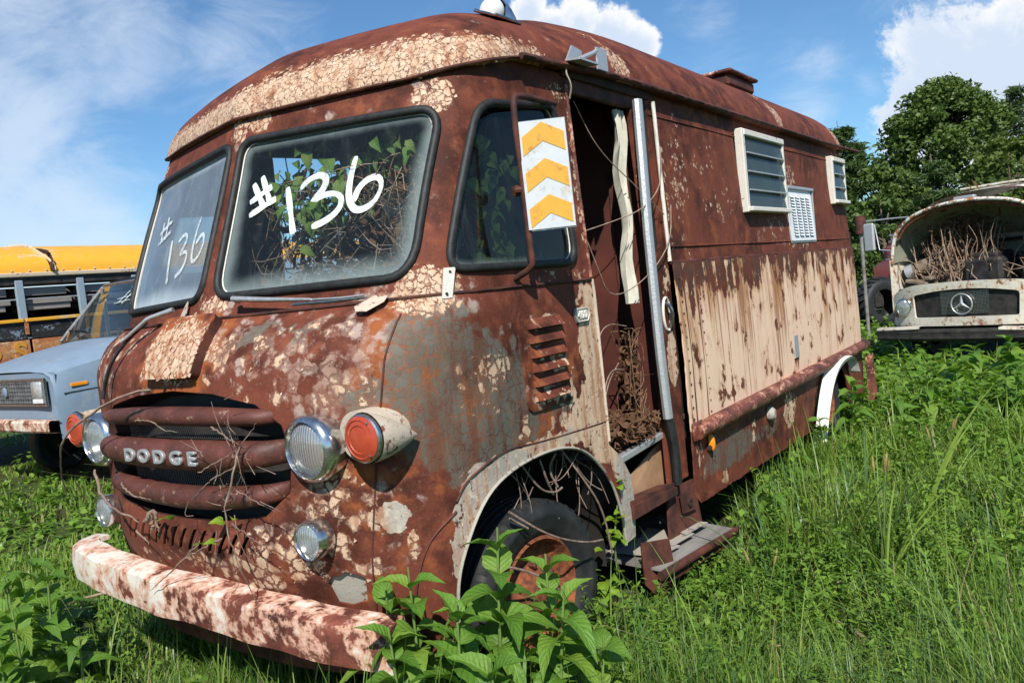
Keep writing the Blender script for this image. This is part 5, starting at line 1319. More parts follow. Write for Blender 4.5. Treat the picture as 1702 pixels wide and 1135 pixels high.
# ================================================================== the yellow school bus
XB = -8.3
bus = thing('school_bus', 'derelict yellow roofed school bus with open windows and peeling lettered side panels', 'bus', (XB - 1.2, 5.0, -.16))
seams = [-3.2, .55, 3.42, 6.3, 9.2, 12.1]
for a, b in zip(seams[:-1], seams[1:]):
    rows = [[(XB - 1.2 + 1.235 * math.cos(t), y, 2.27 + .47 * math.sin(t) ** .9) for t in np.linspace(0, math.pi, 22)] for y in np.linspace(a + .012, b - .012, 8)]
    MB().skin(rows).build('roof_panel', M['yellow'], bus, 60)
    P_ = [(XB - 1.2 + 1.25 * math.cos(t) + .01 * math.sin(9 * t), b + .035 * math.sin(5 * t + 1), 2.27 + .475 * math.sin(t) ** .9) for t in np.linspace(0, math.pi, 26)]
    MB().tube(P_, .03, 6, flat=(1, .5)).build('roof_seam', M['trim_pale'], bus, 60)
P_ = [(XB - 1.2 + 1.25 * math.cos(t) + rng.normal(0, .01), 3.42 + .10 * math.sin(4 * t) * t + rng.normal(0, .02), 2.27 + .475 * math.sin(t) ** .9 + .012) for t in np.linspace(.02, .75, 22)]
MB().tube(P_, [.05, .035, .04, .02, .03, .015], 6, flat=(1.2, .35)).build('torn_seam', M['rust_dark'], bus, 20)
boxpart('drip_rail', (XB + .035, 4.45, 2.262), (.05, 15.3, .06), M['trim_pale'], bus, .012)
for i in range(40): MB().lathe([(.014, 0), (.010, .010), (.001, .012)], (XB + .035, .2 + i * .21, 2.315), (1, 0, .3), 8).build('rivet', M['trim_pale'], bus)
boxpart('window_header', (XB + .0, 4.45, 2.185), (.04, 15.3, .095), M['black_steel'], bus)
for i in range(20):
    y = 2.995 + .772 * (i - 8)
    boxpart('window_post', (XB + .012, y, 1.945), (.05, .095, .50), M['bus_blue'], bus, .006)
    boxpart('sash_bar', (XB - .01, y + .386, 1.955), (.018, .69, .016), M['alu'], bus, .002)
    boxpart('window_sill', (XB + .02, y + .386, 1.683), (.06, .75, .045), M['yellow'], bus, .006)
    boxpart('post_foot', (XB + .03, y + .02, 1.60), (.018, .05, .20), M['bus_rust'], bus, .004)
boxpart('black_band', (XB, 4.45, 1.55), (.03, 15.3, .215), M['bus_black'], bus)
for i in range(8):
    y = -.8 + i * 2.0 + .10
    sp = (3.06 - .02)
for a, b in zip([-3.0, -1.0, 1.0, 3.05, 5.1, 7.1, 9.1], [-1.0, 1.0, 3.05, 5.1, 7.1, 9.1, 12.0]):
    boxpart('side_panel', (XB + .006, (a + b) / 2, 1.275), (.03, b - a - .035, .31), M['bus_rust'], bus, .006)
boxpart('rub_rail', (XB + .02, 4.45, 1.09), (.05, 15.3, .06), M['trim_pale'], bus, .012)
boxpart('lower_band', (XB - .005, 4.45, 1.03), (.03, 15.3, .07), M['black_steel'], bus)
boxpart('skirt', (XB, 4.45, .68), (.03, 15.3, .62), M['bus_rust'], bus)
for ch, y in (('A', 2.25), ('D', 2.55), ('S', 2.91)):
    me = text_mesh(ch, .33, .003, .012); me.transform(frame((XB + .026, y, 1.275), Vector((0, 1.05, 0)), Vector((0, 0, 1)), Vector((1, 0, 0)))); link('letter', me, M['rust_lettering'], bus)
for i, ch in enumerate('BHIOW'):
    me = text_mesh(ch, .17, .002, .003); me.transform(frame((XB + .026, 3.72 + i * .125, 1.335 - .0 * i), Vector((0, .95, 0)), Vector((0, 0, 1)), Vector((1, 0, 0)))); link('letter', me, M['black_paint'], bus)
boxpart('far_side', (XB - 2.4, 4.45, 1.4), (.03, 15.3, 1.7), M['dark'], bus); boxpart('floor', (XB - 1.2, 4.45, .85), (2.38, 15.2, .04), M['floor_dirt'], bus)
for y in (-3.2, 12.1): boxpart('end_wall', (XB - 1.2, y, 1.5), (2.38, .03, 1.6), M['trim_pale'], bus)
for y in (0.2, 9.5):
    MB().lathe([(.25, -.1), (.42, -.12), (.47, -.08), (.47, .08), (.42, .12), (.25, .10), (.1, .05), (.001, .05)], (XB - .15, y, .30), (1, 0, 0), 32).build('wheel', M['tyre'], bus, 40)
# boards stacked inside the bus, seen through four of its windows
BAYS = ['leftmost bus window in view', 'bus window between the two blue posts', 'bus window after the second blue post', 'bus window beside the blue van cab']
for i in range(4):
    y = 2.58 + (i - 1) * .772 + .78
    for j, (z, hh, L) in enumerate(((2.05, .105, .56), (1.925, .075, .58), (1.845, .07, .54))):
        m_ = MB().box((0, 0, 0), (.5, L, hh), .006).build('wooden_board', M['wood_grey'], None)
        m_.location = (XB - .31, y + .03 * math.sin(i * 5 + j * 2), z)
        tag(m_, ['thick top', 'middle', 'lowest'][j] + ' grey board of the stack inside the ' + BAYS[i], 'board', 'boards stacked inside the bus')

# ================================================================== the cream lorry with its bonnet open
RZ = math.atan2(-.33, .944); EX = np.array([.944, -.33, 0]); EY = np.array([.33, .944, 0]); ORG = np.array([.37, 11.98, 0.])
lo = thing('cream_lorry', 'cream and rust lorry with round star badge and gaping open bonnet', 'lorry', (ORG[0], ORG[1], -.45), rot=RZ)
def T(p): return tuple(ORG + EX * p[0] + EY * p[1] + np.array([0, 0, p[2]]))
class LB(MB):
    def add(s, v, f, mi=0): return super().add([T(p) for p in v], f, mi)
XC = .93
fp = lambda uz: np.stack([np.asarray(uz).reshape(-1, 2)[:, 0], .22 * (np.abs(np.asarray(uz).reshape(-1, 2)[:, 0] - XC) / 1.17) ** 3.2, np.asarray(uz, float).reshape(-1, 2)[:, 1]], 1)
fpw = lambda uz: np.array([T(p) for p in fp(uz)])
outer_ = rpoly([(-.24, .17), (2.10, .17), (2.10, .66), (1.75, .80), (.93, .83), (.11, .80), (-.24, .66)], [.06, .06, .12, .2, .4, .2, .12], 5)
hole_ = rpoly([(.19, .30), (1.67, .30), (1.69, .64), (1.30, .70), (.93, .715), (.56, .70), (.17, .64)], [.03, .03, .06, .2, .3, .2, .06], 4)
panel('front_panel', fpw, outer_, [hole_], .05, .03, M['merc_white'], lo, 50)
panel('grille_backing', off(fpw, -.05), rpoly([(.12, .26), (1.74, .26), (1.74, .74), (.12, .74)], .03), [], .1, 0, M['black_steel'], lo)
mb = LB()
for i in range(34):
    x = .62 + i * .020; mb.add([(x, .03, .34), (x + .006, .03, .34), (x + .006, .03, .68), (x, .03, .68)], [(0, 1, 2, 3)])
for i in range(17):
    z = .345 + i * .020; mb.add([(.60, .028, z), (1.29, .028, z), (1.29, .028, z + .006), (.60, .028, z + .006)], [(0, 1, 2, 3)])
mb.build('radiator_mesh', M['chrome_old'], lo, None, kind='stuff')
LB().tube([(.925 + .148 * math.cos(a), -.01, .487 + .148 * math.sin(a)) for a in np.linspace(0, 6.2832, 41)], .012, 8, caps=False).build('star_ring', M['alu_bright'], lo, 60)
mb = LB()
for a in (90, 210, 330):
    a = math.radians(a); d_ = np.array([math.cos(a), 0, math.sin(a)]); n_ = np.array([-math.sin(a), 0, math.cos(a)]); c = np.array([.925, -.012, .487])
    V = [c + n_ * .028, c + d_ * .146, c - n_ * .028, c + np.array([0, -.016, 0]) + d_ * .01]; mb.add(V, [(0, 1, 3), (1, 2, 3)])
mb.build('star_arms', M['alu_bright'], lo, None)
for x in (0.0, 1.86):
    y0 = .22 * (abs(x - XC) / 1.17) ** 3.2
    o = LB().lathe([(.13, .0), (.14, .02), (.145, .04), (.13, .06), (.118, .062), (.116, .05)], (x, y0 + .02, .47), (0, -1, 0), 30).build('headlamp', M['chrome'], lo, 60)
    LB().lathe([(.117, .05), (.09, .066), (.05, .076), (.001, .08)], (x, y0 + .02, .47), (0, -1, 0), 28).build('lens', M['fluted'], o, 60)
    LB().lathe([(.001, .0), (.07, .015), (.116, .05)], (x, y0 + .02, .47), (0, -1, 0), 28).build('reflector', M['chrome_old'], o, 60)
rows = [[(x, -.16 + .16 * (abs(x - XC) / 1.3) ** 3 + a, b) for x in np.linspace(-.42, 2.28, 25)] for a, b in ((.16, .13), (.0, .13), (-.03, .10), (-.02, .05), (-.03, .0), (0, -.04), (.12, -.04))]
LB().skin(rows).build('front_bumper', M['black_steel'], lo, 30)
for a, b in ((-.42, .36), (1.48, 2.28)):
    rows = [[(x, -.17 + .16 * (abs(x - XC) / 1.3) ** 3 + q_, z_ + .03 * np.clip((x - a) / (b - a), 0, 1) * (1 if a < 0 else -1)) for x in np.linspace(a, b, 9)] for q_, z_ in ((.14, .155), (-.01, .155), (-.02, .12))]
    LB().skin(rows).build('bumper_strip', M['merc_white'], lo, 30)
# open bonnet: underside from its front rim back to the hinge
A1 = smooth_path(np.array([(-.22, 1.16), (-.20, 1.40), (-.12, 1.66), (.12, 1.86), (.50, 1.965), (.93, 2.0), (1.36, 1.965), (1.74, 1.86), (1.98, 1.66), (2.06, 1.40), (2.08, 1.16)]), 44, 2)
H1 = smooth_path(np.array([(-.10, .95), (-.10, 1.15), (-.04, 1.32), (.12, 1.40), (.5, 1.44), (.93, 1.46), (1.36, 1.44), (1.74, 1.40), (1.90, 1.32), (1.96, 1.15), (1.96, .95)]), 44, 2)
rows = [[(a[0] * (1 - t) + b[0] * t, .25 + .95 * t, a[1] * (1 - t) + b[1] * t + .10 * math.sin(t * math.pi)) for a, b in zip(A1, H1)] for t in np.linspace(0, 1, 8)]
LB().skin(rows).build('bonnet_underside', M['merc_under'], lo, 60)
rows2 = [[(p[0] + (p[0] - XC) * .03, p[1], p[2] + .03) for p in r] for r in rows]
LB().skin(rows2).build('bonnet', M['merc_white'], lo, 60)
LB().tube([(p[0], .24, p[1]) for p in A1], .028, 8).build('bonnet_rim', M['merc_rim'], lo, 60)
LB().tube([(p[0] * .97 + .03, .27, p[1] - .055) for p in A1[6:-6]], .022, 6).build('bonnet_stiffener', M['rust_orange'], lo, 60)
LB().box((.93, .30, 2.035), (.30, .10, .05), .015).build('bonnet_catch', M['alu'], lo)
# cab behind
O1 = smooth_path(np.array([(-.22, 1.2), (-.18, 1.62), (-.06, 1.93), (.31, 2.09), (.93, 2.14), (1.55, 2.09), (1.92, 1.93), (2.04, 1.62), (2.08, 1.2)]), 40, 2)
rows = [[(p[0] + (XC - p[0]) * sh, y, p[1] + dz_) for p in O1] for y, sh, dz_ in ((.85, .01, .02), (1.2, -.01, .06), (2.6, -.01, .10), (2.7, .02, .06))]
LB().skin(rows).build('cab_roof', M['merc_roof'], lo, 60)
for i, (x0, x1, c_) in enumerate(((.55, 1.45, 'merc_white'), (.75, 1.25, 'alu'))): LB().box(((x0 + x1) / 2, 1.0 + i * .25, 2.20 + .02 * i), (x1 - x0, .10, .03), .008).build('roof_strip', M[c_], lo)
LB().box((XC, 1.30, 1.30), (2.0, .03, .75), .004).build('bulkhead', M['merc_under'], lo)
LB().box((XC, 1.22, 1.36), (1.86, .05, .05), .008).build('bulkhead_rail', M['black_steel'], lo)
for i in range(6): LB().box((.25 + i * .28, 1.19, 1.36), (.16, .02, .03), .01).build('rail_slot', M['dark'], lo)
for s_, x in ((-1, -.24), (1, 2.10)):
    LB().skin([[(x - s_ * .0, y, z) for y in (.20, .7, 1.4, 2.7)] for z in (.10, .55, .95, 1.22)]).build('wing', M['merc_white'], lo, 60)
    LB().lathe([(.25, -.1), (.40, -.12), (.45, -.08), (.45, .08), (.40, .12), (.25, .10), (.1, .05), (.001, .05)], (x - s_ * .16, .95, .02), (s_, 0, 0), 32).build('front_wheel', M['tyre'], lo, 40)
LB().box((XC, 3.0, .15), (2.2, 5.4, .2), .02).build('chassis', M['black_steel'], lo)
LB().box((XC, 4.1, 1.1), (2.2, 2.8, 1.2), .03).build('cargo_body', M['merc_white'], lo)
# engine bay
LB().box((XC, .75, .62), (2.2, 1.0, .25), .02).build('engine_bay_floor', M['black_steel'], lo)
LB().box((1.05, .75, .92), (.55, .7, .42), .05).box((1.05, .72, 1.16), (.42, .55, .10), .03).build('engine_block', M['black_steel'], lo)
LB().tube([(-.14, .55, .98), (.18, .62, 1.08), (.42, .72, 1.12)], [.115, .13, .12], 18).build('intake_duct', M['duct'], lo, 50)
LB().tube([(-.16, .545, .975), (-.05, .575, 1.01)], .125, 18).build('duct_clamp', M['alu'], lo, 50)
LB().lathe([(.06, 0), (.085, .01), (.085, .03), (.06, .03)], (.33, .56, 1.08), (.3, -.9, .2), 16).build('duct_mouth', M['dark'], lo, 50)
LB().box((1.62, .60, .93), (.16, .14, .22), .02).box((1.62, .60, 1.06), (.07, .07, .05), .01).build('fluid_tank', M['black_plastic'], lo)
LB().box((.10, .42, .83), (.35, .25, .06), .015, Matrix.Rotation(.2, 3, 'Y')).box((.28, .40, .88), (.12, .16, .07), .02).build('air_box', M['duct'], lo)
mb = LB()
for i in range(5):
    pts = [(1.3 + rng.uniform(-.1, .3), .5 + rng.uniform(0, .4), .85 + rng.uniform(0, .1)), (1.5 + rng.uniform(-.2, .3), .5 + rng.uniform(0, .4), 1.0 + rng.uniform(0, .25)), (1.75 + rng.uniform(-.1, .2), .7, .95 + rng.uniform(0, .2))]
    mb.tube(smooth_path(pts, 12), .02, 6)
mb.build('engine_hoses', M['rubber'], lo, 60)
LB().tube([(-.16, .85, 1.88), (-.55, .88, 1.90), (-1.0, .9, 1.91)], .013, 8).tube([(-.15, .85, 1.30), (-.80, .9, 1.40), (-.86, .9, 1.84)], .012, 8).build('mirror_arm', M['alu'], lo, 60)
LB().box((-.965, .9, 1.63), (.19, .06, .48), .025).build('mirror', M['alu'], lo)
# dead creeper filling the engine bay
dv = thing('dead_creeper', 'leafless grey brown creeper growing out of the open lorry engine bay', 'dead plant', T((.5, .6, .75)))
mb = LB()
for i in range(150):
    x = .62 + rng.normal(0, .34); y = .40 + rng.uniform(0, .5); h_ = rng.uniform(.35, 1.0); lx = rng.normal(0, .16)
    pts = [(x, y, .72)] + [(x + lx * t + rng.normal(0, .045), y + rng.normal(0, .05), .72 + h_ * t) for t in (.25, .5, .75, 1.0)]
    mb.tube(smooth_path(pts, 10, 2), [.010, .008, .004], 5, caps=False)
for i in range(40):
    x = .75 + rng.normal(0, .35); pts = [(x, .35 + rng.uniform(0, .4), .78 + rng.uniform(0, .2)), (x + rng.normal(0, .2), .4, .9 + rng.uniform(0, .35)), (x + rng.normal(.1, .3), .5, .78 + rng.uniform(0, .25))]
    mb.tube(smooth_path(pts, 10, 2), .006, 5, caps=False)
mb.build('stems', M['twig_lorry'], dv, 60)
mb = LB()
for i in range(1500):
    c = np.array([.62 + rng.normal(0, .32), .75 + rng.normal(0, .13), 1.45 + rng.normal(0, .26)]); a, b = rng.normal(0, .03, 3), rng.normal(0, .012, 3); mb.add([c - a, c + b, c + a, c - b], [(0, 1, 2, 3)])
mb.build('dead_leaves', M['dead_leaf'], dv, None, kind='stuff')

# ================================================================== behind: red truck, tractor tyre, post
rt = thing('red_truck', 'faded red truck half hidden behind the lorry and the big tyre', 'truck', (-.9, 20.2, -.45), rot=-.3)
def rtw(p): return (-.75 + p[0], 20.6 + p[1], p[2])
rows = [[rtw((x, y + .10 * abs(x) ** 2, z + dzz)) for x in np.linspace(-1.0, 1.0, 11)] for y, z, dzz in ((0, .35, 0), (-.02, .80, 0), (.05, .98, 0), (.6, 1.06, 0), (1.4, 1.10, 0))]
MB().skin(rows).build('bonnet', M['red_paint'], rt, 50)
MB().box(rtw((0, .04, .60)), (1.3, .06, .35), .02).build('grille', M['black_steel'], rt)
MB().box(rtw((0, 2.4, 1.15)), (2.0, 2.0, .7), .1).build('cab', M['red_paint'], rt)
MB().skin([[rtw((x, 1.45 + .5 * t, 1.12 + .62 * t)) for x in (-.9, -.3, .3, .9)] for t in (0, 1)]).build('windscreen', M['glass_van'], rt, None)
MB().tube([rtw((-.95, 1.42, 1.12)), rtw((.95, 1.42, 1.12))], .035, 8).tube([rtw((-.92, 1.95, 1.76)), rtw((.92, 1.95, 1.76))], .04, 8).build('cab_trim', M['chrome_old'], rt, 60)
MB().box(rtw((0, 3.0, .2)), (2.1, 6.0, .6), .05).build('chassis', M['black_steel'], rt)
tt = thing('tractor_tyre', 'big black tractor tyre with chevron lugs standing behind the lorry bumper', 'tyre', (-1.42, 19.3, -.46))
c0 = np.array([-1.42, 19.35, .13]); ax = unit([.80, -.6, 0]); e1 = np.array([0, 0, 1.]); e2 = np.cross(ax, e1)
MB().lathe([(.33, -.20), (.45, -.235), (.54, -.21), (.575, -.14), (.585, 0), (.575, .14), (.54, .21), (.45, .235), (.33, .20)], c0, ax, 48).build('carcass', M['tyre'], tt, 50)
mb = MB()
for j in range(22):
    for s_ in (-1, 1):
        a0 = 2 * math.pi * (j + (.5 if s_ > 0 else 0)) / 22; V = []
        for q_, da in ((0.01, .16), (.10, .08), (.20, 0)):
            for w_ in (-.045, .045):
                a = a0 + da + w_; rad = e1 * math.cos(a) + e2 * math.sin(a)
                V += [c0 + rad * (.575 - .03 * (q_ > .15)) + ax * s_ * q_, c0 + rad * (.635 - .04 * (q_ > .15)) + ax * s_ * q_]
        F = []
        for q_ in range(2):
            b = q_ * 4; F += [(b, b + 1, b + 5, b + 4), (b + 1, b + 3, b + 7, b + 5), (b + 3, b + 2, b + 6, b + 7)]
        F += [(0, 2, 3, 1), (8, 9, 11, 10)]
        mb = MB().add(V, F); mb.build('tread_lug', M['tyre'], tt, 20)
po = thing('rusty_post', 'rusty capped post standing just behind the van tail', 'post', (-.88, 15.5, -.45))
MB().tube([(-.88, 15.5, -.45), (-.88, 15.5, 1.78)], .035, 10).build('pole', M['wood_grey'], po, 40)
MB().tube([(-.88, 15.5, 1.76), (-.88, 15.5, 2.12)], [.10, .095, .10], 12).build('cap', M['rust'], po, 40)

# ================================================================== vegetation
def fast_mesh(name, V, quads=None, tris=None, tint=None):
    me = bpy.data.meshes.new(name); V = np.asarray(V, np.float32)
    q = np.zeros((0, 4), np.int32) if quads is None else np.asarray(quads, np.int32); t = np.zeros((0, 3), np.int32) if tris is None else np.asarray(tris, np.int32)
    me.vertices.add(len(V)); me.vertices.foreach_set('co', V.ravel())
    loops = np.concatenate([q.ravel(), t.ravel()]); me.loops.add(len(loops)); me.loops.foreach_set('vertex_index', loops)
    tot = np.concatenate([np.full(len(q), 4), np.full(len(t), 3)]).astype(np.int32); st = np.concatenate([[0], np.cumsum(tot)[:-1]]).astype(np.int32)
    me.polygons.add(len(tot)); me.polygons.foreach_set('loop_start', st); me.polygons.foreach_set('loop_total', tot)
    me.polygons.foreach_set('use_smooth', np.ones(len(tot), bool))
    if tint is not None:
        at = me.attributes.new('tint', 'FLOAT', 'POINT'); at.data.foreach_set('value', np.asarray(tint, np.float32))
    me.update(calc_edges=True); return me

FR, FF, FU = np.array(CR), np.array(CF), np.array(CU); CPn = np.array(CP)
def ground_points(n, dmin, dmax, power, margin=1.18):
    """random ground positions inside a widened view wedge, denser near the camera"""
    out = []; got = 0
    while got < n:
        m = n * 2; r = rng.uniform(0, 1, m); a = 1 - power + 1e-4
        dd = (dmin ** a + r * (dmax ** a - dmin ** a)) ** (1 / a)
        ang = rng.uniform(-1, 1, m) * math.atan(.638 * margin) 
        f2 = unit(FF[:2]); r2 = np.array([f2[1], -f2[0]])
        p = CPn[:2] + dd[:, None] * (f2 * np.cos(ang)[:, None] + r2 * np.sin(ang)[:, None])
        out.append(p); got += m
    return np.vstack(out)[:n]
def in_box(p, x0, x1, y0, y1): return (p[:, 0] > x0) & (p[:, 0] < x1) & (p[:, 1] > y0) & (p[:, 1] < y1)
def blocked(p):
    b = in_box(p, -1.0, .98, .75, 6.4) | in_box(p, -7.3, -5.6, 2.5, 6.9) | in_box(p, -10.7, -8.4, -3, 12)
    q = (np.c_[p, np.zeros(len(p))] - ORG); lx = q @ EX; ly = q @ EY
    return b | ((lx > -.2) & (lx < 2.1) & (ly > .1) & (ly < 5.5))
def patch(p, s, ph=0.0):
    x, y = p[:, 0] * s + ph, p[:, 1] * s - ph
    return .5 + .25 * np.sin(x * 1.7 + 1.3 * np.sin(y * 1.1)) + .25 * np.sin(y * 2.3 + 1.7 * np.sin(x * .9 + 1))

def grass(n, dmin, dmax, power, hmin, hmax, wid, name, label_kind='stuff', mat='grass', lean=.55, dry=.06):
    p = ground_points(n, dmin, dmax, power); p = p[~blocked(p)]
    pv = patch(p, 1.3); side = np.clip((p[:, 0] - .2) / 1.5, 0, 1)         # taller on the open right-hand side
    keep = rng.uniform(0, 1, len(p)) < .35 + .65 * pv; p = p[keep]; pv = pv[keep]; side = side[keep]; N_ = len(p)
    dist = np.linalg.norm(p - CPn[:2], axis=1)
    h_ = rng.uniform(hmin, hmax, N_) * (.55 + .45 * side) * (.7 + .5 * pv); h_[rng.uniform(0, 1, N_) < .05] *= 1.7; h_ *= .55 + .9 * patch(p, 3.1, 4.0); h_[in_box(p, .55, 1.42, 1.3, 2.55)] *= .35; h_[p[:, 0] < -1.2] *= .62
    w_ = wid * rng.uniform(.6, 1.4, N_) * np.clip(dist / 3.5, .8, 4.0)
    az = rng.uniform(0, 2 * math.pi, N_); d_ = np.stack([np.cos(az), np.sin(az)], 1); s2 = np.stack([-d_[:, 1], d_[:, 0]], 1)
    ln = rng.beta(1.6, 2.2, N_) * lean * 1.9; curl = rng.uniform(.2, 1.1, N_) * ln
    z0 = gz(p[:, 0], p[:, 1]) - .01; K = 5; V = np.zeros((N_, K * 2 - 1, 3), np.float32)
    for i in range(K):
        t = i / (K - 1); r = h_ * (ln * t * .6 + curl * t * t); zz = h_ * t * np.sqrt(np.clip(1 - (.45 * (ln + curl) * t) ** 2, .08, 1)) - h_ * curl * .35 * t ** 3
        cx = p[:, 0] + d_[:, 0] * r; cy = p[:, 1] + d_[:, 1] * r; ww = w_ * (1 - t ** 1.6) * (.7 + .6 * min(t * 3, 1)) * .5
        if i < K - 1:
            for s_, j in ((-1, 0), (1, 1)): V[:, i * 2 + j] = np.stack([cx + s2[:, 0] * ww * s_, cy + s2[:, 1] * ww * s_, z0 + zz], 1)
        else: V[:, i * 2] = np.stack([cx, cy, z0 + zz], 1)
    b = np.arange(N_) * (K * 2 - 1)
    q = np.concatenate([np.stack([b + i * 2, b + i * 2 + 1, b + i * 2 + 3, b + i * 2 + 2], 1) for i in range(K - 2)]); t3 = np.stack([b + (K - 2) * 2, b + (K - 2) * 2 + 1, b + (K - 1) * 2], 1)
    ti = np.clip(rng.normal(.40, .24, N_) + .5 * (patch(p, 2.2, 7.0) - .5), 0, .84); ti[rng.uniform(0, 1, N_) < dry] = rng.uniform(.9, 1)
    o = link(name, fast_mesh(name, V.reshape(-1, 3), q, t3, np.repeat(ti, K * 2 - 1)), M[mat]); o['kind'] = 'stuff'; return o
grass(90000, 1.3, 6.5, 1.0, .10, .40, .0052, 'grass')
grass(70000, 5.5, 26, 1.25, .12, .36, .0068, 'grass')
grass(30000, 1.3, 9, 1.0, .03, .12, .0062, 'grass_thatch', lean=1.1, dry=.50)
grass(16000, 1.4, 5.5, 1.0, .14, .42, .0085, 'blue_green_grass', mat='grass_blue', lean=.8, dry=.03)

def herbs(n, dmin, dmax, power, hmin, hmax, leaf, per, name, region, mat='herb', feather=False):
    """leafy ground cover: short stems that carry many small leaves"""
    p = ground_points(n, dmin, dmax, power); p = p[~blocked(p)]; p = p[region(p)]; N_ = len(p)
    dist = np.linalg.norm(p - CPn[:2], axis=1); z0 = gz(p[:, 0], p[:, 1])
    h_ = rng.uniform(hmin, hmax, N_); az = rng.uniform(0, 6.283, N_); ln = rng.uniform(0, .6, N_)
    idx = np.repeat(np.arange(N_), per); h_[in_box(p, .55, 1.40, 1.3, 2.5)] *= .4; t = np.tile((np.arange(per) + .5) / per, N_) ** (.8)
    m_ = len(idx); la = rng.uniform(0, 6.283, m_) ; tilt = rng.uniform(-.5, .75, m_)
    L = leaf * rng.uniform(.6, 1.3, m_) * np.clip(dist[idx] / 4, .85, 2.6) * (1.15 - .55 * t); W_ = L * (.16 if feather else .34)
    base = np.stack([p[idx, 0] + np.cos(az[idx]) * ln[idx] * h_[idx] * t, p[idx, 1] + np.sin(az[idx]) * ln[idx] * h_[idx] * t, z0[idx] + h_[idx] * t], 1)
    dr = np.stack([np.cos(la) * np.cos(tilt), np.sin(la) * np.cos(tilt), np.sin(tilt)], 1); sd = np.stack([-np.sin(la), np.cos(la), rng.normal(0, .25, m_)], 1)
    A = base; Bm = base + dr * (L * .45)[:, None]; T_ = base + dr * L[:, None]; T_[:, 2] -= L * .22
    V = np.stack([A, Bm + sd * W_[:, None] / 1, T_, Bm - sd * W_[:, None] / 1], 1).reshape(-1, 3)
    b = np.arange(m_) * 4; q = np.stack([b, b + 1, b + 2, b + 3], 1)
    pv = patch(p, 1.1, 2.0); ti = np.repeat(np.clip(rng.normal(.45, .22, N_) + .6 * (pv - .5), 0, .84)[idx] + .18 * (t - .5), 4)
    o = link(name, fast_mesh(name, V, q, None, np.clip(ti, 0, .85)), M[mat]); o['kind'] = 'stuff'; return o
right = lambda p: (p[:, 0] > 1.02 + .12 * np.sin(p[:, 1] * 5)) & (rng.uniform(0, 1, len(p)) < .35 + .65 * patch(p, .9, 1))
left = lambda p: (p[:, 0] < -1.0) & (rng.uniform(0, 1, len(p)) < .25 + .55 * patch(p, 1.6, 3))
allp = lambda p: rng.uniform(0, 1, len(p)) < .3 + .5 * patch(p, 1.7, 5)
herbs(4600, 1.5, 9, 1.0, .12, .40, .050, 34, 'feathery_weeds', right, feather=True)
herbs(3600, 1.5, 9, 1.0, .10, .34, .062, 13, 'leafy_weeds', right)
herbs(4000, 1.5, 9, 1.0, .03, .13, .042, 9, 'clover_patch', allp)
herbs(3600, 2.0, 12, 1.0, .04, .16, .045, 9, 'low_weeds', left)
herbs(3500, 8, 24, 1.1, .10, .40, .075, 12, 'leafy_weeds', lambda p: p[:, 0] > -3)

# fallen sticks and straw lying in the grass
for i, (x, y, a, L) in enumerate([(-2.3, .9, .5, .8), (-1.9, .55, .9, .9), (-2.8, 1.4, .3, .7), (-1.6, 1.2, 2.2, .5), (1.55, 1.25, .4, .5), (2.0, 1.5, 2.4, .45), (1.75, 1.9, 1.1, .4), (1.5, .95, 2.0, .35)]):
    dx_, dy_ = math.cos(a) * L / 2, math.sin(a) * L / 2; z = G(x, y) + .06
    o = MB().tube(smooth_path([(x - dx_, y - dy_, z - .03), (x + .02, y, z + .02), (x + dx_, y + dy_, z + .01)], 10, 2), [.006, .007, .003], 6).build('fallen_stick', M['twig'], None, 60)
    tag(o, ['long stick lying in the short grass left of the bumper', 'stick lying nearest the bumper left corner', 'stick lying farthest left beyond the bumper', 'short stick lying behind the bumper left corner', 'stick lying in the thatch right of the wheel weeds', 'stick lying under the tall foxtail clump', 'bent stick lying in the open grass beside the step', 'short stick lying at the bottom edge in the thatch'][i], 'stick', 'fallen sticks in the grass')

# ---- broad-leaved weeds: every plant a thing, every leaf a part
def leaf_mesh(name, L, W_, droop, fold, nl=11, tint=.5):
    V = []; tn = []; uv = []
    for i in range(nl):
        t = i / (nl - 1); w_ = W_ * (math.sin(math.pi * min(1, t ** .62)) ** .9) * (1 - .25 * t) if 0 < t < 1 else 0
        zc = -droop * L * t ** 2 + .10 * L * math.sin(t * math.pi); y = L * t * math.sqrt(max(.1, 1 - (droop * t) ** 2 * .6))
        for s_ in (-1, -.5, 0, .5, 1):
            V.append((s_ * w_ * .5 * (1 + (.05 * (-1) ** i if abs(s_) == 1 else 0)), y, zc + abs(s_) * w_ * fold - (.018 * L * math.sin(t * 18) * abs(s_)))); tn.append(tint); uv.append((s_, t, 0))
    q = [(i * 5 + j, i * 5 + j + 1, (i + 1) * 5 + j + 1, (i + 1) * 5 + j) for i in range(nl - 1) for j in range(4)]
    me = fast_mesh(name, V, q, None, tn)
    me.attributes.new('uvl', 'FLOAT_VECTOR', 'POINT').data.foreach_set('vector', np.array(uv, np.float32).ravel())
    return me
LEAVES = [leaf_mesh('leaf', 1.0, .62, .45, .16, tint=.35), leaf_mesh('leaf', 1.0, .56, .70, .22, tint=.5), leaf_mesh('leaf', 1.0, .66, .25, .12, tint=.62), leaf_mesh('leaf', 1.0, .58, .9, .18, tint=.28), leaf_mesh('leaf', 1.0, .5, .15, .3, tint=.78)]
for l_ in LEAVES: l_.materials.append(M['leaf'])
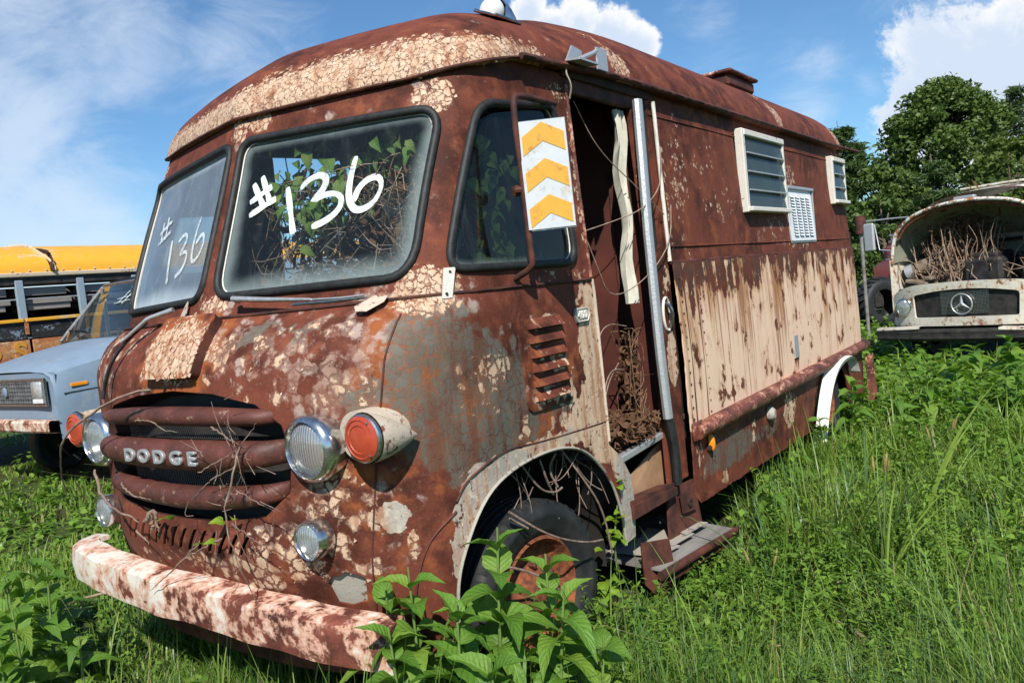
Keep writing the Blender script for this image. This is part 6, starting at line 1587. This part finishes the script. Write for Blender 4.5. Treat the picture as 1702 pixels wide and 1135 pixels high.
def weed(x, y, h_, n, L, label, lean=(0, 0), group='broad leaved weeds around the van'):
    z = G(x, y) - .02
    t_ = thing('broad_leaf_weed', label, 'weed', (x, y, z), group)
    top = np.array([x + lean[0], y + lean[1], z + h_]); mid_ = np.array([x + lean[0] * .3 + rng.normal(0, .01), y + lean[1] * .3, z + h_ * .5])
    st = smooth_path([(x, y, z), mid_, top], 12, 2)
    MB().tube(st, [.008, .006, .0035], 6).build('stem', M['stem'], t_, 60)
    a0 = rng.uniform(0, 6.28)
    for i in range(n):
        tier = i // 2; f = .22 + .78 * (tier + .5) / (n / 2); f = min(f, 1.0)
        p = st[min(11, int(f * 11))]; a = a0 + tier * 1.57 + (i % 2) * math.pi + rng.normal(0, .25)
        size = L * (1.12 - .50 * f ** 2.0) * rng.uniform(.85, 1.15); pitch = rng.normal(.25 + .35 * f ** 3, .18)
        k_ = 4 if f > .95 else int(rng.integers(0, 4))
        o = bpy.data.objects.new('leaf', LEAVES[k_]); COL.objects.link(o); o.parent = t_
        o.location = Vector(p) - Vector((x, y, z)); o.rotation_euler = (pitch, rng.normal(0, .2), a); o.scale = (size,) * 3
    return t_
W_ = [ # x, y, height, leaves, leaf length, label, lean
 (1.20, .22, .80, 20, .19, 'tallest broad leaved weed before the front wheel, its top leaves crossing the rim', (.06, .02)),
 (1.02, .06, .72, 18, .19, 'broad leaved weed right of the bumper end, a single upright leaf at its tip', (.03, -.02)),
 (1.24, -.02, .66, 18, .19, 'broad leaved weed in the middle of the clump before the front wheel', (.03, .02)),
 (1.40, .26, .62, 18, .19, 'broad leaved weed at the right of the clump before the front wheel', (.05, .04)),
 (1.36, .02, .50, 16, .19, 'lower broad leaved weed nearest the camera before the front wheel', (.02, -.03)),
 (.90, .04, .62, 16, .19, 'broad leaved weed overlapping the right end of the bumper', (.02, .02)),
 (1.10, .20, .55, 16, .19, 'broad leaved weed squeezed between bumper end and front tyre', (.03, .0)),
 (1.50, .10, .40, 14, .18, 'small broad leaved weed at the right foot of the wheel clump', (.05, -.02)),
 (1.14, -.16, .44, 14, .18, 'small broad leaved weed at the bottom edge below the bumper end', (.02, -.02)),
 (1.30, .38, .66, 16, .18, 'broad leaved weed closest to the front tyre tread', (.02, .02)),
 (1.06, -.06, .58, 16, .18, 'broad leaved weed just below the bumper end, leaves hanging', (.0, -.02)),
 (1.52, .30, .46, 14, .17, 'broad leaved weed on the grass side of the wheel clump', (.04, .02)),
 (1.22, .08, .48, 16, .18, 'low dense broad leaved weed in the heart of the wheel clump', (.0, .0)),
 (-1.05, -.12, .46, 14, .19, 'broad leaved weed close to the bumper left corner', (.0, .0)),
 (-.68, -.42, .48, 14, .19, 'dense broad leaved weed in the middle of the bottom left clump', (.0, .0)),
 (-1.5, -.05, .42, 12, .18, 'broad leaved weed behind the left bumper corner on the grass', (-.02, .0)),
 (-.78, -.26, .58, 12, .17, 'broad leaved weed overlapping the left end of the white bumper', (.02, .02)),
 (-.96, -.34, .54, 12, .18, 'broad leaved weed left of the bumper, a large leaf pointing up', (-.02, .02)),
 (-1.25, -.22, .46, 12, .18, 'broad leaved weed standing behind the others at bottom left', (-.03, .02)),
 (-.55, -.52, .44, 12, .17, 'low broad leaved weed nearest the camera at bottom left', (.02, -.02)),
 (-.80, -.56, .52, 12, .18, 'broad leaved weed at the very left edge of the view', (-.02, .0)),
 (-.40, -.34, .40, 10, .15, 'small broad leaved weed under the left part of the bumper', (.02, .02)),
 (.42, -.34, .42, 10, .14, 'small broad leaved weed below the middle of the bumper', (.0, .0)),
 (-1.70, .10, .40, 12, .17, 'broad leaved weed between the bumper and the blue van', (-.02, .0)),
 (1.32, 2.50, .42, 16, .15, 'bright broad leaved weed beside the rusty step plate', (.02, .05)),
 (1.40, 2.72, .28, 10, .13, 'short broad leaved weed behind the one beside the step plate', (.0, .0)),
 (1.28, 4.70, .62, 18, .20, 'tall broad leaved weed in front of the van rear wheel', (.0, .05)),
 (1.45, 5.05, .50, 14, .20, 'broad leaved weed right of the van rear wheel', (.08, .02)),
 (1.12, 4.35, .40, 12, .17, 'broad leaved weed at the front of the torn white wheel flare', (.0, .0)),
 (1.55, 1.08, .24, 12, .13, 'small broad leaved weed at the bottom edge right of the wheel', (.0, .0)),
 (1.78, .92, .20, 10, .12, 'tiny broad leaved weed in the grass at the bottom edge', (.0, .0)),
 (1.66, 7.3, .60, 18, .24, 'broad leaved weed nearest the van in the patch before the lorry', (.0, .0)),
 (2.05, 7.9, .70, 18, .26, 'tallest broad leaved weed in the patch before the lorry', (.05, .0)),
 (1.75, 8.5, .60, 16, .26, 'broad leaved weed under the lorry bumper', (-.05, .0)),
 (2.45, 8.6, .66, 16, .26, 'broad leaved weed at the right edge before the lorry', (.05, .0)),
 (2.20, 7.0, .48, 14, .22, 'low broad leaved weed at the near side of the patch before the lorry', (.0, .0)),
 (1.35, 8.1, .45, 14, .24, 'broad leaved weed at the left of the patch before the lorry', (.0, .0)),
 (2.75, 7.7, .55, 14, .25, 'outermost broad leaved weed right of the patch before the lorry', (.0, .0)),
 (1.22, 3.35, .36, 12, .15, 'broad leaved weed under the middle of the van skirt', (.03, .0)),
 (1.70, 4.35, .42, 14, .17, 'broad leaved weed one step right of the torn wheel flare', (.0, .0)),
 (1.95, 5.3, .50, 16, .19, 'broad leaved weed in the field level with the van rear wheel', (.0, .0)),
 (1.62, 5.9, .55, 16, .20, 'broad leaved weed just right of the van tail', (.0, .0)),
 (2.25, 6.2, .46, 14, .19, 'broad leaved weed in the field level with the van tail', (.0, .0)),
 (2.60, 5.2, .44, 14, .18, 'broad leaved weed at the right edge halfway to the lorry', (.0, .0)),
 (1.42, 3.9, .30, 12, .14, 'low broad leaved weed between skirt and torn wheel flare', (.0, .0)),
 (2.45, 3.9, .36, 12, .16, 'broad leaved weed at the right edge beyond the arching blade', (.0, .0)),
 (1.62, 2.95, .22, 10, .12, 'tiny broad leaved weed in the open grass off the van skirt', (.0, .0)),
]
for a in W_:
    a = list(a)
    if a[1] < .6: a[2] += .05; a[4] *= 1.06
    weed(*a)

# tall single grasses: foxtails and a broad arching blade
def tuft(name, label, x, y, blades, hs, wid, heads=0, bend=None):
    z = G(x, y) - .02; t_ = thing(name, label, 'grass tuft', (x, y, z), 'tall grasses in the open field')
    for i in range(blades):
        a = rng.uniform(0, 6.28); h_ = hs * rng.uniform(.6, 1.0); ln = rng.uniform(.08, .35) if bend is None else bend[1]
        a = a if bend is None else bend[0] + rng.normal(0, .15)
        pts = np.array([(x + math.cos(a) * h_ * (ln * t + ln * 1.2 * t ** 2.5), y + math.sin(a) * h_ * (ln * t + ln * 1.2 * t ** 2.5), z + h_ * (t - .12 * ln * t ** 3)) for t in np.linspace(0, 1, 9)])
        s_ = np.array([-math.sin(a + .7), math.cos(a + .7), 0]); wv = wid * np.array([.6, .9, 1, 1, .95, .85, .7, .4, .02])
        V = np.vstack([pts - s_ * wv[:, None] / 2, pts + np.array([0, 0, -.002]), pts + s_ * wv[:, None] / 2])
        q = [(i_, i_ + 1, 9 + i_ + 1, 9 + i_) for i_ in range(8)] + [(9 + i_, 9 + i_ + 1, 18 + i_ + 1, 18 + i_) for i_ in range(8)]
        o = link('blade', fast_mesh('blade', V, q, None, np.full(27, rng.uniform(.35, .8))), M['grass'], t_)
    for i in range(heads):
        a = rng.uniform(0, 6.28); h_ = hs * rng.uniform(.85, 1.15); pts = [(x + math.cos(a) * h_ * .16 * t * t, y + math.sin(a) * h_ * .16 * t * t, z + h_ * t) for t in np.linspace(0, 1, 8)]
        MB().tube(pts, .0016, 5).build('stalk', M['stem'], t_, 60)
        e = np.array(pts[-1]); d_ = unit(e - np.array(pts[-2])); MB().tube([e - d_ * .005, e + d_ * .012, e + d_ * .05, e + d_ * .07], [.002, .007, .006, .001], 7).build('seed_head', M['seed'], t_, 60)
tuft('foxtail_grass', 'blue green foxtail grass clump with brown seed heads in the open grass', 1.98, 2.12, 16, .62, .011, 4)
tuft('foxtail_grass', 'small foxtail grass clump in the thatch at the bottom edge', 1.62, 1.55, 10, .36, .008, 2)
tuft('foxtail_grass', 'foxtail grass clump in the middle of the field beyond the tall one', 2.05, 3.4, 12, .5, .011, 3)
tuft('arching_grass', 'single broad pale blade arching rightwards above the field', 2.02, 2.75, 2, .95, .022, 0, (.6, .22))
tuft('arching_grass', 'broad drooping blade right of the foxtail clump', 2.30, 2.45, 3, .55, .016, 0, (.2, .45))
tuft('arching_grass', 'long thin blades rising before the right end of the bumper', .48, .02, 4, .62, .008, 0)
tuft('arching_grass', 'long thin blades rising before the left end of the bumper', -.72, -.10, 5, .60, .008, 0)
tuft('arching_grass', 'thin upright blades beside the van front tyre', 1.14, 1.05, 7, .42, .007, 0)
tuft('arching_grass', 'tall thin blades at the bottom right corner of the view', 2.45, 1.7, 10, .5, .010, 0)
tuft('arching_grass', 'blades rising before the middle of the rusty bumper', .15, -.12, 5, .48, .007, 0)

# creeper with round leaves climbing out of the wheel arch
cr = thing('bright_creeper', 'bright green round leaved creeper climbing behind the van front tyre', 'creeper', (1.0, 1.42, -.17), None)
P_ = smooth_path([(.98, 1.38, -.16), (1.0, 1.40, .05), (1.02, 1.36, .25), (1.04, 1.43, .47)], 16, 2); MB().tube(P_, .004, 5).build('stem', M['stem'], cr, 60)
rl_ = leaf_mesh('leaf', 1.0, .95, .3, .1, 6, .7); rl_.materials.append(M['bright_leaf'])
for i in range(26):
    p = P_[int(rng.integers(3, 16))] + rng.normal(0, .02, 3); p[2] -= .0
    if i > 14: p = np.array([1.0 + rng.normal(0, .07), 1.25 + rng.normal(0, .10), .05 + rng.normal(0, .06)])
    o = bpy.data.objects.new('leaf', rl_); COL.objects.link(o); o.parent = cr; o.location = Vector(p) - Vector((1.0, 1.42, -.17)); o.rotation_euler = (rng.uniform(-.2, .8), rng.normal(0, .3), rng.uniform(2.2, 4.8)); o.scale = (rng.uniform(.05, .085),) * 3

# climbing vine inside the windscreens
def vine(label, pts, n, size, spread, face=3.4, twigs=10):
    b = np.array(pts[0]); t_ = thing('climbing_vine', label, 'vine', tuple(b), 'vines growing inside the cab')
    P_ = smooth_path(pts, 40, 2); mb = MB().tube(P_, [.005, .003], 5)
    for i in range(twigs):
        s = P_[int(rng.integers(0, 40))]; e = s + rng.normal(0, 1, 3) * spread * 1.5; mb.tube(smooth_path([s, (s + e) / 2 + rng.normal(0, .05, 3), e], 10, 2), .0025, 4)
    mb.build('stem', M['twig_dark'], t_, 60)
    for i in range(n):
        p = P_[int(rng.integers(0, 40))] + rng.normal(0, 1, 3) * spread
        if p[1] < cab(np.array([(abs(p[0]) * 1.07, p[2])]))[0][1] + .05: p[1] = cab(np.array([(abs(p[0]) * 1.07, p[2])]))[0][1] + .05
        if p[0] > .93: p[0] = .93
        o = bpy.data.objects.new('leaf', VL[int(rng.integers(0, 3))]); COL.objects.link(o); o.parent = t_
        o.location = Vector(p - b); o.rotation_euler = (rng.uniform(-1.25, -.35), rng.normal(0, .4), face + rng.normal(0, .7)); o.scale = (size * rng.uniform(.6, 1.25),) * 3
VL = [leaf_mesh('leaf', 1.0, .66, .35, .15, 5, t_) for t_ in (.25, .5, .75)]
for l_ in VL: l_.materials.append(M['vine_leaf'])
vine('green vine spreading along the top of the right windscreen from inside', [(.25, .62, 2.0), (.45, .66, 2.02), (.62, .66, 1.98), (.80, .72, 1.98)], 75, .085, .065)
vine('pale green vine hanging in the middle of the right windscreen', [(.26, .55, 2.0), (.20, .48, 1.92), (.24, .46, 1.84), (.36, .46, 1.80), (.52, .5, 1.86)], 95, .072, .06)
vine('green vine climbing up inside the quarter window beside the door', [(.86, .92, 1.45), (.88, .90, 1.58), (.87, .88, 1.74), (.90, .93, 1.9), (.88, .9, 2.0)], 70, .075, .05, -2.1)

def tangle(name, label, ctr, rad, n, r, leaves, cat='dead plant', mat='twig_dark', seg=.25, lsize=.03):
    t_ = thing(name, label, cat, ctr); mb = MB(); ctr = np.array(ctr); rad = np.array(rad)
    for i in range(n):
        s = ctr + rng.uniform(-1, 1, 3) * rad; d1 = rng.normal(0, seg, 3); d2 = d1 + rng.normal(0, seg * .8, 3)
        q = np.clip(np.array([s, s + d1, s + d2]), ctr - rad * 1.1, ctr + rad * 1.1); mb.tube(smooth_path(q, 9, 2), r * rng.uniform(.5, 1.2), 4, caps=False)
    mb.build('stems', M[mat], t_, 60)
    if leaves:
        V = []; F = []; mb = MB()
        for i in range(leaves):
            c = ctr + np.clip(rng.normal(0, .5, 3), -.95, .95) * rad; a = rng.normal(0, lsize, 3); b = np.cross(unit(a), rng.normal(0, 1, 3)) * lsize * .5; m_ = rng.normal(0, lsize * .25, 3); mb.add([c - a, c + b + m_, c + a, c - b + m_], [(0, 1, 2, 3)])
        mb.build('withered_leaves', M['dead_leaf'], t_, None, kind='stuff')
    return t_
tangle('withered_vine', 'tangle of withered brown vine behind the lower right windscreen', (.40, .56, 1.70), (.42, .12, .20), 190, .0022, 900, lsize=.018, mat='twig')
tangle('withered_vine', 'tangle of withered vine at the right side of the windscreen', (.71, .71, 1.76), (.13, .08, .22), 45, .0022, 180, lsize=.018, mat='twig')
tangle('leaf_heap', 'heap of brown dead leaves on the floor of the van doorway', (.84, 1.78, .66), (.17, .20, .06), 60, .003, 1900, lsize=.020, cat='leaf litter', seg=.10)
tangle('hanging_vine', 'dead brown vine hanging down over the leaf heap in the doorway', (.92, 1.86, .90), (.045, .06, .22), 34, .0026, 330, lsize=.017)
t_ = thing('dead_tendril', 'thin dead tendrils looping across the upper van doorway', 'tendril', (1.03, 1.4, 1.5)); mb = MB()
for pts in ([(1.02, 1.37, 1.62), (1.04, 1.6, 1.66), (1.06, 1.9, 1.72), (1.06, 2.14, 1.85), (1.05, 2.18, 2.05)], [(1.02, 1.38, 1.6), (1.03, 1.45, 1.45), (1.02, 1.55, 1.30), (1.04, 1.9, 1.38), (1.06, 2.18, 1.55), (1.06, 2.22, 1.75)], [(.99, 1.45, 2.2), (1.0, 1.6, 2.0), (1.02, 1.9, 1.85), (1.05, 2.15, 1.7)],
            [(1.0, 1.4, 1.1), (.95, 1.6, 1.2), (.93, 1.85, 1.16)], [(1.02, 1.38, .86), (.95, 1.6, .98), (.92, 1.8, .95)], [(1.0, 1.38, .75), (.96, 1.55, .92), (.92, 1.75, .99)], [(.97, 1.42, 1.8), (.95, 1.45, 1.9)], [(.98, 1.40, 1.66), (.97, 1.47, 1.74)]):
    mb.tube(smooth_path(pts, 24, 3), .0028, 5)
mb.build('stems', M['twig'], t_, 60)
# bleached sticks under the wheel arch and over the grille
t_ = thing('arch_twigs', 'bleached bare twigs hanging in the van wheel arch over the tyre', 'twigs', (.95, .9, .6)); mb = MB()
for pts in ([(1.05, .58, .60), (1.12, .72, .47), (1.13, .95, .37), (1.12, 1.10, .335)], [(1.05, .46, .44), (1.10, .56, .40), (1.13, .70, .30), (1.12, .74, .26)], [(1.0, .88, .72), (1.0, .92, .62), (.98, .98, .55)], [(.98, 1.05, .74), (1.02, 1.18, .55), (1.03, 1.28, .40), (1.03, 1.32, .2)], [(.95, .80, .74), (1.0, .86, .60), (1.0, .97, .56), (1.0, 1.02, .57)], [(1.0, 1.0, .72), (.98, .96, .66), (1.0, .99, .58)], [(1.02, .62, .56), (1.04, .70, .50)]):
    mb.tube(smooth_path(pts, 16, 2), .0048, 6)
for i in range(22):
    s = np.array([.95 + rng.uniform(-.1, .08), rng.uniform(.6, 1.3), rng.uniform(.55, .72)]); e = s + np.array([rng.normal(0, .05), rng.normal(0, .12), -rng.uniform(.05, .3)]); mb.tube(smooth_path([s, (s + e) / 2 + rng.normal(0, .03, 3), e], 9, 2), .0022, 4)
mb.build('stems', M['twig_grey'], t_, 60)
t_ = thing('grille_sticks', 'dry bare sticks stuck across the rusty grille and bumper', 'sticks', (.2, -.15, .8)); mb = MB()
nfp = lambda l_: [tuple(off(nose, o_)(np.array([(u, z)]))[0]) for u, z, o_ in l_]
for pts, r in ((nfp([(-.02, 1.16, .08), (-.2, 1.13, .13), (-.45, 1.02, .20), (-.62, .90, .20), (-.80, .72, .18)]), .0075), (nfp([(-.48, .86, .10), (-.34, .72, .14), (-.12, .66, .10)]), .009), (nfp([(-.1, .66, .09), (-.06, .72, .08), (-.05, .64, .06)]), .012),
               (nfp([(.47, .98, .09), (.45, .86, .13), (.42, .74, .15), (.44, .60, .12), (.44, .48, .10)]), .005), (nfp([(.30, .90, .12), (.48, .98, .08)]), .003), (nfp([(.46, .84, .12), (.58, .76, .10)]), .003), (nfp([(.46, .92, .1), (.36, .88, .12), (.24, .80, .12)]), .003), (nfp([(.28, 1.03, .03), (.44, .98, .06)]), .0045), (nfp([(.43, .70, .13), (.55, .62, .1)]), .003), (nfp([(.46, .98, .1), (.42, 1.06, .09)]), .0022), (nfp([(.45, .95, .1), (.53, 1.05, .07)]), .0022),
               (nfp([(-.36, .80, .05), (-.24, .77, .08), (-.1, .76, .07)]), .006), (nfp([(-.25, .62, .04), (-.10, .60, .07)]), .006), (nfp([(-.15, .63, .03), (-.13, .69, .05)]), .010), (nfp([(.18, .62, .04), (.05, .55, .10), (-.10, .48, .14)]), .004), (nfp([(.30, .64, .04), (.12, .58, .09)]), .005), (nfp([(-.2, 1.05, .04), (-.05, 1.06, .06), (.02, 1.02, .05), (.10, 1.02, .05)]), .004)):
    mb.tube(smooth_path(pts, 20, 2) + rng.normal(0, .0022, (20, 3)), [r * .72, r * .62, r * .3], 6)
for i in range(26):
    u, z = rng.normal(.44, .09), rng.normal(.86, .13); s = np.array(nfp([(u, z, .11)])[0]); e_ = s + rng.normal(0, 1, 3) * [.07, .02, .06]
    mb.tube(smooth_path([s, (s + e_) / 2 + rng.normal(0, .012, 3), e_], 8, 2), [.0018, .0008], 4)
mb.build('stems', M['twig_grey'], t_, 60)
pl_ = thing('grille_seedling', 'two small green leaves sprouting below the rusty grille', 'seedling', (-.05, -.10, .66))
for u, z, s_ in ((.0, .675, .07), (.30, .685, .055), (.34, .70, .045), (.20, .61, .05), (.27, .62, .05)):
    p = off(nose, .035)(np.array([(u, z)]))[0]; o = bpy.data.objects.new('leaf', rl_); COL.objects.link(o); o.parent = pl_; o.location = Vector(p) - Vector((-.05, -.10, .66)); o.rotation_euler = (.5, rng.normal(0, .3), rng.uniform(2.5, 4)); o.scale = (s_,) * 3

# ---- trees
def leaf_cloud(C, R_, per, size, squash=.75, aspect=.6):
    """many leaf-sized faces gathered in clumps"""
    n_ = len(C) * per; c = np.repeat(C, per, 0); r = np.repeat(R_, per)
    d_ = rng.normal(0, 1, (n_, 3)); d_ /= np.linalg.norm(d_, axis=1)[:, None]; p = c + d_ * (r * rng.uniform(.35, 1, n_) ** .6)[:, None] * [1, 1, squash]
    a = rng.normal(0, 1, (n_, 3)); a[:, 2] *= .6; a /= np.linalg.norm(a, axis=1)[:, None]; b = np.cross(a, rng.normal(0, 1, (n_, 3))); b /= np.linalg.norm(b, axis=1)[:, None]
    s = size * rng.uniform(.6, 1.35, n_); V = np.stack([p - a * s[:, None], p + b * (s * aspect)[:, None], p + a * s[:, None], p - b * (s * aspect)[:, None]], 1).reshape(-1, 3)
    q = np.arange(n_ * 4).reshape(-1, 4); ti = np.repeat(np.clip(rng.normal(.45, .22, n_) + np.repeat(rng.normal(0, .12, len(C)), per), 0, .85), 4)
    return V, q, ti
def tree(label, x, y, h_, kind, spread, n=90, per=150, size=.12, mat='tree_a', base=.12, lean=0.0, name='oak_tree', group='trees behind the lorry', trunk_r=.16):
    z = G(x, y) - .1; t_ = thing(name, label, 'tree', (x, y, z), group)
    tp = smooth_path([(x, y, z), (x + lean * .3 + rng.normal(0, .1), y, z + h_ * .4), (x + lean, y, z + h_ * .93)], 24, 2)
    mb = MB().tube(tp, [trunk_r, trunk_r * .7, trunk_r * .4, trunk_r * .12], 9); C = []; R_ = []
    if kind == 'oak':
        for i in range(n):
            t = rng.uniform(base, 1.0); prof = math.sin(math.pi * min(1, (t - base) / (1 - base) * .86 + .12)) ** .6
            a = rng.uniform(0, 6.283); r = spread * prof * rng.uniform(.35, 1.0) ** .5
            C.append((x + lean * t + math.cos(a) * r, y + math.sin(a) * r, z + h_ * t * .96)); R_.append(spread * rng.uniform(.16, .27))
            if i % 3 == 0:
                s = tp[int(23 * min(.9, t * .75))]; e = np.array(C[-1]); mb.tube(smooth_path([s, (s + e) / 2 + [0, 0, -.1 * spread], e], 8, 2), [trunk_r * .32, .015], 5, caps=False)
    else:
        tiers = int(h_ * 1.5)
        for i in range(tiers):
            t = base + (1 - base) * i / tiers; L = spread * (1 - .78 * (t - base) / (1 - base)) * rng.uniform(.7, 1.1)
            for j in range(int(rng.integers(3, 6))):
                a = rng.uniform(0, 6.283); s = tp[int(23 * t)]; Lj = L * rng.uniform(.55, 1.1); e = s + np.array([math.cos(a) * Lj, math.sin(a) * Lj, .12 * Lj + rng.normal(0, .1)])
                P_ = smooth_path([s, (s + e) / 2 + [0, 0, -.08 * Lj], e], 8, 2); mb.tube(P_, [.045, .012], 5, caps=False)
                for f in (.45, .65, .85, 1.0):
                    C.append(tuple(s + (e - s) * f + rng.normal(0, .08, 3) + [0, 0, .1])); R_.append(rng.uniform(.28, .48) * (.7 + .05 * h_))
    mb.build('trunk', M['bark'], t_, 60)
    C = np.array(C); R_ = np.array(R_); V, q, ti = leaf_cloud(C, R_, per, size, .8 if kind == 'oak' else .5, .6 if kind == 'oak' else .16)
    o = link('crown', fast_mesh('crown', V, q, None, ti), M[mat], t_); return t_
tree('big dense round oak, the tallest crown behind the lorry', -3.2, 46.5, 10.4, 'oak', 3.6, 200, 190, .125, base=.10)
tree('dark leafy tree filling the gap left of the big oak', -6.0, 43.0, 6.6, 'oak', 2.5, 100, 170, .115, base=.05, mat='tree_a')
tree('spindly dark pine standing against the sky beside the van tail', -7.4, 42.5, 9.4, 'pine', 2.4, per=55, size=.20, mat='tree_b', base=.35, name='pine_tree', trunk_r=.12)
tree('open branched pine rising right of the big oak', -1.0, 55.0, 11.4, 'pine', 3.3, per=24, size=.22, mat='tree_b', base=.40, name='pine_tree', lean=.5)
tree('bushy mid green young pine in front of the big oak', -2.5, 37.0, 6.2, 'pine', 2.3, per=80, size=.18, mat='tree_b', base=.06, name='pine_tree')
tree('pale yellow green loose tree above the lorry roof', .0, 41.5, 6.4, 'oak', 2.6, 60, 90, .13, mat='tree_c', base=.30)
tree('dark bush low behind the lorry mirror', -4.4, 36.0, 4.4, 'oak', 1.9, 70, 110, .12, base=.02, name='bush_tree')
tree('dark leafy tree at the right edge of the view', 3.6, 43.0, 4.2, 'oak', 1.8, 90, 150, .11, base=.08)
tree('low leafy tree beneath the pale one above the lorry', -.9, 39.0, 4.2, 'oak', 2.0, 70, 110, .12, base=.03, name='bush_tree')
tree('tall pine just beyond the right edge of the view', 8.5, 52.0, 10.0, 'pine', 3.2, per=45, size=.22, mat='tree_b', base=.35, name='pine_tree')
tree('round leafy tree outermost on the right', 6.6, 46.0, 7.5, 'oak', 3.0, 90, 110, .16, base=.08)
